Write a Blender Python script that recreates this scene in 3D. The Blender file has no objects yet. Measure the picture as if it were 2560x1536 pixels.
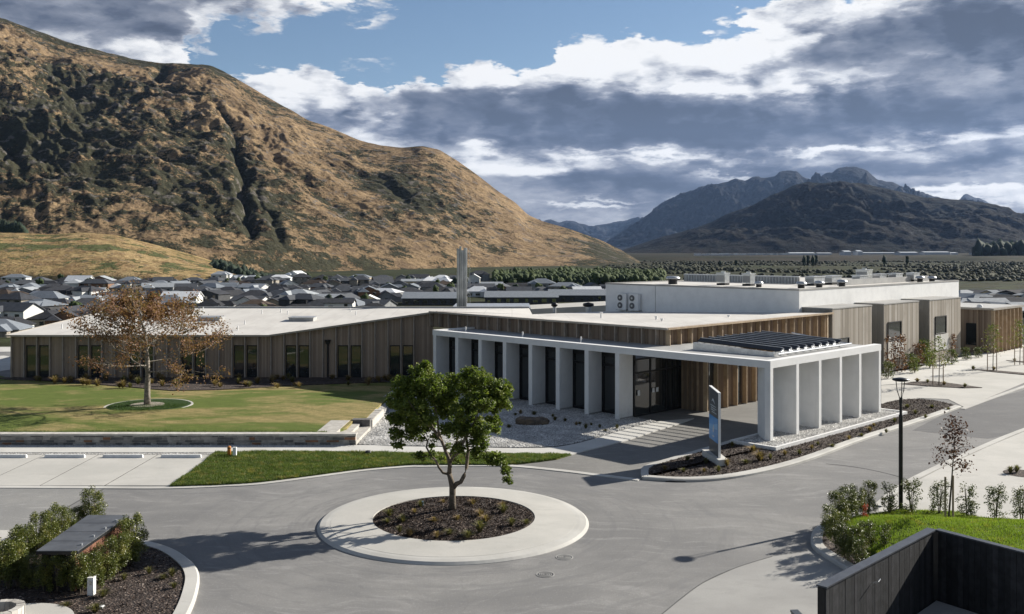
import bpy, bmesh, math, random
import numpy as np
from mathutils import Vector, Matrix
R = math.radians
scene = bpy.context.scene
col = scene.collection
# ------------------------------------------------------------------ camera
F, CX, HY, CH = 2410.0, 1280.0, 624.0, 9.5        # focal length (photo px), principal x, horizon y, eye height
cam_d = bpy.data.cameras.new('camera'); cam = bpy.data.objects.new('camera', cam_d); col.objects.link(cam)
cam.location = (0, 0, CH); cam.rotation_euler = (R(90), 0, 0)
cam_d.sensor_width = 36; cam_d.lens = 36*F/2560; cam_d.shift_y = -(768-HY)/2560
cam_d.clip_start = .5; cam_d.clip_end = 60000
scene.camera = cam
# ------------------------------------------------------------------ sun, exposure
SUN_AZ = math.atan2(.860, .510); SUN_EL = R(25.3)   # azimuth from +Y towards +X
sd = bpy.data.lights.new('sun', 'SUN'); sd.energy = 5.0; sd.angle = R(.55); sd.color = (1, .94, .84)
so = bpy.data.objects.new('sun', sd); col.objects.link(so)
sv = Vector((math.sin(SUN_AZ)*math.cos(SUN_EL), math.cos(SUN_AZ)*math.cos(SUN_EL), math.sin(SUN_EL)))
so.rotation_euler = (-sv).to_track_quat('-Z', 'Y').to_euler(); so.location = (60, 40, 60)
vs = scene.view_settings; vs.view_transform = 'Standard'; vs.look = 'None'; vs.exposure = 1.0; vs.gamma = 1; vs.use_curve_mapping = False
scene.render.engine = 'CYCLES'
scene.cycles.use_denoising = True; scene.cycles.max_bounces = 6; scene.cycles.diffuse_bounces = 3; scene.cycles.glossy_bounces = 3
scene.cycles.transparent_max_bounces = 8; scene.cycles.volume_bounces = 0
# ------------------------------------------------------------------ world
world = bpy.data.worlds.new('World'); scene.world = world; world.use_nodes = True
wn = world.node_tree.nodes; wl = world.node_tree.links; wn.clear()
class NT:
    """small helper that writes node graphs"""
    def __init__(s, tree): s.n = tree.nodes; s.l = tree.links
    def put(s, sock, v):
        if v is None: return
        if isinstance(v, bpy.types.NodeSocket): s.l.new(v, sock)
        else:
            if hasattr(sock.default_value, '__len__'):
                if isinstance(v, (int, float)): v = (v,)*len(sock.default_value)
                v = tuple(v)
                if len(sock.default_value) == 4 and len(v) == 3: v += (1,)
            sock.default_value = v
    def m(s, op, a, b=None, c=None, clamp=False):
        n = s.n.new('ShaderNodeMath'); n.operation = op; n.use_clamp = clamp
        for i, v in enumerate((a, b, c)): s.put(n.inputs[i], v)
        return n.outputs[0]
    def vm(s, op, a, b=None, out=0):
        n = s.n.new('ShaderNodeVectorMath'); n.operation = op
        s.put(n.inputs[0], a)
        if b is not None:
            if op == 'SCALE': s.put(n.inputs['Scale'], b)
            else: s.put(n.inputs[1], b)
        return n.outputs['Value'] if op in ('DOT_PRODUCT', 'LENGTH', 'DISTANCE') else n.outputs[0]
    def noise(s, vec, scale, detail=4, rough=.55, dist=0, col=False, dim='3D'):
        n = s.n.new('ShaderNodeTexNoise'); n.noise_dimensions = dim
        if vec is not None: s.put(n.inputs['Vector'], vec)
        s.put(n.inputs['Scale'], scale); s.put(n.inputs['Detail'], detail); s.put(n.inputs['Roughness'], rough); s.put(n.inputs['Distortion'], dist)
        return n.outputs['Color'] if col else n.outputs['Fac']
    def vor(s, vec, scale, feat='F1', out='Distance', rnd=1):
        n = s.n.new('ShaderNodeTexVoronoi'); n.feature = feat
        if vec is not None: s.put(n.inputs['Vector'], vec)
        s.put(n.inputs['Scale'], scale); s.put(n.inputs['Randomness'], rnd)
        return n.outputs[out]
    def ss(s, v, a, b, lo=0, hi=1, kind='SMOOTHSTEP'):
        n = s.n.new('ShaderNodeMapRange'); n.interpolation_type = kind
        s.put(n.inputs[0], v); s.put(n.inputs[1], a); s.put(n.inputs[2], b); s.put(n.inputs[3], lo); s.put(n.inputs[4], hi)
        return n.outputs[0]
    def mix(s, f, a, b, mode='MIX'):
        n = s.n.new('ShaderNodeMix'); n.data_type = 'RGBA'; n.blend_type = mode; n.clamp_factor = True
        s.put(n.inputs[0], f); s.put(n.inputs[6], a); s.put(n.inputs[7], b)
        return n.outputs[2]
    def comb(s, x, y, z):
        n = s.n.new('ShaderNodeCombineXYZ'); s.put(n.inputs[0], x); s.put(n.inputs[1], y); s.put(n.inputs[2], z); return n.outputs[0]
    def sep(s, v):
        n = s.n.new('ShaderNodeSeparateXYZ'); s.put(n.inputs[0], v); return n.outputs
    def ramp(s, v, pts, interp='LINEAR'):
        n = s.n.new('ShaderNodeValToRGB'); cr = n.color_ramp; cr.interpolation = interp
        while len(cr.elements) < len(pts): cr.elements.new(.5)
        for e, (p, c) in zip(cr.elements, pts):
            e.position = p; e.color = (c, c, c, 1) if isinstance(c, (int, float)) else tuple(c)+(1,)
        s.put(n.inputs[0], v); return n.outputs[0]
    def curve(s, v, pts):
        n = s.n.new('ShaderNodeFloatCurve'); c = n.mapping.curves[0]
        n.mapping.use_clip = False
        while len(c.points) < len(pts): c.points.new(.5, .5)
        for p, (x, y) in zip(c.points, pts): p.location = (x, y); p.handle_type = 'VECTOR'
        n.mapping.update(); s.put(n.inputs[1], v); return n.outputs[0]
    def bump(s, h, strength=.5, dist=.02):
        n = s.n.new('ShaderNodeBump'); s.put(n.inputs['Strength'], strength); s.put(n.inputs['Distance'], dist); s.put(n.inputs['Height'], h)
        return n.outputs[0]
W = NT(world.node_tree)
tc = wn.new('ShaderNodeTexCoord').outputs['Generated']
dx, dy, dz = W.sep(W.vm('NORMALIZE', tc))[:3]
az = W.m('ARCTAN2', dx, dy); el = W.m('ARCSINE', dz)
fw = W.comb(dx, dy, W.m('MULTIPLY', dz, 3.2))            # cloud layers look stretched sideways towards the horizon
n1 = W.noise(fw, 4.2, 7, .58, 0, True); n2 = W.noise(fw, 17, 6, .62, 0, True); n3 = W.noise(fw, 55, 4, .6, 0, True)
def warp(k1, k2, k3=0):
    v = W.vm('SCALE', W.vm('SUBTRACT', n1, (.5, .5, .5)), k1)
    v = W.vm('ADD', v, W.vm('SCALE', W.vm('SUBTRACT', n2, (.5, .5, .5)), k2))
    if k3: v = W.vm('ADD', v, W.vm('SCALE', W.vm('SUBTRACT', n3, (.5, .5, .5)), k3))
    return v
wv = warp(.10, .09, .035); wx, wy, wz = W.sep(wv)[:3]
vf = W.vm('ADD', W.comb(dx, dy, W.m('MULTIPLY', dz, 1.5)), W.vm('SCALE', wv, .55))
v1 = W.vor(vf, 13, 'F1'); v2 = W.vor(vf, 52, 'F1')
lump = W.m('ADD', W.m('MULTIPLY', W.m('SUBTRACT', .45, v1), 1.0), W.m('MULTIPLY', W.m('SUBTRACT', .45, v2), .5))
A = W.m('ADD', az, W.m('MULTIPLY', wx, .75)); E = W.m('SUBTRACT', W.m('ADD', el, W.m('MULTIPLY', wy, .55)), W.m('MULTIPLY', lump, .028))
def sky_xy(vx, vy):                                      # a place in the photograph -> azimuth, elevation
    u = (vx*1.0352-CX)/F; v = (HY-vy*1.0352)/F
    return math.atan(u), math.atan(v*math.cos(math.atan(u)))
def curve_of(pts, x):                                    # boundary elevation as a function of azimuth
    q = [sky_xy(*p) for p in pts]
    return W.curve(W.ss(x, -.6, .6, 0, 1, 'LINEAR'), [((a+.6)/1.2, e) for a, e in q])
low_top = curve_of([(-170, 120), (300, 150), (560, 160), (600, 140), (700, 148), (800, 165), (850, 198), (930, 205), (1000, 180), (1050, 195), (1085, 160), (1170, 142), (1260, 165), (1330, 140), (1365, 95), (1440, 105), (1480, 72), (1600, 80), (1700, 68), (1780, 58), (1835, 5), (1900, -60), (2640, -90)], A)
c_low = W.ss(W.m('SUBTRACT', low_top, E), -.001, .007)
hi_bot = curve_of([(-170, 300), (250, 215), (440, 160), (462, 110), (450, 68), (560, 62), (660, 48), (760, 26), (850, 12), (930, 6), (980, -40), (1500, -160), (1900, -200), (2640, -200)], A)
c_hi = W.ss(W.m('SUBTRACT', E, hi_bot), -.003, .012)
def blob(vx, vy, rx, ry, x=None, y=None, soft=1.0):
    a, e = sky_xy(vx, vy)
    k = 1.0352/F
    p = W.comb(W.m('DIVIDE', W.m('SUBTRACT', x or A, a), rx*k), W.m('DIVIDE', W.m('SUBTRACT', y or E, e), ry*k), 0)
    return W.ss(W.vm('LENGTH', p), 1+.55*soft, max(0, 1-.85*soft))
puffs = None
for b in [(497, 92, 16, 12), (885, 157, 50, 10), (1760, 28, 8, 6), (880, 18, 45, 16)]:
    s_ = W.m('MULTIPLY', blob(*b), W.ss(W.sep(n2)[2], .38, .56)); puffs = s_ if puffs is None else W.m('MAXIMUM', puffs, s_)
over = W.ss(el, .27, .38)                                 # above the frame: broken cloud goes on all round
ngen = W.ss(W.sep(n1)[0], .44, .60)
cover = W.m('MAXIMUM', W.m('MAXIMUM', c_low, c_hi), W.m('MULTIPLY', puffs, .8))
back = W.ss(W.m('ABSOLUTE', az), .62, .8)
cover = W.m('MAXIMUM', W.m('MULTIPLY', cover, W.m('SUBTRACT', 1, W.m('MAXIMUM', over, back))), W.m('MULTIPLY', ngen, W.m('MAXIMUM', over, back)))
# brightness of the cloud mass: bright towards its lit top edge, dark under-sides, streaks near the horizon
ww = warp(.16, .06, .012); A2 = W.m('ADD', az, W.m('MULTIPLY', W.sep(ww)[0], 1.2)); E2 = W.m('ADD', el, W.m('MULTIPLY', W.sep(ww)[1], .55))
depth_low = W.m('SUBTRACT', low_top, E)
br = W.ss(depth_low, .0, .075, .95, .46)
hi_depth = W.m('SUBTRACT', E, hi_bot)
br = W.m('MULTIPLY', br, 1.0)
hb = W.ss(hi_depth, .0, .060, .80, .36)
hmask = W.m('MULTIPLY', c_hi, W.ss(W.m('SUBTRACT', E, low_top), -.004, .006))
brm = W.n.new('ShaderNodeMix'); W.put(brm.inputs[0], hmask); W.put(brm.inputs[2], br); W.put(brm.inputs[3], hb); bright = brm.outputs[0]
DARK = [(1650, 290, 640, 46, .62), (1300, 268, 380, 46, .50), (1000, 255, 150, 40, .42), (1050, 320, 160, 26, .25), (2060, 255, 260, 30, .25), (2330, 80, 330, 80, .62), (2460, 215, 240, 50, .35), (1815, 178, 55, 24, .40), (2010, 120, 60, 30, .15),
        (1520, 440, 250, 34, .55), (1330, 455, 130, 26, .40), (1420, 500, 220, 20, .25), (1850, 392, 300, 14, .45), (2360, 375, 300, 22, .45), (1240, 345, 130, 16, .22), (2250, 325, 60, 8, .2), (2150, 440, 110, 12, .2), (250, 30, 460, 50, .22), (1640, 330, 420, 18, .30), (640, 260, 90, 22, .12)]
LIGHT = [(2350, 303, 190, 13, .55), (2040, 338, 150, 9, .55), (1260, 412, 120, 26, .85), (1170, 375, 100, 22, .45), (1600, 368, 260, 7, .40), (1500, 352, 160, 5, .3), (1760, 402, 110, 6, .35), (2310, 458, 230, 12, .70), (2430, 480, 70, 16, .60), (1180, 190, 120, 28, .30), (1430, 150, 100, 40, .34), (1600, 160, 260, 50, .42), (1780, 120, 150, 50, .40), (1900, 190, 200, 26, .28), (1560, 215, 60, 18, .2), (1880, 60, 70, 40, .25), (1380, 507, 130, 6, .50), (1460, 488, 90, 4, .4), (2400, 445, 60, 8, .3), (760, 200, 150, 40, .28), (900, 300, 70, 14, .15), (1900, 215, 150, 14, .25), (1650, 215, 120, 14, .15), (300, 110, 200, 30, .25)]
for vx, vy, rx, ry, k in DARK: bright = W.m('MULTIPLY', bright, W.m('SUBTRACT', 1, W.m('MULTIPLY', blob(vx, vy, rx, ry, A2, E2), min(.92, k*1.45))))
for vx, vy, rx, ry, k in LIGHT: bright = W.m('ADD', bright, W.m('MULTIPLY', blob(vx, vy, rx, ry, A2, E2), k*.80))
# relief: the same noise sampled a little towards the sun
def fbm2(off):
    v = W.vm('ADD', W.vm('ADD', fw, off), W.vm('SCALE', wv, .35)); return W.m('ADD', W.noise(v, 7, 8, .58), W.m('MULTIPLY', W.noise(v, 21, 6, .6), .40))
def lumps(off):
    q = W.vm('ADD', vf, off); return W.m('ADD', W.m('MULTIPLY', W.vor(q, 15, 'F1'), -.75), W.m('MULTIPLY', W.vor(q, 40, 'F1'), -.36))
rel = W.m('SUBTRACT', fbm2((0, 0, 0)), fbm2((.020, 0, .034)))
rl2 = W.m('SUBTRACT', lumps((0, 0, 0)), lumps((.012, 0, .020)))
rel = W.m('ADD', rel, W.m('MULTIPLY', rl2, W.ss(el, .03, .14, .30, 1.0)))
relk = W.ss(bright, .12, .65, .75, 2.3)
bright = W.m('ADD', bright, W.m('MULTIPLY', W.m('MULTIPLY', rel, relk), .50))
bright = W.m('ADD', bright, W.m('MULTIPLY', W.m('SUBTRACT', W.sep(n2)[0], .5), .16))
low = W.ss(el, .0, .2)
bright = W.m('MAXIMUM', W.m('MINIMUM', bright, .97), .07)
ccol = W.ramp(bright, [(0, (.055, .064, .085)), (.16, (.115, .135, .185)), (.32, (.235, .258, .315)), (.52, (.46, .48, .53)), (.74, (.82, .83, .85)), (1, (1.10, 1.09, 1.07))])
below = W.ss(el, -.02, .0)
sky = wn.new('ShaderNodeTexSky'); sky.sky_type = 'NISHITA'; sky.sun_disc = False; sky.sun_elevation = SUN_EL; sky.sun_rotation = SUN_AZ
sky.altitude = 400; sky.air_density = 1.0; sky.dust_density = .3; sky.ozone_density = 2.2
bg1 = wn.new('ShaderNodeBackground'); wl.new(sky.outputs[0], bg1.inputs[0]); bg1.inputs[1].default_value = .046
bg2 = wn.new('ShaderNodeBackground'); wl.new(ccol, bg2.inputs[0]); bg2.inputs[1].default_value = .46
mx = wn.new('ShaderNodeMixShader'); wl.new(cover, mx.inputs[0]); wl.new(bg1.outputs[0], mx.inputs[1]); wl.new(bg2.outputs[0], mx.inputs[2])
wo = wn.new('ShaderNodeOutputWorld'); wl.new(mx.outputs[0], wo.inputs[0])
world.cycles.sampling_method = 'MANUAL'; world.cycles.sample_map_resolution = 1024

# ------------------------------------------------------------------ geometry helpers
_base = {}
def base_of(o): return _base.get(o.name, Vector((0, 0, 0)))
def tag(o, label=None, cat=None, group=None, kind=None):
    if label: o['label'] = label
    if cat: o['category'] = cat
    if group: o['group'] = group
    if kind: o['kind'] = kind
    return o
def thing(name, loc, label, cat, group=None, rz=0):
    o = bpy.data.objects.new(name, None); o.location = loc; o.rotation_euler.z = rz; o.empty_display_size = .3
    col.objects.link(o); _base[o.name] = Vector(loc)
    return tag(o, label, cat, group)
class MB:
    def __init__(s): s.v = []; s.f = []
    def add(s, vs_, fs):
        k = len(s.v); s.v += [tuple(p) for p in vs_]; s.f += [tuple(i+k for i in f) for f in fs]; return s
    def prism(s, poly, z0, z1):
        n = len(poly); a = [(p[0], p[1], z0) for p in poly]; b = [(p[0], p[1], z1) for p in poly]
        return s.add(a+b, [tuple(range(n))[::-1], tuple(range(n, 2*n))]+[(i, (i+1) % n, n+(i+1) % n, n+i) for i in range(n)])
    def box(s, x0, x1, y0, y1, z0, z1): return s.prism([(x0, y0), (x1, y0), (x1, y1), (x0, y1)], z0, z1)
    def hexa(s, b4, t4): return s.add(list(b4)+list(t4), [(3, 2, 1, 0), (4, 5, 6, 7), (0, 1, 5, 4), (1, 2, 6, 5), (2, 3, 7, 6), (3, 0, 4, 7)])
    def obox(s, c, ax, L_, w, h, z0=0):          # box centred on c (x, y), long axis ax (x, y)
        a = Vector((ax[0], ax[1])).normalized(); b = Vector((-a.y, a.x)); c = Vector((c[0], c[1]))
        return s.prism([tuple(c+a*(i*L_/2)+b*(j*w/2)) for i, j in ((-1, -1), (1, -1), (1, 1), (-1, 1))], z0, z0+h)
    def tube(s, pts, rad, n=8, cap=True):
        pts = [Vector(p) for p in pts]; rings = []
        if not hasattr(rad, '__len__'): rad = [rad]*len(pts)
        k0 = len(s.v)
        for i, p in enumerate(pts):
            d = (pts[min(i+1, len(pts)-1)]-pts[max(i-1, 0)])
            d = d.normalized() if d.length > 1e-9 else Vector((0, 0, 1))
            u = d.cross(Vector((0, 0, 1)) if abs(d.z) < .95 else Vector((1, 0, 0))).normalized(); w = d.cross(u)
            s.v += [tuple(p+(u*math.cos(t)+w*math.sin(t))*rad[i]) for t in (2*math.pi*j/n for j in range(n))]
        for i in range(len(pts)-1):
            for j in range(n):
                a = k0+i*n+j; b = k0+i*n+(j+1) % n; s.f.append((a, b, b+n, a+n))
        if cap: s.f.append(tuple(range(k0, k0+n))[::-1]); s.f.append(tuple(range(len(s.v)-n, len(s.v))))
        return s
    def lathe(s, c, prof, n=48, closed=False):   # prof: (radius, z)
        k0 = len(s.v); m_ = len(prof)
        for i in range(n):
            t = 2*math.pi*i/n
            s.v += [(c[0]+r*math.cos(t), c[1]+r*math.sin(t), z) for r, z in prof]
        for i in range(n):
            for j in range(m_-1 if not closed else m_):
                a = k0+i*m_+j; b = k0+((i+1) % n)*m_+j; j2 = (j+1) % m_
                s.f.append((a, b, k0+((i+1) % n)*m_+j2, k0+i*m_+j2))
        return s
    def disc(s, c, r, z0, z1, n=24): return s.prism([(c[0]+r*math.cos(2*math.pi*i/n), c[1]+r*math.sin(2*math.pi*i/n)) for i in range(n)], z0, z1)
    def build(s, name, mat, parent=None, smooth=False, recalc=True, kind=None, local=False):
        me = bpy.data.meshes.new(name); off = Vector((0, 0, 0)) if local else (base_of(parent) if parent else Vector((0, 0, 0)))
        v = [(p[0]-off.x, p[1]-off.y, p[2]-off.z) for p in s.v] if off.length else s.v
        me.from_pydata(v, [], s.f)
        if recalc and len(s.f) < 60000:
            bm = bmesh.new(); bm.from_mesh(me); bmesh.ops.recalc_face_normals(bm, faces=bm.faces); bm.to_mesh(me); bm.free()
        if smooth: me.polygons.foreach_set('use_smooth', [True]*len(me.polygons))
        if mat: me.materials.append(mat)
        me.update()
        o = bpy.data.objects.new(name, me); col.objects.link(o)
        if parent: o.parent = parent; _base[o.name] = off
        if kind: o['kind'] = kind
        return o
def np_mesh(name, verts, faces, mat, parent=None, smooth=False, kind=None, attrs=None):
    """fast mesh from numpy arrays; faces all with the same corner count"""
    me = bpy.data.meshes.new(name); k = faces.shape[1]
    off = base_of(parent) if parent else Vector((0, 0, 0))
    verts = np.asarray(verts, dtype=np.float64)-np.array(off)
    me.vertices.add(len(verts)); me.vertices.foreach_set('co', verts.astype(np.float32).ravel())
    me.loops.add(faces.size); me.loops.foreach_set('vertex_index', faces.astype(np.int32).ravel())
    me.polygons.add(len(faces)); me.polygons.foreach_set('loop_start', np.arange(0, faces.size, k, dtype=np.int32))
    me.polygons.foreach_set('loop_total', np.full(len(faces), k, dtype=np.int32))
    if smooth: me.polygons.foreach_set('use_smooth', np.ones(len(faces), dtype=bool))
    me.update(calc_edges=True)
    for an, av in (attrs or {}).items():
        a = me.attributes.new(an, 'FLOAT', 'POINT'); a.data.foreach_set('value', np.asarray(av, dtype=np.float32).ravel())
    me.materials.append(mat)
    o = bpy.data.objects.new(name, me); col.objects.link(o)
    if parent: o.parent = parent; _base[o.name] = off
    if kind: o['kind'] = kind
    return o
def copy_tree(o, parent=None):
    c = o.copy(); col.objects.link(c); c.parent = parent
    for ch in o.children: copy_tree(ch, c)
    return c
def G(px, py, z=0.0):                                     # where the sight line through a photo pixel meets height z
    Y = F*(CH-z)/(py-HY); return ((px-CX)*Y/F, Y)
def V(vx, vy, z=0.0): return G(vx*1.0352, vy*1.0352, z)
def smooth_line(pts, n=6, closed=False):
    P = [Vector((p[0], p[1])) for p in pts]; out = []; m_ = len(P)
    for i in range(m_ if closed else m_-1):
        p0 = P[(i-1) % m_] if closed or i > 0 else P[0]; p1 = P[i]; p2 = P[(i+1) % m_]; p3 = P[(i+2) % m_] if closed or i+2 < m_ else P[-1]
        for k in range(n):
            t = k/n
            q = .5*((2*p1)+(p2-p0)*t+(2*p0-5*p1+4*p2-p3)*t*t+(3*p1-p0-3*p2+p3)*t**3); out.append((q.x, q.y))
    if not closed: out.append((P[-1].x, P[-1].y))
    return out
def offset_line(line, d, closed=False):
    P = [Vector(p) for p in line]; out = []; n = len(P)
    for i in range(n):
        a = P[(i-1) % n] if (closed or i) else P[0]; b = P[(i+1) % n] if (closed or i < n-1) else P[-1]
        t = (b-a).normalized(); out.append((P[i].x-t.y*d, P[i].y+t.x*d))
    return out
def band(line, d0, d1, z0, z1, closed=False, chamfer=0):
    """a kerb: an extruded strip between two offsets of a line"""
    A_, B_ = offset_line(line, d0, closed), offset_line(line, d1, closed); n = len(line); mb = MB()
    if chamfer: C_ = offset_line(line, d0+(chamfer if d1 > d0 else -chamfer), closed)
    for i in range(n): mb.v += [(A_[i][0], A_[i][1], z0), (A_[i][0], A_[i][1], z1-(.6*chamfer if chamfer else 0)), ((C_[i] if chamfer else A_[i])[0], (C_[i] if chamfer else A_[i])[1], z1), (B_[i][0], B_[i][1], z1), (B_[i][0], B_[i][1], z0)]
    m_ = 5
    for i in range(n if closed else n-1):
        for j in range(m_-1):
            a = i*m_+j; b = ((i+1) % n)*m_+j; mb.f.append((a, b, b+1, a+1))
    if not closed: mb.f += [tuple(range(m_))[::-1], tuple(range((n-1)*m_, n*m_))]
    return mb
# ------------------------------------------------------------------ numpy noise
_rs = np.random.RandomState(7); _perm = _rs.permutation(512); _perm = np.concatenate([_perm, _perm, _perm])
_ga = _rs.rand(512)*2*np.pi
def pnoise(x, y):
    xi = np.floor(x).astype(int); yi = np.floor(y).astype(int); xf = x-xi; yf = y-yi
    u = xf**3*(xf*(xf*6-15)+10); v = yf**3*(yf*(yf*6-15)+10)
    def g(ix, iy, fx, fy):
        a = _ga[_perm[(_perm[ix % 512]+iy) % 512] % 512]; return np.cos(a)*fx+np.sin(a)*fy
    n00 = g(xi, yi, xf, yf); n10 = g(xi+1, yi, xf-1, yf); n01 = g(xi, yi+1, xf, yf-1); n11 = g(xi+1, yi+1, xf-1, yf-1)
    return ((n00*(1-u)+n10*u)*(1-v)+(n01*(1-u)+n11*u)*v)*1.5
def fbm(x, y, o=5, g=.5, lac=2.03):
    s = 0; a = 1; t = 0
    for i in range(o): s = s+a*pnoise(x+i*17.3, y-i*9.1); t += a; a *= g; x = x*lac; y = y*lac
    return s/t
def ridged(x, y, o=5, g=.5, lac=2.05):
    s = 0; a = 1; t = 0
    for i in range(o): s = s+a*(1-np.abs(pnoise(x+i*31.7, y+i*5.3))*2); t += a; a *= g; x = x*lac; y = y*lac
    return s/t
def sstep(x, a, b): t = np.clip((x-a)/(b-a), 0, 1); return t*t*(3-2*t)
# ------------------------------------------------------------------ materials
def new_mat(name):
    m = bpy.data.materials.new(name); m.use_nodes = True; t = NT(m.node_tree); b = m.node_tree.nodes['Principled BSDF']
    return m, t, b
def pos(t): return t.n.new('ShaderNodeNewGeometry').outputs['Position']
def objc(t): return t.n.new('ShaderNodeTexCoord').outputs['Object']
def simple(name, c1, c2=None, scale=3, rough=.7, bump=0, bscale=30, metal=0, spec=.35, detail=5, world_=True, lo=.35, hi=.65, bdist=.01):
    m, t, b = new_mat(name); p = pos(t) if world_ else objc(t)
    c2 = c2 or tuple(x*.8 for x in c1)
    f = t.ss(t.noise(p, scale, detail, .6), lo, hi)
    t.put(b.inputs['Base Color'], t.mix(f, c1, c2)); b.inputs['Roughness'].default_value = rough; b.inputs['Metallic'].default_value = metal
    b.inputs['Specular IOR Level'].default_value = spec
    if bump: t.put(b.inputs['Normal'], t.bump(t.noise(p, bscale, 4, .6), bump, bdist))
    return m
def lin(r, g, b_): return tuple(((c/255)/12.92 if c/255 <= .04045 else ((c/255+.055)/1.055)**2.4) for c in (r, g, b_))
def concrete(name, c1, c2, joint=None, speck=.5, rough=.85):
    m, t, b = new_mat(name); p = pos(t)
    f = t.ss(t.noise(p, .35, 6, .6), .35, .65); c = t.mix(f, c1, c2)
    g = t.noise(p, 45, 3, .7); c = t.mix(t.ss(g, .35, .75, 0, speck), c, tuple(x*.62 for x in c1))
    st = t.ss(t.noise(t.vm('MULTIPLY', p, (.5, 1.2, 1)), 1.1, 7, .68), .52, .74, 0, .30)
    c = t.mix(st, c, tuple(x*.60 for x in c2))
    t.put(b.inputs['Base Color'], c); b.inputs['Roughness'].default_value = rough; b.inputs['Specular IOR Level'].default_value = .2
    t.put(b.inputs['Normal'], t.bump(g, .25, .006)); return m
def asphalt(name, c1, c2, dark):
    m, t, b = new_mat(name); p = pos(t)
    q = t.vm('ADD', p, t.vm('SCALE', t.noise(p, .12, 3, .5, 0, True), 6.0))
    f = t.ss(t.noise(t.vm('MULTIPLY', q, (.18, .55, 1)), .9, 7, .62), .36, .64); c = t.mix(f, c1, c2)
    big = t.ss(t.noise(p, .09, 6, .62), .44, .60, 0, .60); c = t.mix(big, c, dark)
    streak = t.ss(t.noise(t.vm('MULTIPLY', q, (.35, 2.4, 1)), 1.3, 6, .68), .52, .68, 0, .38); c = t.mix(streak, c, tuple(min(1, x*1.5) for x in c1))
    mid = t.noise(p, 3.2, 5, .7); c = t.mix(t.ss(mid, .42, .68, 0, .38), c, tuple(x*.72 for x in c1))
    g = t.noise(p, 34, 3, .8); c = t.mix(t.ss(g, .40, .66, 0, .60), c, tuple(x*.5 for x in c1))
    h = t.noise(p, 15, 3, .8); c = t.mix(t.ss(h, .56, .72, 0, .45), c, tuple(min(1, x*1.7) for x in c1))
    sp = t.vor(p, .9, 'F1'); spc = t.sep(t.vor(p, .9, 'F1', 'Color'))[0]; c = t.mix(t.m('MULTIPLY', t.ss(t.m('ADD', sp, t.m('MULTIPLY', t.noise(p, 6, 4), .25)), .30, .16, 0, .5), t.ss(spc, .78, .86)), c, dark)
    # round scuff lines left by turning wheels about the island
    d = t.vm('SUBTRACT', p, (-2.05, 33.6, 0)); r = t.vm('LENGTH', t.vm('MULTIPLY', d, (1, 1, 0)))
    ring = t.noise(t.comb(r, t.m('MULTIPLY', t.noise(p, .3, 2), 1.5), 0), 2.6, 4, .6)
    c = t.mix(t.m('MULTIPLY', t.ss(ring, .50, .66, 0, .55), t.ss(r, 4.5, 14, 1, .15)), c, dark)
    # crack-sealed lines and small patches
    cr = t.vor(t.vm('ADD', t.vm('MULTIPLY', p, (1, 1, 0)), t.vm('SCALE', t.noise(p, .6, 3, .6, 0, True), 2.2)), .075, 'DISTANCE_TO_EDGE')
    c = t.mix(t.m('MULTIPLY', t.ss(cr, .003, .0015), .10), c, tuple(x*.5 for x in dark))
    t.put(b.inputs['Base Color'], c); b.inputs['Roughness'].default_value = .88; b.inputs['Specular IOR Level'].default_value = .22
    t.put(b.inputs['Normal'], t.bump(t.m('ADD', g, h), .5, .008)); return m
def boards(name, dir_, w, cols, groove=.5, rough=.75, vgrain=True, bumpd=.012, gw=.06, patch=None):
    """vertical boards along a horizontal direction: each board its own tone, with grooves between"""
    m, t, b = new_mat(name); p = pos(t)
    s_ = t.m('DIVIDE', t.vm('DOT_PRODUCT', p, dir_), w); fl = t.m('FLOOR', s_); fr = t.m('SUBTRACT', s_, fl)
    wn_ = t.n.new('ShaderNodeTexWhiteNoise'); wn_.noise_dimensions = '1D'; t.put(wn_.inputs['W'], fl); r = wn_.outputs['Value']
    z = t.sep(p)[2]
    gr = t.noise(t.comb(t.m('MULTIPLY', s_, w*26), t.m('MULTIPLY', z, 1.2), fl), 1, 6, .65)
    v = t.m('ADD', t.m('MULTIPLY', r, .65), t.m('MULTIPLY', gr, .45))
    k = [i/(len(cols)-1) for i in range(len(cols))]
    c = t.ramp(v, list(zip([.15+.75*x for x in k], cols)))
    if patch: c = t.mix(t.ss(t.noise(p, .5, 5, .6), .45, .7, 0, .6), c, patch)
    e = t.m('MINIMUM', fr, t.m('SUBTRACT', 1, fr)); gv = t.ss(e, 0, gw)
    c = t.mix(t.m('MULTIPLY', t.m('SUBTRACT', 1, gv), groove), c, tuple(x*.25 for x in cols[0]))
    t.put(b.inputs['Base Color'], c); b.inputs['Roughness'].default_value = rough; b.inputs['Specular IOR Level'].default_value = .2
    t.put(b.inputs['Normal'], t.bump(t.m('ADD', gv, t.m('MULTIPLY', gr, .25)), .8, bumpd)); return m
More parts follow.
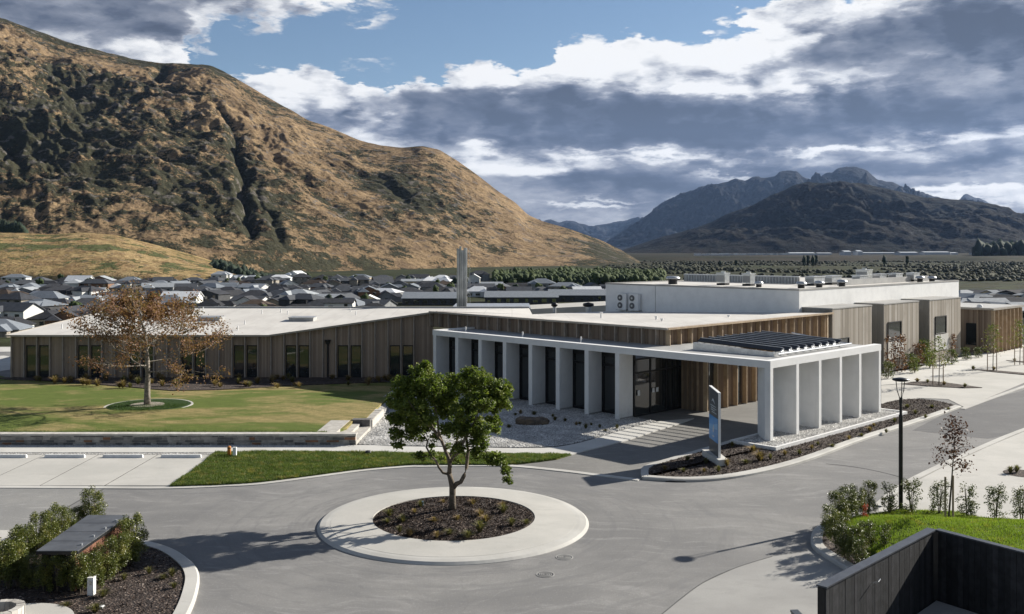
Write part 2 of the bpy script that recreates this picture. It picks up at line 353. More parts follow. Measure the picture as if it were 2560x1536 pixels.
def leafmat(name, c1, c2, c3=None, trans=.25, rough=.5, scale=2.5):
    m, t, b = new_mat(name); p = pos(t); g = t.n.new('ShaderNodeNewGeometry')
    rnd = g.outputs['Random Per Island']
    c = t.mix(rnd, c1, c2)
    if c3: c = t.mix(t.ss(t.noise(p, scale, 3), .52, .66), c, c3)
    c = t.mix(t.ss(t.noise(p, .9, 4), .3, .7, 0, .5), c, tuple(x*.7 for x in c1))
    t.put(b.inputs['Base Color'], c); b.inputs['Roughness'].default_value = max(rough, .55); b.inputs['Specular IOR Level'].default_value = .18
    tr = t.n.new('ShaderNodeBsdfTranslucent'); t.put(tr.inputs[0], t.vm('MULTIPLY', c, (1.5, 1.7, .8)))
    ms = t.n.new('ShaderNodeMixShader'); ms.inputs[0].default_value = trans
    t.l.new(b.outputs[0], ms.inputs[1]); t.l.new(tr.outputs[0], ms.inputs[2])
    t.l.new(ms.outputs[0], t.n['Material Output'].inputs[0]); return m
def glass_dark(name, tint=(.026, .030, .033), rough=.04):
    m, t, b = new_mat(name); t.put(b.inputs['Base Color'], tint); b.inputs['Roughness'].default_value = rough
    b.inputs['Specular IOR Level'].default_value = .8; b.inputs['Coat Weight'].default_value = .5; b.inputs['Coat Roughness'].default_value = .02; return m
A_DIR = (-.6997, .7145, 0); B_DIR = (.7145, .6997, 0)
M = {}
M['asphalt'] = asphalt('asphalt', (.255, .250, .242), (.190, .188, .186), (.135, .135, .138))
M['asphalt_new'] = asphalt('asphalt_new', (.150, .150, .152), (.125, .125, .128), (.105, .105, .109))
M['drive'] = asphalt('driveway_asphalt', (.225, .220, .208), (.19, .185, .177), (.155, .152, .147))
M['conc'] = concrete('pale_concrete', (.50, .485, .45), (.43, .42, .39))
M['conc_light'] = concrete('light_concrete', (.55, .54, .51), (.48, .47, .44), speck=.2)
M['conc_grey'] = concrete('grey_concrete', (.36, .355, .34), (.29, .285, .275))
M['kerb'] = concrete('kerb_concrete', (.50, .49, .46), (.40, .39, .365), speck=.3)
def streaked(name, c1, c2, dirt):
    m, t, b = new_mat(name); p = pos(t)
    c = t.mix(t.ss(t.noise(p, 1.6, 6, .6), .35, .68), c1, c2)
    s_ = t.noise(t.vm('MULTIPLY', p, (3.2, 3.2, .22)), 1.4, 6, .65); c = t.mix(t.ss(s_, .54, .76, 0, .28), c, dirt)
    z = t.sep(p)[2]; c = t.mix(t.m('MULTIPLY', t.ss(z, .9, .1, 0, .45), t.ss(t.noise(p, 4, 4), .4, .6)), c, dirt)
    t.put(b.inputs['Base Color'], c); b.inputs['Roughness'].default_value = .8; b.inputs['Specular IOR Level'].default_value = .25
    t.put(b.inputs['Normal'], t.bump(t.noise(p, 30, 4, .7), .2, .006)); return m
M['white'] = simple('white_render', (.76, .76, .75), (.67, .67, .665), 1.3, .8, .1, 40, lo=.3, hi=.8)
M['white_cool'] = simple('pale_plaster', (.60, .61, .62), (.53, .54, .55), .6, .85, .15, 25, lo=.3, hi=.8)
M['white_trim'] = streaked('white_painted_concrete', (.70, .70, .695), (.655, .655, .65), (.54, .535, .52))
def membrane(name, c1, c2):
    m, t, b = new_mat(name); p = pos(t); c = t.mix(t.ss(t.noise(t.vm('MULTIPLY', p, (1, .35, 1)), .6, 7, .65), .38, .66), c1, c2)
    s_ = t.m('FRACT', t.m('DIVIDE', t.sep(p)[0], 2.1)); e = t.m('MINIMUM', s_, t.m('SUBTRACT', 1, s_)); c = t.mix(t.ss(e, .022, .008, 0, .30), c, tuple(x*.5 for x in c1))
    c = t.mix(t.ss(t.noise(p, 1.7, 6, .7), .56, .72, 0, .35), c, tuple(x*.62 for x in c2))
    t.put(b.inputs['Base Color'], c); b.inputs['Roughness'].default_value = .75; b.inputs['Specular IOR Level'].default_value = .25; return m
M['roof_pale'] = membrane('pale_roof_membrane', (.57, .55, .515), (.49, .47, .44))
M['roof_grey'] = simple('grey_roof_membrane', (.36, .36, .35), (.28, .28, .28), .8, .8)
M['fascia'] = simple('champagne_metal', (.36, .33, .29), (.30, .275, .24), 1.5, .5, metal=.3)
M['dark'] = simple('dark_metal', (.018, .018, .02), (.028, .028, .03), 3, .45, metal=.3)
M['glass'] = glass_dark('dark_window_glass')
M['black'] = simple('black_paint', (.012, .012, .013), (.018, .018, .02), 5, .35)
M['steel'] = simple('brushed_steel', (.62, .63, .64), (.5, .51, .52), 2, .3, metal=.9)
M['fan'] = simple('fan_guard', (.10, .10, .105), (.14, .14, .145), 9, .6)
M['flue'] = simple('weathered_flue_steel', (.42, .43, .44), (.30, .31, .32), 1.2, .32, metal=.95)
M['galv'] = simple('galvanised_metal', (.55, .56, .57), (.42, .43, .44), 3, .4, metal=.7)
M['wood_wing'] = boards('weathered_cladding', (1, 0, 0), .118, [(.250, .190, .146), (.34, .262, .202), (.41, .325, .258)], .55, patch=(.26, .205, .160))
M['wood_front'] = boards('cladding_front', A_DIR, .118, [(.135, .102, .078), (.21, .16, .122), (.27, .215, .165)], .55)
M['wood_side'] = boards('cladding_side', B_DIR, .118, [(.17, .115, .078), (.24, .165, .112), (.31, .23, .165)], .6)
M['fin'] = simple('pale_timber_fin', (.30, .235, .17), (.235, .18, .13), 2.5, .7, .2, 30)
M['fin_grey'] = simple('weathered_timber_fin', (.37, .315, .265), (.29, .25, .21), 2.5, .7, .2, 30)
M['fin_gold'] = simple('golden_timber_fin', (.42, .32, .215), (.33, .245, .16), 2.5, .65, .2, 30)
M['boardmark'] = boards('board_marked_concrete', B_DIR, .21, [(.19, .165, .135), (.27, .24, .20), (.34, .305, .262), (.43, .40, .36)], .5, .9, patch=(.24, .215, .18), bumpd=.02, gw=.05)
M['boardmark_s'] = boards('board_marked_concrete_end', A_DIR, .21, [(.20, .19, .17), (.26, .245, .22), (.30, .285, .26)], .35, .9, bumpd=.02)
M['bark'] = simple('bark', (.17, .138, .105), (.085, .068, .05), 14, .9, .8, 30, bdist=.03)
M['bark_pale'] = simple('pale_bark', (.27, .24, .205), (.13, .11, .09), 9, .85, .4, 30)
M['soil'] = simple('dry_soil', (.30, .27, .22), (.22, .2, .16), 3, .95)
def mulch():
    m, t, b = new_mat('bark_mulch'); p = pos(t)
    v = t.n.new('ShaderNodeTexVoronoi'); t.put(v.inputs['Vector'], t.vm('MULTIPLY', p, (1, 1.5, 1))); t.put(v.inputs['Scale'], 17)
    r = t.sep(v.outputs['Color'])[0]
    c = t.ramp(r, [(0, (.012, .008, .007)), (.45, (.030, .020, .016)), (.8, (.060, .040, .031)), (.93, (.13, .095, .075)), (1, (.34, .28, .24))])
    c = t.mix(t.ss(t.noise(p, 1.2, 5), .4, .65, 0, .5), c, (.035, .024, .019))
    t.put(b.inputs['Base Color'], c); b.inputs['Roughness'].default_value = .95
    t.put(b.inputs['Normal'], t.bump(v.outputs['Distance'], .9, .04)); return m
M['mulch'] = mulch()
def gravel(name, cols, sc=14):
    m, t, b = new_mat(name); p = pos(t)
    v = t.n.new('ShaderNodeTexVoronoi'); t.put(v.inputs['Vector'], p); t.put(v.inputs['Scale'], sc)
    r = t.sep(v.outputs['Color'])[0]; c = t.ramp(r, cols)
    c = t.mix(t.ss(v.outputs['Distance'], .35, .7, 0, .75), c, (.10, .095, .09))
    c = t.mix(t.ss(t.noise(p, .7, 4), .42, .66, 0, .35), c, (.25, .24, .22))
    t.put(b.inputs['Base Color'], c); b.inputs['Roughness'].default_value = .9
    t.put(b.inputs['Normal'], t.bump(t.m('SUBTRACT', 1, v.outputs['Distance']), .9, .05)); return m
M['gravel'] = gravel('pale_river_gravel', [(0, (.20, .195, .19)), (.4, (.38, .37, .355)), (.75, (.58, .57, .545)), (1, (.76, .75, .72))])
def turf(name, g1, g2, dry, amount, streak=True):
    m, t, b = new_mat(name); p = pos(t)
    q = t.vm('ADD', p, t.vm('SCALE', t.noise(p, .15, 3, .5, 0, True), 4))
    n = t.m('ADD', t.noise(t.vm('MULTIPLY', q, (.30, .62, 1)), .30, 7, .66), t.ss(t.vm('LENGTH', t.vm('MULTIPLY', t.vm('SUBTRACT', p, (-14, 53, 0)), (.055, .16, 0))), 1.1, .2, 0, .06)); c = t.mix(t.noise(p, .8, 6, .7), g1, g2)
    c = t.mix(t.m('MULTIPLY', t.ss(n, amount, amount+.13), .88), c, dry)
    # faint mowing arcs
    r = t.vm('LENGTH', t.vm('MULTIPLY', t.vm('SUBTRACT', p, (-38, 20, 0)), (1, 1, 0)))
    mow = t.m('SINE', t.m('MULTIPLY', r, 2*math.pi/1.6))
    if streak: c = t.mix(t.ss(mow, .0, 1, 0, .22), c, tuple(x*.62 for x in g1))
    f = t.noise(p, 14, 4, .75); f2 = t.noise(t.vm('MULTIPLY', q, (.5, 1.6, 1)), 2.6, 5, .72); c = t.mix(t.ss(f2, .42, .64, 0, .50), c, tuple(x*.60 for x in g2)); c = t.mix(t.ss(f, .38, .64, 0, .60), c, tuple(x*.45 for x in g1))
    t.put(b.inputs['Base Color'], c); b.inputs['Roughness'].default_value = .9; b.inputs['Specular IOR Level'].default_value = .15
    t.put(b.inputs['Normal'], t.bump(f, .8, .05)); return m
M['lawn'] = turf('mown_lawn', (.145, .185, .040), (.105, .145, .030), (.42, .31, .15), .468)
M['ringgrass'] = turf('ring_ground_cover', (.045, .085, .025), (.035, .065, .02), (.10, .11, .05), .62, False)
M['verge'] = turf('verge_grass', (.10, .135, .034), (.07, .10, .026), (.24, .20, .08), .52, False)
M['mound'] = turf('mound_grass', (.15, .21, .032), (.115, .17, .028), (.20, .22, .05), .56, False)
M['blade'] = leafmat('grass_blades', (.14, .20, .032), (.24, .30, .06), (.26, .25, .06), .3, .6)
M['blade_dark'] = leafmat('verge_blades', (.065, .10, .028), (.155, .185, .055), (.22, .20, .07), .3, .6)
M['tussock'] = leafmat('tussock_blades', (.215, .150, .085), (.33, .245, .145), None, .3, .7)
M['tussock_green'] = leafmat('green_tussock_blades', (.105, .10, .05), (.21, .18, .095), None, .3, .7)
M['leaf'] = leafmat('broad_green_leaves', (.070, .102, .022), (.185, .225, .050), (.23, .25, .065), .28, .45)
M['leaf_autumn'] = leafmat('autumn_leaves', (.165, .082, .052), (.28, .165, .11), (.12, .115, .05), .3, .6, .9)
M['leaf_hedge'] = leafmat('hedge_leaves', (.065, .085, .020), (.175, .185, .045), (.24, .22, .06), .2, .35, 3); M['leaf_hedge'].node_tree.nodes['Principled BSDF'].inputs['Roughness'].default_value = .38; M['leaf_hedge'].node_tree.nodes['Principled BSDF'].inputs['Specular IOR Level'].default_value = .4
M['leaf_shrub'] = leafmat('shrub_leaves', (.050, .070, .022), (.120, .145, .045), (.17, .14, .06), .2, .35, 4)
M['leaf_red'] = leafmat('red_new_leaves', (.30, .03, .02), (.45, .10, .06), None, .25, .4)
M['leaf_plum'] = leafmat('plum_leaves', (.055, .025, .028), (.11, .05, .045), None, .25, .5)
M['leaf_sap'] = leafmat('sapling_leaves', (.08, .11, .025), (.17, .18, .05), (.20, .13, .06), .3, .5)
M['slate'] = simple('dark_slate', (.055, .055, .058), (.035, .035, .04), 3, .6, .2, 20)
# ================================================================== terrain
def ground_z(X, Y):
    X = np.asarray(X, float); Y = np.asarray(Y, float)
    crest = 112-14*sstep(-X, 30, 60)
    t = sstep(Y, crest, crest+120); t = np.maximum(t, sstep(np.abs(X), 130, 260))
    z = -.08-17*t
    far = sstep(Y, 1000, 1400)
    z = z+far*(fbm(X/400, Y/400, 3)*5)
    # river terrace on the right with a scarp towards the plain
    e = 2050+fbm(X/700, Y*0+3, 3)*500
    z = z+10.5*sstep(Y, e, e+130)*sstep(X, 60, 420)
    return z
def grid_axis(parts):
    out = []
    for a, b, n in parts: out += list(np.linspace(a, b, n, endpoint=False))
    return np.array(out)
gx = grid_axis([(-9000, -1200, 12), (-1200, -200, 50), (-200, 200, 70), (200, 2200, 90), (2200, 20000, 22)]+[(20000, 20001, 1)])
gy = grid_axis([(-400, 80, 16), (80, 300, 50), (300, 1200, 60), (1200, 3400, 110), (3400, 24000, 22)]+[(24000, 24001, 1)])
XX, YY = np.meshgrid(gx, gy); ZZ = ground_z(XX, YY)
nx, ny = len(gx), len(gy)
def grid_faces(nx, ny):
    i = np.arange(ny-1)[:, None]*nx+np.arange(nx-1)[None, :]; i = i.ravel()
    return np.stack([i, i+1, i+nx+1, i+nx], 1)
mg, t, b = new_mat('valley_ground'); p = pos(t)
c = t.mix(t.ss(t.noise(p, .012, 6, .6), .4, .6), (.040, .040, .024), (.024, .028, .014))
c = t.mix(t.ss(t.noise(p, .05, 5, .65), .48, .6), c, (.05, .06, .03))
yy = t.sep(p)[1]
terr = t.ss(yy, 1500, 2300)
c = t.mix(t.m('MULTIPLY', terr, .8), c, t.mix(t.ss(t.noise(t.vm('MULTIPLY', p, (.3, 1, 1)), .006, 6, .6), .45, .58), (.036, .028, .022), (.014, .017, .011)))
t.put(b.inputs['Base Color'], c); b.inputs['Roughness'].default_value = .95; b.inputs['Specular IOR Level'].default_value = .05
t.put(b.inputs['Normal'], t.bump(t.noise(p, .08, 6, .7), .6, 2.0))
np_mesh('ground', np.stack([XX.ravel(), YY.ravel(), ZZ.ravel()], 1), grid_faces(nx, ny), mg, kind='structure')
def hill_mat(name, dry1, dry2, brown, scrub, rock, k=1.0, bump=9.0, dens=0.0):
    m, t, b = new_mat(name); p = pos(t)
    q = t.vm('ADD', p, t.vm('SCALE', t.noise(p, .006*k, 4, .6, 0, True), 90/k))
    c = t.mix(t.ss(t.noise(q, .009*k, 6, .6), .38, .62), dry1, dry2)
    c = t.mix(t.ss(t.noise(t.vm('MULTIPLY', q, (1, 1, 2.5)), .03*k, 6, .65), .46, .62, 0, .8), c, brown)
    fine = t.noise(p, .16*k, 4, .7)
    c = t.mix(t.ss(fine, .40, .66, 0, .42), c, tuple(x*.5 for x in brown))
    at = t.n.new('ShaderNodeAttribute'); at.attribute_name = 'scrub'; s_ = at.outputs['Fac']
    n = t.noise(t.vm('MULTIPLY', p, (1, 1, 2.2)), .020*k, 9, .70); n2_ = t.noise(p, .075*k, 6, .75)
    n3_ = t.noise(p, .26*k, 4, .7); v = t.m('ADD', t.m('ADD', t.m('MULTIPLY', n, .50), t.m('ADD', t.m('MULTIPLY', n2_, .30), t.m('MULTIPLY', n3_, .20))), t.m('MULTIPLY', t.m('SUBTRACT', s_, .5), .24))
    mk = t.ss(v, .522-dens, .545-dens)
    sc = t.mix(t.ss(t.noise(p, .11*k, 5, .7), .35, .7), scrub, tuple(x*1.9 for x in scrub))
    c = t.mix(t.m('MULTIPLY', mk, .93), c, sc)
    rk = t.n.new('ShaderNodeAttribute'); rk.attribute_name = 'rock'
    rv = t.m('ADD', t.noise(t.vm('MULTIPLY', p, (1, 1, 3.5)), .045*k, 7, .7), t.m('MULTIPLY', rk.outputs['Fac'], .22))
    c = t.mix(t.ss(rv, .62, .70, 0, .8), c, t.mix(fine, rock, tuple(x*.5 for x in rock)))
    t.put(b.inputs['Base Color'], c); b.inputs['Roughness'].default_value = .95; b.inputs['Specular IOR Level'].default_value = .05
    h = t.m('ADD', t.m('MULTIPLY', n, 1.2), t.m('ADD', t.m('MULTIPLY', n2_, .5), t.m('MULTIPLY', mk, .22)))
    t.put(b.inputs['Normal'], t.bump(h, .85, bump)); return m
def mountain(name, mat, sil, Yb, Yr, zb, px0, px1, nc, nr, amp, noise_s, seed, prof=.92, gullies=(), base_var=0, scrub_fn=None, ridge_amp=1.0, beyond=.6, ridge_y=None, jag=0.0):
    """a mountain side as a height field: foot line at distance Yb, crest at Yr whose skyline runs through sil (view px)"""
    sx = np.array([p[0]*1.0352 for p in sil]); sy = np.array([p[1]*1.0352 for p in sil])
    px = np.linspace(px0, px1, nc); k = (px-CX)/F
    # soften the polyline skyline
    ys = np.interp(px, sx, sy); ker = np.hanning(9); ker /= ker.sum(); pad = np.pad(ys, 4, mode='edge'); ys = np.convolve(pad, ker, 'valid')
    if jag: ys = ys+jag*(fbm(px/26+seed, px*0+seed, 5, .6))*6
    yb = Yb(px) if callable(Yb) else np.full_like(px, Yb); yr = Yr(px) if callable(Yr) else np.full_like(px, Yr)
    zr = CH+(HY-ys)/F*yr
    T = np.concatenate([np.linspace(-.06, 1, nr), np.linspace(1, 1+beyond, max(8, nr//6))[1:]])
    KK, TT = np.meshgrid(np.arange(nc), T)
    Yg = yb[KK]+(yr[KK]-yb[KK])*TT; Xg = k[KK]*Yg
    zr_, zb_ = zr[KK], zb
    tt = np.clip(TT, 0, 1)
    P = tt**prof
    Z = zb_+(zr_-zb_)*P
    relh = np.clip((zr_-zb_)/400, .05, 1.6)
    env = np.sin(np.clip(tt, 0, 1)*np.pi)**.7*.9+.10*ridge_amp*sstep(tt, .2, 1)
    if amp > 300: env = env*(1-.88*sstep(tt, .70, .98))
    r1 = ridged((Xg+.55*Yg)/noise_s*1.15+seed+fbm(Xg/noise_s*.6, Yg/noise_s*.6, 3)*.6, Yg/noise_s*.60+seed*1.7, 7, .58)-.55
    r2 = fbm(Xg/(noise_s*.33)+seed*3, Yg/(noise_s*.33), 5, .55)
    D = amp*relh*env*(r1*1.0+r2*.45)
    r4 = ridged(Xg/(noise_s*.22)+seed*5, Yg/(noise_s*.17)+3, 5, .55)-.55; D = D+amp*.26*relh*np.sin(np.clip(tt, 0, 1)*np.pi)**.6*r4*(.4+1.2*sstep(fbm(Xg/noise_s*.9+9, Yg/noise_s*.9, 3), -.1, .3))
    Z = Z+D
    cav = -(r1*.8+r2*.5)
    gsum = 0
    for pts, width, dep in gullies:                      # each gully: (view px, t along the slope) path
        gt = np.array([p[1] for p in pts]); gp = np.array([p[0]*1.0352 for p in pts]); o = np.argsort(gt)
        cx = np.interp(tt, gt[o], gp[o]); fade = sstep(tt, gt.min()-.03, gt.min()+.05)*(1-sstep(tt, gt.max()-.06, gt.max()+.04))
        d = (px[KK]-cx+fbm(Xg/90+5, Yg/90, 4)*34)/(width*(1+.6*fbm(Xg/120, Yg/120+9, 3)))
        g = np.exp(-np.abs(d)**1.5)*fade; Z = Z-dep*g; gsum = gsum+g
        Z = Z+dep*.14*np.exp(-((d+1.7)**2)*.8)*fade
    down = sstep(TT, 1, 1+beyond); Z = np.where(TT > 1, Z*(1-.9*down)+zb_*.9*down, Z)
    Z = np.where(TT < 0, zb_-(-TT)*200, Z)
    base = sstep(tt, 0, .05); Z = zb_+(Z-zb_)*base+np.where(TT < 0, Z-zb_, 0)*0-(TT < 0)*3
    sc = scrub_fn(px[KK], tt, cav, gsum) if scrub_fn else np.clip(.5+cav*.6, 0, 1)
    rock = np.clip(sstep(r4, .0, .3)*sstep(tt, .05, .2), 0, 1)
    # true edge to stand on: verts ordered row-major
    np_mesh(name, np.stack([Xg.ravel(), Yg.ravel(), Z.ravel()], 1), grid_faces(nc, len(T)), mat, kind='structure', smooth=True, attrs={'scrub': sc, 'rock': rock})
    return px, yb
hm = hill_mat('tussock_hill', (.345, .245, .140), (.26, .182, .104), (.16, .113, .074), (.027, .030, .019), (.20, .18, .16), 1.0, 14.0)
left_sil = [(-700, -160), (-300, -30), (-60, 25), (0, 42), (60, 62), (120, 84), (180, 106), (250, 124), (320, 140), (400, 153), (470, 154), (510, 156), (545, 172), (600, 205), (650, 235), (700, 262), (745, 290), (770, 298), (820, 318), (870, 340), (920, 352), (970, 357), (1020, 353), (1060, 362), (1100, 385), (1150, 420), (1200, 460), (1245, 490), (1275, 520), (1310, 535), (1380, 555), (1450, 580), (1500, 604), (1530, 622), (1560, 640), (1600, 652), (1700, 662)]
def left_yb(px): return 1000+sstep(px, 300, 1600)*550
def left_yr(px): return 2350-sstep(px, 300, 1600)*350+0*px
def left_scrub_shade(px, t, cav, g):
    s = .50+cav*.35
    s = s+.38*np.exp(-((px-120)/380)**2-((t-.38)/.24)**2)            # dark bush on the lower left flank
    s = s+.30*np.exp(-((px-560-330*(.55-t))/170)**2)*sstep(-t, -.62, -.3)*.8
    s = s+.42*np.exp(-((px-1000-220*(.55-t))/95)**2-((t-.5)/.2)**2)
    s = s+.25*np.exp(-((px-300)/260)**2-((t-.70)/.10)**2)-.25*np.exp(-((t-.88)/.1)**2)*(px < 500)
    s = s+.35*sstep(t, .84, .97)*sstep(-px, -640, -480)  # upper ridge darkened: cloud shadow put into the scrub colour
    s = s-.22*np.exp(-((px-640)/150)**2-((t-.62)/.25)**2)-.15*sstep(px, 1050, 1300)
    s = s+.65*np.clip(g, 0, 1)+.45*sstep(px, 1330, 1560)
    return np.clip(s, 0, 1)
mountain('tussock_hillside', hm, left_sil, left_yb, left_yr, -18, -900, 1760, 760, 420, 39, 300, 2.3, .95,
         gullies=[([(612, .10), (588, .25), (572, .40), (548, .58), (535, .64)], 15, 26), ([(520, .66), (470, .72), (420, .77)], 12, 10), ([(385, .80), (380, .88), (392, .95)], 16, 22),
                  ([(690, .08), (650, .2), (615, .30)], 12, 9), ([(1000, .36), (960, .5), (915, .62)], 20, 8), ([(210, .42), (180, .6), (130, .75)], 22, 7)], scrub_fn=left_scrub_shade)
fm = hill_mat('foothill_grass', (.44, .32, .16), (.33, .24, .11), (.24, .155, .08), (.06, .072, .03), (.28, .22, .15), 1.8, 6.0, .030)
mountain('golden_foothill', fm, [(-500, 520), (-100, 552), (0, 560), (120, 566), (200, 562), (280, 568), (350, 585), (430, 606), (500, 626), (560, 650), (620, 668), (680, 682), (760, 692)], 780, 985, -18.5, -500, 780, 300, 110, 17, 75, 5.1, .6, base_var=0,
         scrub_fn=lambda px, t, cav, g: np.clip(.34+cav*.5+.45*np.exp(-((t-.55)/.05)**2)*(px < 420)+.4*np.exp(-((t-.75)/.06)**2)*(px > 60)*(px < 220), 0, 1), beyond=.35)
dm = hill_mat('dark_mountain', (.016, .013, .009), (.010, .0095, .007), (.012, .009, .007), (.003, .0045, .003), (.05, .047, .042), .35, 26, .02)  # cloud shadow over this mountain put into its near-black tones
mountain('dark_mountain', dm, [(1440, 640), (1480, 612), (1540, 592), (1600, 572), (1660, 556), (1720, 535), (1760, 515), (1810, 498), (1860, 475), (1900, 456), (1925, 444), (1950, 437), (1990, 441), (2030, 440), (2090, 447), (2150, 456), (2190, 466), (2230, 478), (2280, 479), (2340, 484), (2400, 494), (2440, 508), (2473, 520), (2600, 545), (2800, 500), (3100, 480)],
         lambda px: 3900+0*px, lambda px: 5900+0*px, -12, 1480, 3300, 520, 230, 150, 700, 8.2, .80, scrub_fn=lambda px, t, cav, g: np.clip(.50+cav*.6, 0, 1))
rm = hill_mat('rocky_range', (.022, .025, .032), (.016, .018, .024), (.017, .018, .022), (.007, .009, .012), (.05, .053, .06), .2, 50, -.02)  # blue cast of the rock colours paints distance haze
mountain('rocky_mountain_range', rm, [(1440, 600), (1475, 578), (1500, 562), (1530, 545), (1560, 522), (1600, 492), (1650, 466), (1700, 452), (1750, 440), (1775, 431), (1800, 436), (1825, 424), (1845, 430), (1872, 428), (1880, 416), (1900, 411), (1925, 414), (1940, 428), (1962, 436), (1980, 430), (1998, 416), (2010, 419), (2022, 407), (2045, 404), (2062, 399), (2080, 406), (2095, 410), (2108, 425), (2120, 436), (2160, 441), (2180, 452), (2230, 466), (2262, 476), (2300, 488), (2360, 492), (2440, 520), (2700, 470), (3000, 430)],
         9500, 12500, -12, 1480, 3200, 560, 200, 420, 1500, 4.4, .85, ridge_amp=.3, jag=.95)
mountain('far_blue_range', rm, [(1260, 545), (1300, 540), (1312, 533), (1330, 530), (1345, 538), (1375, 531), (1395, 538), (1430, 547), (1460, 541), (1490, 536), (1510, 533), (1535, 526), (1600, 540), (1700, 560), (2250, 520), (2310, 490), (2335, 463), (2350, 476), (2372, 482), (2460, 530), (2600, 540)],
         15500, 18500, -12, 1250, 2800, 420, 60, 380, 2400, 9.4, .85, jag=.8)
# air: a closed box of thin haze
hz = MB().box(-9000, 16000, -60, 21000, -60, 2600)
hmat = bpy.data.materials.new('haze'); hmat.use_nodes = True; hn = hmat.node_tree.nodes; hn.clear()
pv = hn.new('ShaderNodeVolumePrincipled'); pv.inputs['Density'].default_value = 1.1e-5; pv.inputs['Color'].default_value = (.36, .56, .98, 1); pv.inputs['Anisotropy'].default_value = .2
ho = hn.new('ShaderNodeOutputMaterial'); hmat.node_tree.links.new(pv.outputs[0], ho.inputs['Volume'])
hz.build('haze', hmat, kind='stuff')
# ================================================================== site surfaces
def lawn_z(X, Y): return .50-.44*sstep(np.asarray(Y, float), 52, 71)
def P(p, q): return (12.55-.6997*p+.7145*q, 46.82+.7145*p+.6997*q)       # local frame of the portico: p along its front to the far left, q into the building
def surf(name, poly, z, mat, z0=-.05, kind='structure'): return MB().prism(poly, z0, z).build(name, mat, kind=kind)
surf('asphalt_road', [(-90, -20), (70, -20), (110, 40), (110, 90), (-90, 90)], 0, M['asphalt'])
# newer, darker asphalt on the right and the driveway under the canopy
surf('dark_asphalt_patch', [V(2203, 1040), V(2312, 984), V(2473, 943), V(2620, 905), V(2640, 1000), V(2473, 1043), V(2385, 1060)], .004, M['asphalt_new'], -.01)
surf('driveway', [G(1429, 1138), G(1281, 1163), G(1440, 1178), G(1604, 1197), G(1603, 1178), G(1628, 1166), G(1765, 1126), G(1839, 1103), P(1.1, .7), P(1.3, 13), P(7.8, 13), P(7.8, 5.8), P(9.6, 1.2), G(1700, 1057), G(1567, 1101), G(1491, 1120)], .006, M['drive'], -.02)
surf('old_asphalt', [G(-400, 1219), G(-400, 1336), G(48, 1330), G(110, 1300), G(170, 1268), G(215, 1243), G(262, 1222)], .004, asphalt('old_asphalt', (.31, .305, .29), (.25, .247, .24), (.19, .19, .19)), -.02)
def seam(pts, w=.035): band(smooth_line([G(*p) for p in pts], 4), -w, w, -.02, .008).build('asphalt_seam', seam_m, kind='structure')
seam_m = asphalt('seam_sealant', (.13, .13, .13), (.10, .10, .10), (.08, .08, .08))
seam([(48, 1331), (110, 1300), (170, 1268), (215, 1243), (262, 1222)]); seam([(2065, 1160), (2130, 1167), (2200, 1180), (2265, 1197)], .025)
surf('concrete_apron', [G(1650, 1540), G(1750, 1462), G(1840, 1420), G(1930, 1392), G(2040, 1378), G(2066, 1398), G(2118, 1432), G(2190, 1478), G(2200, 1560), G(2200, 1700), G(1600, 1700)], .004, concrete('worn_apron', (.34, .335, .32), (.28, .275, .265)), -.02)
seam([(1600, 1580), (1650, 1540), (1750, 1462), (1840, 1420), (1930, 1392)], .02)
# parking bays: one slab per bay
park = thing('parking_pavement', (0, 41, 0), None, None); park['kind'] = 'structure'
jx = [(-20.9-2.58*i, -22.5-2.55*i) for i in range(0)]
fr = [V(415, 1173), (0, 0)]
tops = [525, 395, 263, 111]; 
def bay(a, b_, c_, d_): MB().prism([a, b_, c_, d_], -.05, .03).build('slab', M['conc'], park)
ft, bt = V(520, 1098, .03), V(415, 1173, .03)
topY, botY = G(0, 1135, .03)[1], G(0, 1214, .03)[1]
jt = [543, 398, 250, 116, -30, -170, -310, -450]; jb = [431, 262, 100, -55, -215, -375, -535, -695]
for i in range(7):
    g_ = .025
    xt = [(j-CX)*topY/F for j in (jt[i], jt[i+1])]; xb = [(j-CX)*botY/F for j in (jb[i], jb[i+1])]
    bay((xt[1]+g_, topY), (xt[0]-g_, topY), (xb[0]-g_, botY), (xb[1]+g_, botY))
surf('parking_joints', [(-75, botY+.01), (ft[0]+0, botY+.01), (bt[0]*0+G(540, 1135, .03)[0], topY-.01), (-75, topY-.01)], .024, M['dark'], -.04)
# wheel stops
ws_m = MB()
for i, x in enumerate([430, 284, 138, -7, -153]):
    pxl, pxr = (1200-436*i)*.3342, (1503-436*i)*.3342
    x0, y0 = G(pxl, 1143.8, .05); x1, _ = G(pxr, 1143.8, .05)
    mb = MB(); h_, w_ = .13, .16
    mb.hexa([(x0, y0, .031), (x1, y0, .031), (x1, y0+w_, .031), (x0, y0+w_, .031)], [(x0+.03, y0+.03, h_+.03), (x1-.03, y0+.03, h_+.03), (x1-.03, y0+w_-.03, h_+.03), (x0+.03, y0+w_-.03, h_+.03)])
    where = ['nearest the grass verge', 'second from the grass verge', 'third from the grass verge', 'at the left edge of the picture', 'beyond the left edge'][i]
    if i < 4: tag(mb.build('wheel_stop', M['white_trim']), 'low white concrete wheel stop in the parking bay '+where, 'wheel stop', 'wheel stops in the parking bays')
# kerb channel between bays, verge and road
ch = smooth_line([G(-400, 1217.5), G(0, 1217.5), G(210, 1218.5), G(423, 1219), G(560, 1214), G(650, 1209), G(784, 1192), G(905, 1176), G(1020, 1166), G(1060, 1165.5), G(1170, 1164), G(1281, 1165), G(1400, 1176), G(1500, 1188), G(1600, 1200)], 5)
band(ch, -.26, .08, -.05, .028).build('kerb_channel', M['kerb'], kind='structure')
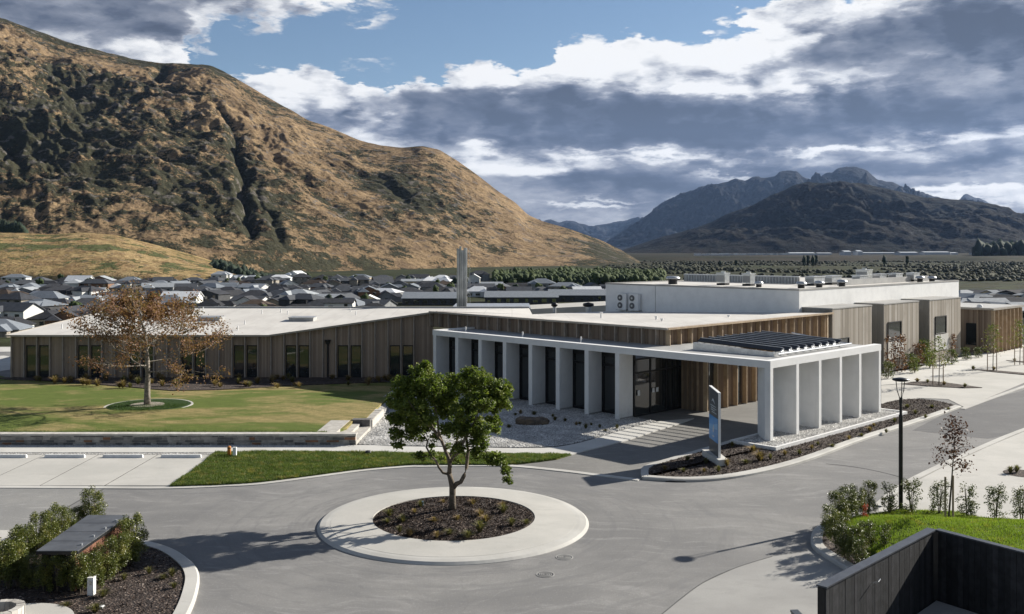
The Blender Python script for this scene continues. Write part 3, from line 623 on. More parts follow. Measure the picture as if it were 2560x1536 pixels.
# foot path
pth = [G(-500, 1113, .05), G(890, 1113, .05), G(935, 1115, .05), G(1180, 1119, .05), G(1300, 1121, .05), G(1380, 1119, .05), G(1437, 1110, .05), G(1497, 1094, .05), G(1572, 1071, .05), G(1640, 1055, .05), G(1665, 1052, .05)]
pth2 = [G(1735, 1046, .05), G(1700, 1059, .05), G(1640, 1077, .05), G(1567, 1101, .05), G(1491, 1120, .05), G(1429, 1136, .05), G(1221, 1133, .05), G(914, 1131, .05), G(703, 1129, .05), G(539, 1131, .05), G(-500, 1131, .05)]
surf('footpath', smooth_line(pth, 3)+pth2, .05, M['conc_light'])
surf('pebble_strip', [G(-500, 1131.5, .035), G(540, 1131.5, .035), G(528, 1137, .035), G(-500, 1136, .035)], .036, M['gravel'], -.02)
# verge
vg = [G(423, 1215.5, .05)]+[G(480, 1178, .05), G(539, 1131.5, .05)]+[G(703, 1129.5, .05), G(914, 1131.5, .05), G(1221, 1133.5, .05), G(1429, 1136.5, .05)]+smooth_line([G(1391, 1148, .05), G(1281, 1160.5, .05), G(1170, 1161.5, .05), G(1060, 1161.5, .05), G(1020, 1162.5, .05), G(905, 1172.5, .05), G(784, 1188.5, .05), G(650, 1205, .05), G(540, 1212, .05)], 4)
verge = surf('grass_verge', vg, .055, M['verge'])
# lawn: gridded so that it can fall towards the building
def poly_grid(name, poly, zf, mat, step, kind='structure', lift=0, skirt=None):
    xs = [p[0] for p in poly]; ys = [p[1] for p in poly]
    bm = bmesh.new(); vs_ = [bm.verts.new((p[0], p[1], 0)) for p in poly]; bm.faces.new(vs_)
    x = math.floor(min(xs)/step)*step
    while x < max(xs):
        bmesh.ops.bisect_plane(bm, geom=bm.verts[:]+bm.edges[:]+bm.faces[:], plane_co=(x, 0, 0), plane_no=(1, 0, 0)); x += step
    y = math.floor(min(ys)/step)*step
    while y < max(ys):
        bmesh.ops.bisect_plane(bm, geom=bm.verts[:]+bm.edges[:]+bm.faces[:], plane_co=(0, y, 0), plane_no=(0, 1, 0)); y += step
    if skirt is not None:
        be = [e for e in bm.edges if e.is_boundary]; r = bmesh.ops.extrude_edge_only(bm, edges=be); nv = set(v for v in r['geom'] if isinstance(v, bmesh.types.BMVert))
    else: nv = set()
    for v in bm.verts: v.co.z = (float(zf(v.co.x, v.co.y))+lift) if v not in nv else skirt
    bmesh.ops.recalc_face_normals(bm, faces=bm.faces)
    me = bpy.data.meshes.new(name); bm.to_mesh(me); bm.free(); me.materials.append(mat)
    for p_ in me.polygons: p_.use_smooth = False
    o = bpy.data.objects.new(name, me); col.objects.link(o); o['kind'] = kind; return o
def GL(px, py):                                          # on the sloping lawn
    z = .5
    for _ in range(30): X, Y = G(px, py, z); z = .6*z+.4*float(lawn_z(X, Y))
    return (X, Y)
WY = 70.9                                                 # the wing's front wall
WALL_Y0, WALL_Y1 = 46.6, 47.05
X_END = G(889, 1089, .5)[0]
lawn_poly = [(-75, WALL_Y1), (X_END-1.5, WALL_Y1), GL(866, 1068), GL(883, 1051), GL(912, 1049), GL(953, 1010), GL(991, 981), GL(1030, 962), (-8.5, WY-.1), (-37, WY-.1), (-44, 78), (-75, 84)]
poly_grid('lawn', lawn_poly, lawn_z, M['lawn'], 2.0, skirt=-.1)
bed_pts = [(x, y) for x, y in [GL(25, 951), GL(102, 953), GL(216, 960), GL(323, 969), GL(431, 978), GL(540, 976), GL(640, 971), GL(700, 966), GL(789, 963), GL(890, 959), GL(985, 956), GL(1010, 952)]]
poly_grid('mulch_bed', [(-38, WY-.12)]+bed_pts+[(-9, WY-.12)], lawn_z, M['mulch'], 2.0, lift=.05, skirt=-.1)
# ring of ground cover round the lawn tree
tcx, tcy = GL(368, 1014)
rr = (468-262)/2*tcy/F
band([(tcx+.1+rr*math.cos(a), tcy+rr*math.sin(a)) for a in np.linspace(0, 2*math.pi, 40, endpoint=False)], -.06, .06, .2, float(lawn_z(tcx, tcy))+.015, True).build('tree_ring_edging', M['kerb'], kind='structure')
MB().disc((tcx+.1, tcy), rr-.1, .2, float(lawn_z(tcx, tcy))+.03, 36).build('tree_ring_ground_cover', M['ringgrass'], kind='structure')
MB().disc((tcx, tcy), .95, .25, float(lawn_z(tcx, tcy))+.06, 20).build('tree_foot_soil', M['soil'], kind='structure')
# gravel garden in front of the portico
gp = [G(892, 1112), G(935, 1114), G(1180, 1118), G(1300, 1120), G(1380, 1118), G(1437, 1109), G(1497, 1093), G(1572, 1070), G(1640, 1055), P(9.4, 1.25), P(25.6, 1.25), P(25.7, .3), GL(1045, 960), GL(991, 980), GL(953, 1010), (X_END+.05, WALL_Y0)]
surf('gravel_garden', gp, .03, M['gravel'])
# roundabout: kerb, concrete apron and planting bed
RC = (-2.02, 33.65)
MB().lathe(RC, [(4.70, -.05), (4.69, .015), (4.60, .085), (4.40, .11), (4.25, .118)], 96).build('roundabout_kerb', M['kerb'], kind='structure')
MB().lathe(RC, [(4.25, .0), (4.25, .122), (3.2, .17), (2.82, .18), (2.80, .05)], 96).build('roundabout_apron', M['conc'], kind='structure')
def bed_disc(c, r, h, z, n=40, m=10):
    mb = MB(); mb.v.append((c[0], c[1], z+h))
    for j in range(1, m+1):
        for i in range(n):
            a = 2*math.pi*i/n; q = j/m; x, y = c[0]+r*q*math.cos(a), c[1]+r*q*math.sin(a)
            mb.v.append((x, y, z+h*(1-q*q)+(.03*float(pnoise(np.array([x*1.7]), np.array([y*1.7]))[0]) if j < m else 0)))
    for i in range(n): mb.f.append((0, 1+i, 1+(i+1) % n))
    for j in range(m-1):
        for i in range(n): a = 1+j*n+i; b_ = 1+j*n+(i+1) % n; mb.f.append((a, a+n, b_+n, b_))
    return mb
bed_disc(RC, 2.805, .13, .155).build('roundabout_bed', M['mulch'], kind='structure', smooth=True)
# portico island: kerb and mulch
out = smooth_line([G(1603, 1190), G(1606, 1176), G(1628, 1165), G(1690, 1147), G(1764, 1125), G(1838, 1103)], 4)
out = [G(1606, 1199)]+out
bot = smooth_line([G(1608, 1200), G(1708, 1205.5), G(1815, 1199.5), G(1930, 1178.5), G(2034, 1148.5), G(2153, 1104), G(2260, 1069.5), G(2340, 1043), G(2403, 1020)], 5)
top_ = smooth_line([G(2403, 1020), G(2360, 1009), G(2303, 1001), G(2244, 1003), G(2203, 1012)], 4)
isl = out+[P(1.3, .5), P(1.2, 13.2)]+top_[::-1][1:-1]+bot[::-1]
island_in = offset_line(out, -.3)+[P(1.3, .5), P(1.2, 13.0)]+offset_line(top_, .12)[::-1][1:-1]+offset_line(bot, .36)[::-1]
MB().prism(island_in, -.05, .10).build('canopy_island_bed', M['mulch'], kind='structure')
band(bot, -.02, .38, -.05, .125, chamfer=.06).build('canopy_island_kerb', M['kerb'], kind='structure')
band(out, .02, -.30, -.05, .115).build('driveway_kerb', M['kerb'], kind='structure')
band(top_, -.02, .14, -.05, .07).build('island_edging', M['kerb'], kind='structure')
# left foreground island
lo_out = smooth_line([G(250, 1328), G(300, 1335), G(361, 1357.5), G(428, 1377.5), G(478, 1411), G(498, 1444), G(494, 1484.5), G(478, 1531), G(440, 1600), G(380, 1690)], 5)
lw = .37
MB().prism([(-26, 27.5), (-16.5, 31)]+offset_line(lo_out, -lw)+[(-9, 19), (-26, 17)], -.05, .09).build('foreground_bed', M['mulch'], kind='structure')
band(lo_out, .0, -lw-.02, -.05, .125, chamfer=.06).build('foreground_kerb', M['kerb'], kind='structure')
surf('left_concrete_bay', [G(-300, 1331, .03), G(60, 1331, .03), G(90, 1338, .03), G(60, 1370, .03), G(20, 1400, .03), G(-300, 1420, .03)], .10, M['conc'])
cdx, cdy = G(30, 1560, .15); MB().disc((cdx, cdy), 1.42, -.05, .15, 48).build('concrete_disc', M['conc'], kind='structure')
# right foreground mound
mo = smooth_line([G(2185, 1290), G(2110, 1296), G(2064, 1311), G(2036, 1329), G(2027, 1352), G(2033, 1374), G(2064, 1397), G(2117, 1430), G(2180, 1470), G(2260, 1530)], 5)
band(mo, 0, .36, -.05, .125, chamfer=.06).build('mound_kerb', M['kerb'], kind='structure')
def mound_z(X, Y):
    X = np.asarray(X, float); Y = np.asarray(Y, float)
    d = (X-9.7)*.9; e = (34.6-.12*(X-10)-Y)
    return .10+.62*sstep(d, 0, 3.2)*sstep(e, -.2, 3.4)+.05*fbm(X/1.3, Y/1.3, 3)
mi = offset_line(mo, .34)
mound_poly = mi+[(16.5, 22.5), (30, 21), (30, 32.0), G(2560, 1322, .1), G(2400, 1280, .1), G(2252, 1273, .1)]
poly_grid('mound_bed', mound_poly, lambda x, y: .10+0*x, M['mulch'], 50)
grass_poly = [(11.2, 32.4), (10.85, 31.0), (10.9, 29.3), (11.6, 27.6), (12.6, 26.0), (13.5, 24.5), (30, 22), (30, 31.6), G(2560, 1326, .1), G(2400, 1284, .1), G(2252, 1276, .1), (12.4, 34.0)]
poly_grid('grass_mound', grass_poly, mound_z, M['mound'], .6, lift=.03, skirt=.05)
# concrete car park at right (near) with kerb strip along the road
cp = [V(2640, 985), V(2473, 1045), V(2400, 1075), V(2280, 1128), V(2210, 1163), V(2150, 1200), V(2100, 1245), (13.2, 34.6)]
surf('car_park', [V(2640, 980, .02), V(2473, 1043, .02), V(2385, 1080, .02), V(2280, 1128, .02), V(2195, 1172, .02), V(2130, 1225, .02), (12.2, 33.9), (30, 30), (70, 34)], .03, M['conc'])
kl = [V(2760, 938), V(2640, 983), V(2473, 1043), V(2385, 1080), V(2280, 1128), V(2195, 1172), V(2130, 1225)]
band(smooth_line(kl, 3), 0, -.30, -.03, .045).build('car_park_kerb', M['kerb'], kind='structure')
# far car park and building path on the right
surf('far_car_park', [V(2128, 918), V(2300, 893), V(2473, 850), V(2700, 800), V(2750, 880), V(2473, 925), V(2330, 985), V(2290, 965), V(2215, 962), V(2128, 985)], .02, M['conc'], -.03)
band([V(2318, 988), V(2380, 965), V(2473, 932), V(2620, 885), V(2760, 845)], 0, -.30, -.03, .035).build('far_kerb', M['kerb'], kind='structure')
surf('building_path', [V(2128, 930, .05), V(2128, 903, .05), V(2190, 893, .05), V(2300, 868, .05), V(2390, 850, .05), V(2473, 833, .05), V(2640, 795, .05), V(2640, 812, .05), V(2473, 860, .05), V(2340, 893, .05), V(2200, 925, .05)], .05, M['conc_light'])
surf('garden_strip', [P(8.4, 15), P(8.4, 31), P(7.6, 46), P(7.2, 58), V(2640, 797), V(2473, 833), V(2390, 851), V(2300, 868), V(2190, 893), V(2128, 903), P(5, 14)], .04, M['soil'])
def bedv(name, pts): return surf(name, [V(*p) for p in pts], .06, M['mulch'])
bedv('mulch_island', [(2176, 929), (2205, 924), (2250, 922), (2300, 928), (2372, 938), (2330, 939), (2250, 935)])
bedv('mulch_strip', [(2345, 893), (2400, 896), (2560, 910), (2560, 915), (2400, 900)])
bedv('mulch_strip', [(2430, 872), (2500, 876), (2600, 882), (2600, 886), (2500, 880)])
def manhole(px, py, lab):
    c = G(px, py); o = thing('manhole_cover', (c[0], c[1], 0), lab, 'manhole cover', 'round manhole covers in the road')
    MB().lathe(c, [(.27, -.01), (.27, .012), (.235, .012), (.235, -.01)], 28, True).build('frame', M['conc_grey'], o)
    MB().disc(c, .232, -.01, .006, 28).build('lid', M['dark'], o)
    for r in (.06, .12, .18): MB().lathe(c, [(r+.014, .004), (r+.014, .014), (r-.014, .014), (r-.014, .004)], 24, True).build('ring', M['conc_grey'], o)
manhole(1411, 1394, 'round manhole cover in the asphalt, the one closer to the roundabout kerb')
manhole(1363.5, 1437, 'round manhole cover in the asphalt, the nearer one to the bottom of the picture')
gr = G(1688, 1203.5); o = thing('drain_grate', (gr[0], gr[1], 0), 'slotted black storm drain grate beside the canopy island kerb', 'drain grate')
MB().box(gr[0]-.40, gr[0]+.40, gr[1]-.16, gr[1]+.10, -.01, .034).build('frame', M['black'], o)
for i in range(12): x = gr[0]-.36+i*.064; MB().box(x, x+.028, gr[1]-.13, gr[1]+.07, .034, .05).build('bar', M['conc_grey'], o)
# ================================================================== portico
C0 = (12.55, 46.82, 0)
def L(p, q, z): x, y = P(p, q); return (x, y, z)
def lbox(mb, p0, p1, q0, q1, z0, z1): return mb.prism([P(p0, q0), P(p1, q0), P(p1, q1), P(p0, q1)], z0, z1)
PT, PB = 4.07, 3.71                                       # top and underside of the fascia
PL, PD = 25.6, 12.05                                      # portico length (front), depth (right side)
port = thing('portico', C0, 'long white L-shaped portico with deep white fins in front of the glazed entrance', 'portico')
# opening for the skylight in the canopy roof
SK = (1.6, 6.3, 2.9, 10.0)                                # p0,p1,q0,q1
mb = MB()
lbox(mb, 0, PL, 0, .42, PB, PT); lbox(mb, 0, .42, .42, PD, PB, PT); mb.build('fascia_beam', M['white_trim'], port)
mb = MB()
lbox(mb, .42, PL-.3, .42, SK[2], PB+.02, PT-.12); lbox(mb, .42, SK[0], SK[2], PD, PB+.02, PT-.12); lbox(mb, SK[1], 9.9, SK[2], PD, PB+.02, PT-.12); lbox(mb, SK[0], SK[1], SK[3], PD, PB+.02, PT-.12); lbox(mb, 9.9, PL+1, SK[2], 4.7, PB+.02, PT-.12)
mb.build('canopy_roof', M['roof_grey'], port)
lbox(MB(), PL-.3, PL, .42, 4.7, PB, PT).build('end_beam', M['white_trim'], port)
for i in range(8):                                        # front fins, seen end-on
    p0 = 9.42+i*2.26; MB_ = MB(); lbox(MB_, p0, p0+.30, 0.001, 1.2, 0.02, PB); MB_.build('fin', M['white_trim'], port)
    MB2 = MB(); lbox(MB2, p0-.02, p0+.32, .06, 1.22, -.02, .12); MB2.build('fin_foot', M['conc_grey'], port)
for i in range(1, 6):                                     # side fins
    q0 = [0, 2.49, 4.80, 7.07, 9.33, 11.76][i]; MB_ = MB(); lbox(MB_, 0.001, 1.3, q0, q0+.26, 0.1, PB); MB_.build('fin', M['white_trim'], port)
a0, a1, a2, a3 = P(0, 0), P(.30, 0), P(0, .26), P(1.05, 1.0); a4 = P(1.2, .75); a5 = P(.78, 1.1)
MB().prism([a0, a2, P(.9, 1.28), P(1.28, .95), a1], 0.1, PB).build('corner_pier', M['white_trim'], port)
# planter plinth under the side fins
pl = thing('planter_plinth', L(1, 5, 0), 'low white kerbed plinth of gravel under the side fins of the canopy', 'planter')
mb = MB(); o_, i_ = (-1.15, 1.35, -1.45, 12.9), (-1.0, 1.2, -1.3, 12.75)
for a, b_, c_, d_ in ((o_[0], i_[0], o_[2], o_[3]), (i_[1], o_[1], o_[2], o_[3]), (i_[0], i_[1], o_[2], i_[2]), (i_[0], i_[1], i_[3], o_[3])): lbox(mb, a, b_, c_, d_, -.05, .26)
mb.build('kerb', M['white_trim'], pl); lbox(MB(), i_[0], i_[1], i_[2], i_[3], -.05, .18).build('gravel_fill', M['gravel'], pl)
# ================================================================== skylight with dark louvres
sk = thing('louvred_skylight', L(4, 6, PT), 'raised skylight with rows of black louvres on top of the white canopy', 'skylight')
s0, s1, s2, s3 = SK; zl, zh = PT-.12, PT+.27
mb = MB()
mb.hexa([L(s0-.15, s2-.12, zl), L(s1+.15, s2-.12, zl), L(s1+.15, s2, zl), L(s0-.15, s2, zl)], [L(s0-.15, s2-.12, zl+.22), L(s1+.15, s2-.12, zh), L(s1+.15, s2, zh), L(s0-.15, s2, zl+.22)])
mb.hexa([L(s0-.15, s3, zl), L(s1+.15, s3, zl), L(s1+.15, s3+.12, zl), L(s0-.15, s3+.12, zl)], [L(s0-.15, s3, zl+.22), L(s1+.15, s3, zh), L(s1+.15, s3+.12, zh), L(s0-.15, s3+.12, zl+.22)])
mb.hexa([L(s1, s2, zl), L(s1+.12, s2, zl), L(s1+.12, s3, zl), L(s1, s3, zl)], [L(s1, s2, zh), L(s1+.12, s2, zh), L(s1+.12, s3, zh), L(s1, s3, zh)])
mb.hexa([L(s0-.12, s2, zl), L(s0, s2, zl), L(s0, s3, zl), L(s0-.12, s3, zl)], [L(s0-.12, s2, zl+.24), L(s0, s2, zl+.24), L(s0, s3, zl+.24), L(s0-.12, s3, zl+.24)])
mb.build('curb', M['galv'], sk)
nl = 9
def zs(p): return zl+.24+(zh-zl-.22)*(p-s0)/(s1-s0)
for i in range(nl):
    q = s2+.25+(s3-s2-.7)*i/(nl-1); w_ = .30
    MB().hexa([L(s0-.3, q, zs(s0-.3)), L(s1+.1, q, zs(s1+.1)), L(s1+.1, q+w_, zs(s1+.1)+.15), L(s0-.3, q+w_, zs(s0-.3)+.15)],
              [L(s0-.3, q-.04, zs(s0-.3)+.05), L(s1+.1, q-.04, zs(s1+.1)+.05), L(s1+.1, q+w_-.04, zs(s1+.1)+.20), L(s0-.3, q+w_-.04, zs(s0-.3)+.20)]).build('louvre', M['black'], sk)
    MB().tube([L(s0-.3, q+w_, zs(s0-.3)+.215), L(s1+.1, q+w_, zs(s1+.1)+.215)], .018, 5).build('louvre_edge', M['galv'], sk)
    if i < 8: MB().hexa([L(s0-.36, q, zs(s0)-.02), L(s0-.30, q, zs(s0)-.02), L(s0-.30, q+w_, zs(s0)-.02), L(s0-.36, q+w_, zs(s0)-.02)], [L(s0-.36, q, zs(s0)+.05), L(s0-.30, q, zs(s0)+.05), L(s0-.30, q+w_, zs(s0)+.17), L(s0-.36, q+w_, zs(s0)+.17)]).build('louvre_end', M['galv'], sk)
MB().tube([L(s0-.5, s2-.3, PT+.06), L(s0-.5, s3+.6, PT+.06)], .05, 8).build('rail', M['steel'], sk)
MB().tube([L(s0-.5, s3+.2, PT+.08), L(s1-1.5, s3+.55, PT+.45)], .035, 8).build('stay', M['steel'], sk)
# ================================================================== main building (centre)
HC, ZC, ZE = 8.9, 4.97, 4.03                             # clerestory corner p, eave height, foot of the clerestory on the portico roof
QC = 3.57; QW = 22.4                                       # clerestory q, right end of the timber wall
main = thing('entrance_building', L(14, 12, 0), 'timber clad hospital building behind the white portico with a pale flat roof', 'building')
TW = 7.87                                                 # p of the entrance side wall below the canopy
# walls: clerestory (front), upper right side, lower wall round the entrance, glazing wall behind the front fins
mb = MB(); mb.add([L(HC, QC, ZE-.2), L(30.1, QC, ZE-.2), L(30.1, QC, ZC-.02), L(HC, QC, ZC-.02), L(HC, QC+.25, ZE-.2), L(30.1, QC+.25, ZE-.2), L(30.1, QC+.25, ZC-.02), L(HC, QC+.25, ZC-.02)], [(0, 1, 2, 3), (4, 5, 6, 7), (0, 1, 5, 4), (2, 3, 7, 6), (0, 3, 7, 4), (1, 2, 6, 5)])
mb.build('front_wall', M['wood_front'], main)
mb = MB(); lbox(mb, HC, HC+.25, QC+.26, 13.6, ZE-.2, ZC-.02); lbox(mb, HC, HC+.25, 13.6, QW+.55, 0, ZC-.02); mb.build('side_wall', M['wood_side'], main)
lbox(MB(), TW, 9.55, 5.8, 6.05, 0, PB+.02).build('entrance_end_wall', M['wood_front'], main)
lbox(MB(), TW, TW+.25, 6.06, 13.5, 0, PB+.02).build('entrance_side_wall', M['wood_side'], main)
lbox(MB(), 9.4, PL+.2, 1.30, 1.42, 2.95, PB+.02).build('glazing_head', M['dark'], main)
lbox(MB(), 9.5, PL+.2, 1.75, 1.9, 0, 2.95).build('inner_wall', M['black'], main)
for i in range(7):                                        # tall windows between the front fins
    p0 = 9.72+i*2.26; p1 = p0+1.96
    w = lbox(MB(), p0+.0, p1, 1.25, 1.27, .05, 3.3).build('window', M['glass'], main)
    for (u0, u1, z0, z1) in ((p0, p0+.09, .05, 3.7), (p1-.09, p1, .05, 3.7), (p0+.09, p1-.09, .05, .16), (p0+.09, p1-.09, 2.75, 2.87), (p0+.09, p1-.09, 3.3, 3.7)):
        lbox(MB(), u0, u1, 1.16, 1.3, z0, z1).build('frame', M['dark'], w)
    # reveals: each window sits in pale wall returns seen at a slant
    lbox(MB(), p0+.60*(i > 9), p0+.0, 1.2, 1.3, 0, 3.3)
# entrance glazing below the canopy: runs from the last fin back to the door corner
ent0, ent1 = 9.6, 5.8
gl = lbox(MB(), 9.45, 9.47, 1.3, 5.8, .05, 3.3).build('entrance_glazing', M['glass'], main)
for q in (1.3, 2.8, 4.3, 5.72): lbox(MB(), 9.40, 9.5, q, q+.09, .02, 3.3).build('mullion', M['dark'], gl)
for z in (.02, 2.45, 3.2): lbox(MB(), 9.41, 9.49, 1.39, 5.72, z, z+.09).build('rail', M['dark'], gl)
for q0, z0, z1 in ((2.95, 1.25, 1.5), (3.3, 1.25, 1.5), (1.6, 1.2, 1.5)): lbox(MB(), 9.38, 9.395, q0, q0+.22, z0, z1).build('notice', M['white'], gl)
# fins on the walls
def fins(parent, mat, mk, n0, n1, w=.06):
    for i in range(n0, n1): mk(i)
for i in range(21):                                       # clerestory
    p0 = 9.38+1.024*i; lbox(MB(), p0, p0+.06, QC-.28, QC-.001, ZE-.14, ZC-.08).build('fin', M['fin_grey'], main)
q_ = HC
for i in range(18):
    q0 = QC+.02+i*1.076; 
    lbox(MB(), HC-.30, HC-.001, q0, q0+.06, ZE-.14 if q0 < 14 else 0, ZC-.08).build('fin', M['fin_gold'], main)
lbox(MB(), HC-.24, HC-.001, QW-.1, QW+.1, 0, ZC-.08).build('end_post', M['fin_gold'], main)
for i in range(8):
    q0 = 5.82+i*1.055; lbox(MB(), TW-.30, TW-.001, q0, q0+.065, 0.02, PB+.02).build('fin', M['fin_gold'], main)
for q0 in (6.35, 6.62, 9.45, 9.62): lbox(MB(), TW-.03, TW-.002, q0, q0+.26, .1, PB).build('slot_window', M['glass'], main)
for p0 in (8.15, 8.5, 8.85, 9.2): lbox(MB(), p0, p0+.05, 5.62, 5.80, .02, PB).build('fin', M['fin'], main)
# roof of the centre: falls from the timber eaves to the white block
mb = MB()
r0, r1, r2, r3, r4 = L(HC-.42, QC-.42, ZC), L(30.1, QC-.42, ZC), L(33.0, 24, 3.9), L(HC-.42, 24, 4.3), L(HC-.42, QW+.5, ZC)
mb.add([L(HC-.42, QC-.42, ZC), L(29.9, QC-.42, ZC), L(29.9, 14, 4.25), L(29.9, 24.5, 4.05), L(HC+2.2, 24.5, 4.2), L(HC-.42, 22.95, ZC)], [(0, 1, 2, 5), (5, 2, 3, 4)])
mb.build('roof', M['roof_pale'], main, recalc=False)
lbox(MB(), HC-.44, 29.8, QC-.46, QC-.34, ZC-.085, ZC+.03).build('eave_flashing', M['fascia'], main)
lbox(MB(), HC-.46, HC-.34, QC-.34, 22.9, ZC-.085, ZC+.03).build('side_flashing', M['fin_gold'], main)
lbox(MB(), HC-.34, 29.8, QC-.34, QC, ZC-.075, ZC-.035).build('soffit', M['fin_grey'], main)
for p0, q0 in ((15.2, 11), (12.4, 15.5), (20.5, 11.5), (13.6, 9.5)):
    v = MB().tube([L(p0, q0, 4.3), L(p0, q0, 4.9)], .06, 8).build('vent_pipe', M['white'], main); MB().tube([L(p0, q0, 4.9), L(p0, q0, 4.98)], .10, 8).build('cap', M['white'], v)
for p0 in (23.7, 18.3, 13.4): v = MB().tube([L(p0, 1.3, PT-.12), L(p0, 1.3, PT+.24)], .05, 8).build('vent_pipe', M['white'], port)
# ================================================================== wing (left)
xpx = lambda px: (px-CX)/F*WY
XL, XB, XP = xpx(29.7), xpx(673), xpx(1082)
ZLOW, ZPK, ZF_ = 3.22, 4.97, -.1
wing = thing('timber_wing', (XL+14, WY+8, -.2), 'long timber clad wing with paired dark windows and pale folded roof behind the lawn', 'building')
def eave(x): return ZLOW if x < XB else ZLOW+(ZPK-ZLOW)*(x-XB)/(XP-XB)
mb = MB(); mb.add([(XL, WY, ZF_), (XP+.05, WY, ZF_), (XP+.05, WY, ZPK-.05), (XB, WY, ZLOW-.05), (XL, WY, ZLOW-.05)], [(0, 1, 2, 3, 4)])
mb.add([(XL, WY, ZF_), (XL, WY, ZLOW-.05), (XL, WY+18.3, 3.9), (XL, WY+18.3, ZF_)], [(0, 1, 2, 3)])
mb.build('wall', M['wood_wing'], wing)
fx = lambda i: xpx(62.5+32.43*i)
for i in range(-1, 31):
    x = fx(i) if i >= 0 else XL+.06
    if i == 30: x = xpx(1035)
    MB().box(x-.04, x+.04, WY-.24, WY-.001, ZF_+.1, eave(x)-.09).build('fin', M['fin_grey'], wing)
for i0 in (0, 4, 8, 12, 16, 20, 24, 28):
    for j in (0, 1):
        xa, xb_ = fx(i0+j)+.13, fx(i0+j+1)-.07
        w = MB().box(xa+.05, xb_-.05, WY-.03, WY-.012, .02, 2.38).build('window', M['glass'], wing)
        for bx_ in ((xa, xa+.05, .0, 2.46), (xb_-.05, xb_, .0, 2.46), (xa+.05, xb_-.05, 2.38, 2.46), (xa+.05, xb_-.05, -.06, .02)): MB().box(bx_[0], bx_[1], WY-.08, WY-.005, bx_[2], bx_[3]).build('frame', M['dark'], w)
xd = fx(23)+.35
dp = MB().tube([(xd, WY-.12, -.1), (xd, WY-.12, 2.7)], .07, 8).build('downpipe', M['dark'], wing); MB().hexa([(xd-.12, WY-.22, 2.55), (xd+.12, WY-.22, 2.55), (xd+.12, WY-.02, 2.55), (xd-.12, WY-.02, 2.55)], [(xd-.2, WY-.28, 2.85), (xd+.2, WY-.28, 2.85), (xd+.2, WY-.01, 2.85), (xd-.2, WY-.01, 2.85)]).build('hopper', M['dark'], dp)
# roof planes
ya = WY-.35; YR = 90.3
A_, B_, Pk, D_, E_ = (XL-.3, ya, ZLOW), (XB, ya, ZLOW), (XP+.35, ya, ZPK), (XL-.3, YR, 3.99), (1.6, YR, 3.99)
mb = MB(); mb.add([A_, B_, Pk, D_, E_, L(29.9, QC-.42, ZC), L(29.9, 14, 4.25)], [(0, 1, 4, 3), (1, 2, 4), (2, 6, 4)])
mb.build('roof', M['roof_pale'], wing, recalc=False)
def bar(a, b_, w, h, name, mat, par, dz=0):
    a, b_ = Vector(a), Vector(b_); u = (b_-a).normalized(); s_ = u.cross(Vector((0, 0, 1))).normalized()*w/2
    MB().hexa([a-s_+Vector((0, 0, dz)), b_-s_+Vector((0, 0, dz)), b_+s_+Vector((0, 0, dz)), a+s_+Vector((0, 0, dz))], [a-s_+Vector((0, 0, dz+h)), b_-s_+Vector((0, 0, dz+h)), b_+s_+Vector((0, 0, dz+h)), a+s_+Vector((0, 0, dz+h))]).build(name, mat, par)
bar(A_, B_, .08, .13, 'eave_flashing', M['fascia'], wing, -.11); bar(B_, Pk, .08, .13, 'eave_flashing', M['fascia'], wing, -.11)
bar(A_, D_, .10, .10, 'verge_flashing', M['fascia'], wing, -.06)
bar((XL-.3, YR+.1, 3.99), (1.6, YR+.1, 3.99), .2, .35, 'back_parapet', M['roof_grey'], wing, -.2)
for i in range(24): pass
def on_roof(px, py, zg=3.6):
    # intersect the sight line with the flat left roof plane (rises from ZLOW at ya to 3.99 at YR)
    k_ = (3.99-ZLOW)/(YR-ya); Y = (CH-ZLOW+k_*ya)/((py-HY)/F+k_); return ((px-CX)/F*Y, Y, ZLOW+k_*(Y-ya))
for (px0, px1, pyb, lab) in ((722, 783, 804, 'low flat skylight box on the wing roof, the right one'), (493, 549, 803, 'low flat skylight box on the wing roof, the left one')):
    a, b_ = on_roof(px0, pyb), on_roof(px1, pyb)
    s = thing('roof_skylight', a, lab, 'skylight', 'skylights on the wing roof')
    MB().box(a[0], b_[0], a[1], a[1]+1.5, a[2]-.05, a[2]+.28).build('curb', M['roof_grey'], s); MB().box(a[0]-.05, b_[0]+.05, a[1]-.05, a[1]+1.55, a[2]+.28, a[2]+.34).build('glazed_top', M['galv'], s)
for px_, py_ in ((155, 822), (594, 826), (612, 812), (655, 785), (702, 782), (890, 788), (719, 787), (508, 777), (876, 780), (463, 822)):
    a = on_roof(px_, py_); v = MB().tube([a, (a[0], a[1], a[2]+.34)], .045, 8).build('vent_pipe', M['white'], wing)
# ================================================================== white theatre block
WB = 11.0; WQ = 22.6; WT = 6.5
block = thing('white_block', L(18, 30, 0), 'tall white rendered block with plant on its roof behind the entrance building', 'building')
pe = 29.4; qe = 52.5
mb = MB(); lbox(mb, WB, pe, WQ, qe, 3.0, WT-.02)
mb.build('rendered_wall', M['white'], block)
for a in ((WB-.03, pe+.03, WQ-.04, WQ+.16), (WB-.03, WB+.2, WQ+.16, qe), (WB+.2, pe, qe-.2, qe), (pe-.2, pe+.03, WQ+.16, qe-.2)): lbox(MB(), *a, WT-.02, WT+.10).build('coping', M['conc_grey'], block)
lbox(MB(), WB+.2, pe-.2, WQ+.16, qe-.2, WT-.02, WT+.02).build('roof', M['roof_pale'], block)
lbox(MB(), 24.02, 24.06, WQ-.012, WQ-.001, 3.9, WT-.03).build('movement_joint', M['conc_grey'], block)
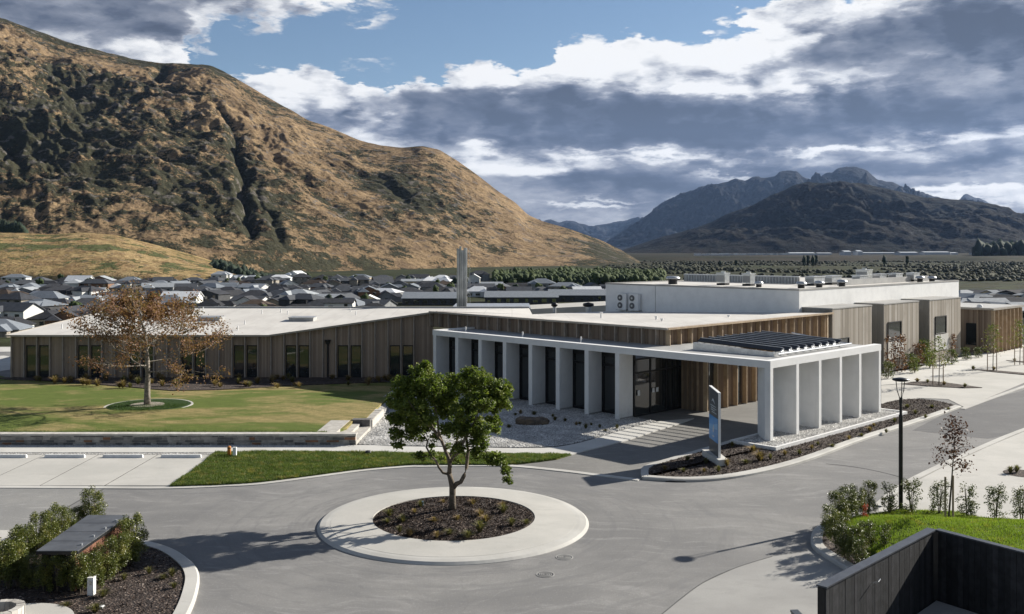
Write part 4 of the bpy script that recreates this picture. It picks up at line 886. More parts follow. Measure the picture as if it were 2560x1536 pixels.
# louvred screens on the roof
lbox(MB(), 13.2, 13.35, 33, 51, WT+.03, WT+.5).build('plant_screen', M['roof_grey'], block)
lbox(MB(), 17, 28.9, 33.4, 33.55, WT+.03, WT+.62).build('plant_screen', M['roof_grey'], block)
lbox(MB(), 17, 28.9, 33.38, 33.6, WT+.62, WT+.70).build('screen_rail', M['white'], block)
for i in range(40): lbox(MB(), 17.1+i*.295, 17.16+i*.295, 33.36, 33.40, WT+.05, WT+.60).build('screen_slat', M['galv'], block)
def duct(p0, q0, w, d, h, mat, lab, nm='air_handler', pipes=False):
    h = .25+h*.5; w *= .8; d *= .7
    t_ = thing(nm, L(p0, q0, WT), lab, 'roof plant', 'plant on the white block roof')
    lbox(MB(), p0, p0+w, q0, q0+d, WT+.03, WT+.18).build('stand', M['dark'], t_)
    lbox(MB(), p0, p0+w, q0, q0+d, WT+.22, WT+h).build('casing', mat, t_)
    lbox(MB(), p0+.06, p0+w-.06, q0-.05, q0, WT+.3, WT+h-.12).build('grille', M['roof_grey'], t_)
    lbox(MB(), p0-.05, p0+w+.05, q0-.05, q0+d+.05, WT+h, WT+h+.07).build('cover', M['galv'], t_)
    if pipes: MB().tube([L(p0+w/2, q0+d/2, WT+h), L(p0+w/2, q0+d/2, WT+h+.22)], .2, 12).build('fan_cowl', M['steel'], t_)
def cowl(p0, q0, r, h, lab):
    t_ = thing('roof_cowl', L(p0, q0, WT), lab, 'roof cowl', 'mushroom cowls on the white block roof'); c = P(p0, q0)
    MB().lathe(c, [(.01, WT+h), (r*.75, WT+h-.03), (r, WT+h-.16), (r, WT+h-.24), (r*.6, WT+h-.25)], 20).build('hood', M['galv'], t_, smooth=True)
    MB().tube([(c[0], c[1], WT+.02), (c[0], c[1], WT+h-.2)], r*.62, 14).build('neck', M['dark'], t_)
def at_top(px, q):                                        # p on the roof for a photo column at depth q
    k = (px-CX)/F; return (12.55+.7145*q-(46.82+.6997*q)*k)/(.6997+.7145*k)
ws = ['at the left end of the roof', 'left of centre', 'near the corner', 'just right of the corner', 'in the middle of the plant row', 'in the middle right of the plant row', 'near the right end', 'at the far right end']
duct(at_top(1812, 27)-.0, 27, 1.0, 1.0, 1.45, M['steel'], 'bright boxy exhaust fan on the white block roof, the left of the two tall ones', pipes=True)
duct(at_top(1876, 27)-.0, 27, .95, 1.0, 1.42, M['steel'], 'bright boxy exhaust fan on the white block roof, the right of the two tall ones', pipes=True)
duct(at_top(2168, 40), 40, 1.3, 1.4, 1.8, M['steel'], 'tallest silver exhaust unit standing on the right half of the white block roof', pipes=True)
cowl(at_top(1682, 26), 26, .62, .72, 'wide grey mushroom cowl alone on the left half of the white block roof')
for i, (px_, q, r, h) in enumerate([(1897, 25.5, .35, .5), (2003, 26, .42, .55), (2048, 28.5, .40, .55), (2105, 31, .42, .6), (2300, 46, .4, .6), (2330, 48, .4, .55)]):
    cowl(at_top(px_, q), q, r, h, 'small round mushroom cowl on the white block roof, '+['left of the corner', 'right at the corner', 'just right of the corner', 'beside the long ducts', 'near the right end', 'furthest to the right'][i])
for i, (px_, q, w, d, h) in enumerate([(2035, 31, 1.0, 2.6, .95), (2080, 34, 1.0, 2.4, .95), (2150, 38, .9, 2.2, .9), (2200, 42, .9, 2.0, 1.0), (2240, 44, .9, 2.0, 1.05), (2285, 47, .9, 1.8, 1.05)]):
    duct(at_top(px_, q), q, w, d, h, M['galv'], ['long grey duct unit nearest the corner of the white block roof', 'second grey duct unit from the corner of the white block roof', 'grey duct unit left of the tallest exhaust', 'grey duct unit right of the tallest exhaust', 'pale duct unit in the right part of the roof plant', 'last duct unit at the right of the roof plant'][i])
# the pair of condensers on the left wall
for k_, (px_) in enumerate((1552, 1582)):
    p0 = at_top(px_, WQ-.5)
    t_ = thing('condenser_unit', L(p0, WQ-.4, 4.3), 'pale two fan air conditioning unit on the white wall, the '+('left' if k_ == 0 else 'right')+' one', 'air conditioner', 'condenser units on the white wall')
    lbox(MB(), p0-.5, p0+.5, WQ-.45, WQ-.08, 4.42, 5.75).build('casing', M['white'], t_)
    for z in (4.76, 5.40):
        MB().tube([L(p0+.12, WQ-.455, z), L(p0+.12, WQ-.50, z)], .26, 18).build('fan_grille', M['fan'], t_)
        MB().tube([L(p0+.12, WQ-.50, z), L(p0+.12, WQ-.52, z)], .09, 10).build('fan_hub', M['galv'], t_)
    lbox(MB(), p0-.55, p0+.55, WQ-.5, WQ-.02, 4.34, 4.42).build('bracket', M['galv'], t_)
# ================================================================== board-marked concrete boxes
BT = 5.23
def cbox(p_, q0, q1, lab, win, p_back=WB-.01):
    o = thing('concrete_bay', L(p_, q0, 0), lab, 'building bay', 'board marked concrete bays on the right side')
    lbox(MB(), p_, p_+.02+.28, q0+.01, q1, -.02, BT-.03).build('front_wall', M['boardmark'], o)
    lbox(MB(), p_+.0, p_back, q0-.0, q0+.009, -.02, BT-.03).build('end_wall', M['boardmark_s'], o)
    lbox(MB(), p_-.03, p_back, q0-.04, q1+.03, BT-.03, BT+.05).build('coping', M['conc_grey'], o)
    lbox(MB(), p_+.31, p_back, q0+.02, q1, 3.5, BT-.2).build('core', M['conc_grey'], o)
    if win:
        w0, w1, z0, z1 = win
        g_ = lbox(MB(), p_-.012, p_-.004, w0, w1, z0, z1).build('window', M['glass'], o)
        for a in ((w0-.06, w0, z0-.06, z1+.06), (w1, w1+.06, z0-.06, z1+.06), (w0, w1, z1, z1+.06), (w0, w1, z0-.06, z0)): lbox(MB(), p_-.07, p_-.002, *a).build('frame', M['dark'], g_)
        lbox(MB(), p_-.05, p_-.003, w0-.05, w1+.45, z0-1.45, z0-.1).build('pale_panel', M['conc_light'], o)
cbox(8.61, QW+.6, 29.2, 'board marked concrete bay next to the timber wall, its window half hidden by the canopy', (23.7, 25.4, 1.6, 3.0))
cbox(8.61, 31.3, 37.75, 'middle board marked concrete bay with one square window', (32.0, 34.3, 2.35, 3.75))
cbox(8.61, 39.9, 46.6, 'board marked concrete bay furthest right, next to the timber pavilion', (41.1, 43.3, 2.35, 3.75))
lbox(MB(), WB-1.2, WB-.02, 29.25, 39.85, 0, BT-.6).build('recess_wall', M['boardmark_s'], block)
# ================================================================== timber pavilion
pav = thing('timber_pavilion', L(9, 54, 0), 'small timber clad pavilion at the right end with bright timber fins and a roof edge', 'building')
pp, pq0, pq1, pz = 7.5, 50.8, 58.2, 4.02
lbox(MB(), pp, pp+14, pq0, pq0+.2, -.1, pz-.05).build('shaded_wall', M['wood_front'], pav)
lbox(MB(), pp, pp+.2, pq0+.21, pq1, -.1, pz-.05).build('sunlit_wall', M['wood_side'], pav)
lbox(MB(), pp-.35, pp+14, pq0-.35, pq1+.3, pz-.05, pz+.12).build('roof', M['fascia'], pav)
lbox(MB(), pp-.1, pp+14, pq0-.1, pq1, pz+.121, pz+.14).build('roof_membrane', M['roof_grey'], pav)
for i in range(8): q0 = pq0+.02+i*1.03; lbox(MB(), pp-.30, pp-.001, q0, q0+.07, 0, pz-.09).build('fin', M['fin_gold'], pav)
for i in range(5): lbox(MB(), pp+1.1+i*2.2, pp+1.18+i*2.2, pq0-.25, pq0-.001, 0, pz-.09).build('fin', M['fin'], pav)
w = lbox(MB(), pp+1.25, pp+2.2, pq0-.03, pq0-.01, .7, 2.7).build('window', M['glass'], pav)
lbox(MB(), pp+1.2, pp+2.25, pq0-.05, pq0-.03, .4, .66).build('sill', M['fin'], w)
for p0 in (8.6, 10.6): MB().lathe(P(p0, pq0+.3), [(.01, pz+.42), (.2, pz+.38), (.26, pz+.25), (.26, pz+.13)], 14).build('roof_vent', M['white'], pav, smooth=True)
# ================================================================== rear blocks, chimney flues
rb = thing('grey_service_block', (xpx(1230)+8, 97, 0), 'low dark grey block behind the wing roof left of the concrete block', 'building')
X0, X1 = (1131-CX)/F*96, (1324-CX)/F*96
MB().box(X0, X1, 96, 104, 0, CH-(773-HY)/F*96).build('wall', M['roof_grey'], rb); MB().box(X0-.1, X1+.1, 95.9, 104.1, CH-(773-HY)/F*96, CH-(770-HY)/F*96).build('coping', M['galv'], rb)
rb = thing('pale_service_block', ((1420-CX)/F*108, 110, 0), 'long pale concrete block seen over the roof left of the white block', 'building')
X0, X1 = (1310-CX)/F*108, (1530-CX)/F*108
MB().add([(X0, 108, 0), (X1, 108, 0), (X1, 108, CH-(763-HY)/F*108), (X0, 108, CH-(774-HY)/F*108), (X0, 116, 0), (X1, 116, 0), (X1, 116, CH-(763-HY)/F*108), (X0, 116, CH-(774-HY)/F*108)], [(0, 1, 2, 3), (4, 5, 6, 7), (2, 3, 7, 6), (0, 3, 7, 4), (1, 2, 6, 5)]).build('wall', M['conc'], rb)
for px_, lab in ((1386, 'small grey roof vent, the left one before the pale block'), (1471, 'larger grey roof vent, the right one before the pale block')):
    r_ = .22 if px_ < 1400 else .38; Yv = 84.; x = (px_-CX)/F*Yv
    t_ = thing('roof_vent', (x, Yv, 4), lab, 'roof vent', 'grey vents on the centre roof')
    MB().tube([(x, Yv, 3.9), (x, Yv, 4.5)], r_*.7, 12).build('pipe', M['galv'], t_); MB().lathe((x, Yv), [(.01, 4.9), (r_*1.2, 4.8), (r_*1.3, 4.6), (r_*.7, 4.5)], 14).build('hood', M['dark'], t_, smooth=True)
ch_ = thing('flue_stack', ((1155-CX)/F*95, 95, 0), 'cluster of tall slim stainless steel flues rising behind the wing roof', 'chimney')
for px_, r_, top in ((1146, .16, 622), (1151, .10, 616), (1156.5, .20, 626), (1163, .17, 620)):
    x = (px_-CX)/F*95; MB().tube([(x, 95, 0), (x, 95, CH-(top-HY)/F*95)], r_, 12).build('flue', M['flue'], ch_, smooth=False)
ms = thing('lattice_mast', ((1171-CX)/F*240, 240, -17), 'thin grey lattice mast beside the steel flues', 'mast')
mb = MB(); x = (1171-CX)/F*240; zt = CH-(622-HY)/F*240
for sx in (-.55, .55): mb.tube([(x+sx, 240, -17), (x+sx*.5, 240, zt)], .035, 5)
for i in range(16):
    z0_, z1_ = -17+(zt+17)*i/16, -17+(zt+17)*(i+1)/16; s_ = 1 if i % 2 else -1; mb.tube([(x+.5*s_, 240, z0_), (x-.5*s_, 240, z1_)], .022, 4)
mb.build('lattice', M['galv'], ms)
# ================================================================== suburb
rng = random.Random(11)
ROOFS = {'charcoal': simple('charcoal_roofing', (.036, .038, .044), (.058, .060, .068), .9, .85), 'slate grey': simple('slate_roofing', (.085, .09, .10), (.06, .065, .074), .9, .55),
         'black': simple('black_roofing', (.024, .025, .029), (.035, .036, .040), .9, .6), 'pale grey': simple('pale_roofing', (.34, .36, .38), (.27, .29, .31), .9, .5),
         'brown': simple('brown_roofing', (.085, .060, .045), (.06, .045, .035), .9, .6), 'white': simple('white_roofing', (.70, .71, .72), (.6, .61, .62), .9, .5), 'blue grey': simple('blue_grey_roofing', (.20, .22, .245), (.16, .18, .205), .9, .45)}
for _m in ROOFS.values(): _m.node_tree.nodes['Principled BSDF'].inputs['Roughness'].default_value = .8; _m.node_tree.nodes['Principled BSDF'].inputs['Specular IOR Level'].default_value = .2
WALLS = {'white': simple('white_walls', (.66, .66, .64), (.55, .55, .53), .6, .8), 'dark': simple('dark_walls', (.035, .037, .04), (.055, .055, .058), .6, .7), 'timber': simple('timber_walls', (.22, .12, .07), (.15, .085, .05), 1.2, .8),
         'cream': simple('cream_walls', (.55, .45, .30), (.46, .38, .26), .6, .8), 'grey': simple('grey_walls', (.24, .245, .25), (.18, .185, .19), .6, .8), 'stone': simple('stone_walls', (.30, .27, .23), (.20, .18, .15), 1.5, .9)}
win_me = {}
def far_window(par, x, y, z, w, h, ang, nx_, ny_):
    key = (round(w, 1), round(h, 1))
    if key not in win_me:
        mb = MB().box(-w/2, w/2, -.06, .02, 0, h); me = bpy.data.meshes.new('window'); me.from_pydata(mb.v, [], mb.f); me.materials.append(M['glass']); win_me[key] = me
    o = bpy.data.objects.new('window', win_me[key]); o.parent = par; o.location = (x, y, z); o.rotation_euler.z = ang; col.objects.link(o)
ids = {}
def house(x, y, z, w, d, h, rise, ang, kind, roof, wall, label, storeys=1, windows=True, cat='house', group='houses of the suburb', name='house'):
    o = bpy.data.objects.new(name, None); o.location = (x, y, z); o.rotation_euler.z = ang; col.objects.link(o); _base[o.name] = Vector((x, y, z)); tag(o, label, cat, group)
    W2, D2 = w/2, d/2; ov = .5
    mb = MB().box(-W2, W2, -D2, D2, -1.5, h)
    if kind == 'gable': mb.add([(-W2, -D2, h), (-W2, D2, h), (-W2, 0, h+rise*.95)], [(0, 1, 2)]); mb.add([(W2, -D2, h), (W2, D2, h), (W2, 0, h+rise*.95)], [(0, 1, 2)])
    if kind == 'cross': mb.add([(-W2, -D2, h), (W2, -D2, h), (0, -D2, h+rise*.95)], [(0, 1, 2)])
    mb.build('wall', WALLS[wall], o, local=True)
    a, b_ = W2+ov, D2+ov; e = h-.1; mb = MB(); t_ = .22
    if kind == 'gable': v = [(-a, -b_, e), (a, -b_, e), (a, b_, e), (-a, b_, e), (-a, 0, e+rise), (a, 0, e+rise)]; f = [(0, 1, 5, 4), (2, 3, 4, 5)]
    elif kind == 'cross': v = [(-a, -b_, e), (a, -b_, e), (a, b_, e), (-a, b_, e), (0, -b_, e+rise), (0, b_, e+rise)]; f = [(0, 4, 5, 3), (1, 2, 5, 4)]
    else: rl = max(.5, a-b_) ; v = [(-a, -b_, e), (a, -b_, e), (a, b_, e), (-a, b_, e), (-rl, 0, e+rise), (rl, 0, e+rise)]; f = [(0, 1, 5, 4), (1, 2, 5), (2, 3, 4, 5), (3, 0, 4)]
    n = len(v); mb.add(v+[(p[0], p[1], p[2]+t_) for p in v], [tuple(i+n for i in q) for q in f]+[tuple(q[::-1]) for q in f]+[(i, (i+1) % 4, n+(i+1) % 4, n+i) for i in range(4)] if kind == 'hip' else [tuple(i+n for i in q) for q in f]+[tuple(q[::-1]) for q in f]+([(0, 1, n+1, n), (2, 3, n+3, n+2), (0, 4, n+4, n), (4, 3, n+3, n+4), (1, 5, n+5, n+1), (5, 2, n+2, n+5)] if kind == 'gable' else [(0, 3, n+3, n), (1, 2, n+2, n+1), (0, 4, n+4, n), (4, 1, n+1, n+4), (3, 5, n+5, n+3), (5, 2, n+2, n+5)]))
    mb.build('roof', ROOFS[roof], o, local=True, recalc=False)
    if windows:
        nw = max(2, int(w/4.2))
        for s_ in range(storeys):
            for i in range(nw):
                wx = -W2+w*(i+.5)/nw+rng.uniform(-.4, .4)
                far_window(o, wx, -D2-.005, .6+2.7*s_, rng.choice([1.4, 1.8, 2.4]), rng.choice([1.3, 2.0]), 0, 0, 0)
        for i in range(max(1, int(d/5))): far_window(o, -W2-.005, -D2+d*(i+.5)/max(1, int(d/5)), .8, 1.4, 1.3, -math.pi/2, 0, 0)
    return o
def gz(x, y): return float(ground_z(np.array([x]), np.array([y]))[0])
def atp(px, Y): return (px-CX)/F*Y
ORD = ['first', 'second', 'third', 'fourth', 'fifth', 'sixth', 'seventh', 'eighth', 'ninth', 'tenth', 'eleventh', 'twelfth', 'thirteenth', 'fourteenth', 'fifteenth', 'sixteenth', 'seventeenth', 'eighteenth', 'nineteenth', 'twentieth', 'twenty-first', 'twenty-second', 'twenty-third', 'twenty-fourth', 'twenty-fifth', 'twenty-sixth', 'twenty-seventh', 'twenty-eighth']
ROWN = ['nearest', 'second', 'third', 'fourth', 'fifth', 'sixth', 'seventh', 'eighth', 'ninth', 'tenth', 'farthest']
SP = {'hip': 'hip', 'gable': 'gable', 'cross': 'gable-ended'}
# hand placed landmark houses: px, Y, width, depth, height, rise, turn, kind, roof, wall, storeys, label
HERO = [(200, 640, 15, 11, 5.6, 3.6, .0, 'gable', 'white', 'white', 2, 'large white gabled house, brightest of the suburb left of the lawn tree'),
        (160, 560, 7, 9, 4.2, 2.0, .15, 'cross', 'charcoal', 'cream', 1, 'narrow cream gable-ended house in front of the large white one'),
        (255, 690, 16, 11, 4.5, 3.2, .1, 'cross', 'pale grey', 'timber', 1, 'timber gable-ended house with pale roof right of the large white house'),
        (225, 540, 17, 11, 3, 2.2, .05, 'gable', 'pale grey', 'stone', 1, 'wide low house with pale grey roof below the large white house'),
        (532, 455, 13, 9, 5.6, 1.8, -.35, 'cross', 'charcoal', 'dark', 2, 'dark two storey gable-ended house behind the wing roof right of the lawn tree'),
        (478, 470, 6, 7, 4.4, .6, 0, 'gable', 'white', 'white', 1, 'small white box-like house beside the dark two storey house'),
        (620, 430, 7, 9, 3.8, 2.0, -.1, 'cross', 'charcoal', 'white', 1, 'white gable-ended house with a steep dark roof in mid suburb'),
        (850, 380, 11, 7, 5.6, 1.6, .0, 'gable', 'charcoal', 'white', 2, 'white two storey house with dark roof just above the wing roof'),
        (700, 790, 18, 11, 3.2, 2.6, .1, 'hip', 'white', 'white', 1, 'large pale roofed house in the back rows of the suburb'),
        (1185, 730, 9, 9, 5, 3, .0, 'cross', 'white', 'white', 1, 'white gabled house beside the lattice mast'),
        (1030, 700, 15, 8, 3.5, 1.6, .1, 'gable', 'pale grey', 'cream', 1, 'cream house with pale roof in the back rows left of the flues'),
        (1230, 640, 14, 9, 3.2, 1.8, 0, 'gable', 'pale grey', 'white', 1, 'pale roofed house just right of the flues')]
hero_xy = []
for px_, Y, w, d, h, ri, a, kd, rf, wl_, st, lab in HERO:
    x = atp(px_, Y); hero_xy.append((x, Y)); house(x, Y, gz(x, Y), w, d, h, ri, a, kd, rf, wl_, lab, st)
# a dark solar array on one of the landmark roofs
rows = [(296, -80, 20, 5), (334, -60, 215, 7), (372, -50, 960, 16), (412, -40, 960, 17), (452, -40, 960, 17), (496, -30, 990, 19), (545, -20, 1560, 28), (600, -20, 1560, 28), (662, -20, 1540, 28), (730, 20, 1520, 28), (810, 60, 1480, 28)]
for ri, (Y0, p0, p1, n) in enumerate(rows):
    cnt = 0
    for i in range(n):
        px_ = p0+(p1-p0)*(i+.5)/n+rng.uniform(-.25, .25)*(p1-p0)/n; Y = Y0+rng.uniform(-9, 9); x = atp(px_, Y)
        if 1000 < px_ < 1560 and Y < 520: continue
        if px_ > 1225 and Y > 640: continue
        if any(abs(x-hx) < 13 and abs(Y-hy) < 16 for hx, hy in hero_xy): continue
        rf = rng.choice(['charcoal']*5+['slate grey']*5+['black']*3+['blue grey']*2+['pale grey']*2+['brown', 'white'])
        wl_ = rng.choice(['white', 'grey', 'dark', 'timber', 'cream', 'stone', 'grey', 'white'])
        kd = rng.choice(['hip', 'hip', 'gable', 'cross', 'hip']); w = rng.uniform(13, 18); d = rng.uniform(9, 12)
        if kd == 'cross': w, d = rng.uniform(9, 12), rng.uniform(12, 16)
        st = 2 if rng.random() < .12 else 1
        lab = f"{rf} {SP[kd]} roofed house with {wl_} walls, {ORD[cnt]} from left in the {ROWN[ri]} suburb row"; cnt += 1
        o = house(x, Y, gz(x, Y), w, d, 2.7*st+.2, rng.uniform(2.0, 3.0), rng.choice([0, 0, .15, -.2, .35, -.4, math.pi/2+.1])+rng.uniform(-.08, .08), kd, rf, wl_, lab, st)
        if rng.random() < .7:      # a wing under the same roof
            d2 = rng.uniform(5, 7); sx_ = rng.choice([-1, 1])*w*.25
            mb = MB(); hh = 2.7*st+.2
            mb.add([(sx_-d2/2, -d/2-4.5, hh-.1), (sx_+d2/2, -d/2-4.5, hh-.1), (sx_+d2/2, 0, hh-.1), (sx_-d2/2, 0, hh-.1), (sx_, -d/2-2.4, hh+1.7), (sx_, 0, hh+1.7)], [(0, 1, 4), (1, 2, 5, 4), (3, 0, 4, 5)]); mb.build('wing_roof', ROOFS[rf], o, local=True, recalc=False)
            MB().box(sx_-d2/2+.5, sx_+d2/2-.5, -d/2-4, -d/2+.01, -1.5, hh-.12).build('wing_wall', WALLS[wl_], o, local=True)
# houses beyond the right end
for ri, (Y0, p0, p1, n) in enumerate([(330, 2420, 2640, 5), (375, 2405, 2640, 6), (425, 2400, 2640, 7), (485, 2400, 2640, 8)]):
    for i in range(n):
        px_ = p0+(p1-p0)*(i+.5)/n+rng.uniform(-5, 5); Y = Y0+rng.uniform(-8, 8); x = atp(px_, Y)
        if px_ > 2590: continue
        rf = rng.choice(['charcoal', 'slate grey', 'black', 'blue grey', 'charcoal', 'pale grey']); wl_ = rng.choice(['grey', 'white', 'dark', 'cream']); kd = rng.choice(['hip', 'gable', 'cross'])
        z_ = CH-(({330: 768, 375: 756, 425: 744, 485: 733}[Y0])-HY)/F*Y0-4
        house(x, Y, z_, rng.uniform(13, 17), rng.uniform(9, 12), 2.9, 2.6, rng.uniform(-.4, .4), kd, rf, wl_, f"{rf} {SP[kd]} roofed house beyond the pavilion, {ORD[i]} from left in the {['nearest', 'second', 'third', 'farthest'][ri]} right row", 1, group='houses beyond the timber pavilion')
# school: long low buildings with pale blue-grey roofs and a sports field
for px0, px1, Y, lab in ((1012, 1166, 470, 'long low school building with blue grey roof left of the steel flues'), (1214, 1392, 480, 'long low school building with blue grey roof right of the steel flues'), (1372, 1530, 500, 'long low school building with blue grey roof ending behind the white block')):
    x0, x1 = atp(px0, Y), atp(px1, Y); o = house((x0+x1)/2, Y, gz(0, Y), x1-x0, 22, 3.2, 2.6, 0, 'gable', 'blue grey', 'dark', lab, 1, cat='school', group='school buildings', name='school_building')
fx0, fx1 = atp(1150, 400), atp(1560, 400)
surf('sports_field', [(fx0-10, 330), (fx1, 330), (fx1+20, 452), (fx0, 452)], -16.95, simple('field_grass', (.17, .23, .06), (.22, .25, .09), .05, .95), -17.5)
surf('gravel_yard', [(atp(1455, 330), 330), (atp(1620, 330), 330), (atp(1620, 430), 430), (atp(1455, 430), 430)], -16.9, M['conc'], -17.5)
for i, (Y, p0, p1) in enumerate([(352, -80, 960), (432, -60, 980), (520, -40, 1000), (628, -40, 1540), (770, 0, 1540)]):
    surf('suburb_street', [(atp(p0, Y)-20, Y-3), (atp(p1, Y), Y-3), (atp(p1, Y), Y+3), (atp(p0, Y)-20, Y+3)], float(ground_z([0], [Y])[0])+.15, M['conc_grey'], -19)
# left strip of path and dry grass beside the wing
surf('side_path', [G(-200, 905, 0), G(10, 890, 0), G(27, 893, 0), G(25, 925, 0), G(-200, 960, 0)], .02, M['conc_light'])
surf('side_path', [G(-200, 868, 0), G(27, 868, 0), G(27, 880, 0), G(-200, 884, 0)], .02, M['conc_light'])
# far plain: airport and yards on the terrace
def far_box(px0, px1, Y, h, mat, z): MB().box(atp(px0, Y), atp(px1, Y), Y, Y+40, z-2, z+h).build
shed_m = simple('pale_shed_cladding', (.50, .53, .56), (.40, .42, .45), .02, .6)
for i, (px0, px1, h) in enumerate([(1975, 2038, 9), (2112, 2128, 14), (2145, 2156, 15), (2252, 2295, 10), (2312, 2375, 9), (2378, 2395, 7), (2440, 2462, 7), (2470, 2478, 9), (2494, 2530, 8), (2045, 2080, 7), (2160, 2240, 6)]):
    Y = 2750+20*i; x0, x1 = atp(px0, Y), atp(px1, Y); z = gz((x0+x1)/2, Y)
    s = thing('far_shed', ((x0+x1)/2, Y, z), 'pale far-off airport shed on the river terrace, '+ORD[i]+' listed from the left end', 'shed', 'airport sheds on the far terrace')
    tag(s, ['long pale hangar on the far terrace below the dark mountain, leftmost', 'tall narrow pale tower block on the far terrace', 'second narrow pale tower block on the far terrace, right of the first', 'wide pale hangar on the far terrace above the white block', 'longest pale hangar on the far terrace, right of the wide one', 'small shed against the right end of the longest far hangar', 'pale far shed in front of the dark pine stand', 'tiny pale far shed inside the pine stand', 'rightmost long pale far shed before the pines', 'low far shed beside the leftmost hangar', 'low flat far building between tower blocks and wide hangar'][i])
    MB().box(x0, x1, Y, Y+45, z-3, z+h*.78).build('wall', shed_m, s); MB().add([(x0-1, Y-1, z+h*.78), (x1+1, Y-1, z+h*.78), (x1+1, Y+23, z+h), (x0-1, Y+23, z+h), (x1+1, Y+46, z+h*.78), (x0-1, Y+46, z+h*.78)], [(0, 1, 2, 3), (3, 2, 4, 5)]).build('roof', shed_m, s, recalc=False)
mb = MB(); r2_ = random.Random(3)
for i in range(190):
    px_ = r2_.uniform(1735, 1990); Y = 2550+r2_.uniform(0, 120); x = atp(px_, Y); z = gz(x, Y); mb.box(x, x+r2_.uniform(4, 14), Y, Y+8, z-1, z+r2_.uniform(2, 4.5))
mb.build('parked_plant_and_containers', shed_m, kind='stuff')
o = bpy.data.objects['parked_plant_and_containers']; o.name = 'far_storage_yard'; o['label'] = 'pale clutter of a storage yard on the far terrace'
# ------------------------------------------------------------------ tree masses
def ico():
    bm = bmesh.new(); bmesh.ops.create_icosphere(bm, subdivisions=1, radius=1); v = np.array([x.co[:] for x in bm.verts]); f = np.array([[q.index for q in fc.verts] for fc in bm.faces]); bm.free(); return v, f
IV, IF = ico()
def blobs(name, centers, radii, mat, kind='stuff', seed=1, zst=1.2, jit=.35, parent=None):
    r = np.random.RandomState(seed); n = len(centers); C_ = np.array(centers)[:, None, :]; Rr = np.array(radii)[:, None, None]
    V_ = IV[None]*(1+r.uniform(-jit, jit, (n, len(IV), 1)))*np.array([1, 1, zst]); V_ = V_*Rr+C_
    F_ = IF[None]+(np.arange(n)*len(IV))[:, None, None]; return np_mesh(name, V_.reshape(-1, 3), F_.reshape(-1, 3), mat, parent, kind=kind)
tm = simple('dense_tree_crowns', (.024, .042, .010), (.052, .072, .018), .09, .9, .6, .7, bdist=1.0)
tmd = simple('dark_pine_crowns', (.014, .026, .014), (.022, .036, .018), .09, .9, .6, .7, bdist=1.0)
scrubm = simple('valley_scrub', (.018, .024, .010), (.036, .037, .017), .03, .9, .6, .7, bdist=1.0)
r3 = random.Random(5)
cs, rs = [], []
for i in range(4200):
    px_ = r3.uniform(1235, 1660); Y = r3.uniform(690, 900); hh = 5.5+2.5*math.sin(px_*.03)*math.cos(Y*.02)+(1-abs(px_-1450)/220)*1.2; cs.append((atp(px_, Y), Y, -17+r3.uniform(.3, 1)*hh)); rs.append(r3.uniform(1.1, 2.6))
tag(blobs('tree_belt', cs, rs, tm, seed=2, zst=1.5), 'long belt of bright green trees between suburb and dark mountain')
cs, rs = [], []
for i in range(11000):
    px_ = r3.uniform(1500, 2700); Y = r3.uniform(800, 2100); x = atp(px_, Y)
    if math.sin(x*.013+2)*math.cos(Y*.007)+.7*math.sin(Y*.021+x*.027) < .05+r3.uniform(-.35, .25): continue
    cs.append((x, Y, -17.5+r3.uniform(-.5, 2))); rs.append(r3.uniform(1.3, 3.4))
blobs('riverside_scrub', cs, rs, scrubm, seed=3, zst=.8, jit=.6)
cs, rs = [], []
for i in range(700):
    u = r3.random(); px_ = 520+u*200+r3.uniform(-18, 18); Y = 960-r3.uniform(0, 60)+0*u; zz = CH-(HY-(632+u*62)*1.0352)/F*-1*Y*-1
    z = CH+(HY-(640+u*56)*1.0352)/F*Y; cs.append((atp(px_*1.0352, Y), Y, z-4+r3.uniform(-5, 3))); rs.append(r3.uniform(3, 5))
tag(blobs('pine_plantation', cs, rs, tmd, seed=4, zst=1.6), 'dark pine plantation at the foot of the tussock hillside')
cs, rs = [], []
for i in range(500):
    px_ = r3.uniform(2440, 2700); Y = r3.uniform(2250, 2500); x = atp(px_, Y); cs.append((x, Y, gz(x, Y)+r3.uniform(-6, 20))); rs.append(r3.uniform(7, 12))
for i in range(260):
    px_ = r3.uniform(-60, 60); Y = 990; cs.append((atp(px_, Y), Y, CH+(HY-598+px_*.05)/F*Y+r3.uniform(-4, 8))); rs.append(r3.uniform(4, 7))
blobs('pine_stand', cs, rs, tmd, seed=5, zst=1.7)
# garden trees between the houses: each one a thing
gt_me = []
for k_ in range(5):
    r = np.random.RandomState(20+k_); n = 16; C_ = r.normal(0, 1, (n, 3)); C_ /= np.linalg.norm(C_, axis=1)[:, None]; C_ = C_*r.uniform(.3, 1, (n, 1))*np.array([1.3, 1.3, 1.3])+np.array([0, 0, 3.1])
    V_ = (IV[None]*(1+r.uniform(-.35, .35, (n, len(IV), 1)))*r.uniform(.7, 1.15, (n, 1, 1))+C_[:, None, :]); F_ = IF[None]+(np.arange(n)*len(IV))[:, None, None]
    o = np_mesh('crown', V_.reshape(-1, 3), F_.reshape(-1, 3), tm if k_ < 3 else tmd); gt_me.append(o.data); bpy.data.objects.remove(o)
tr_me = MB().tube([(0, 0, 0), (0, 0, 2.4)], [.16, .1], 6).build('trunk', M['bark']); tm_ = tr_me.data; bpy.data.objects.remove(tr_me)
mats_sub = [tm, tmd]
gts = []
for i in range(56):
    px_ = (i//2+.5+rng.uniform(-.4, .4))*1480/28; Y = (rng.uniform(330, 480) if px_ < 1000 else rng.uniform(530, 600)) if i % 2 else rng.uniform(610, 800); gts.append((i % 2, px_, Y))
gts.sort(); gc = [0, 0]
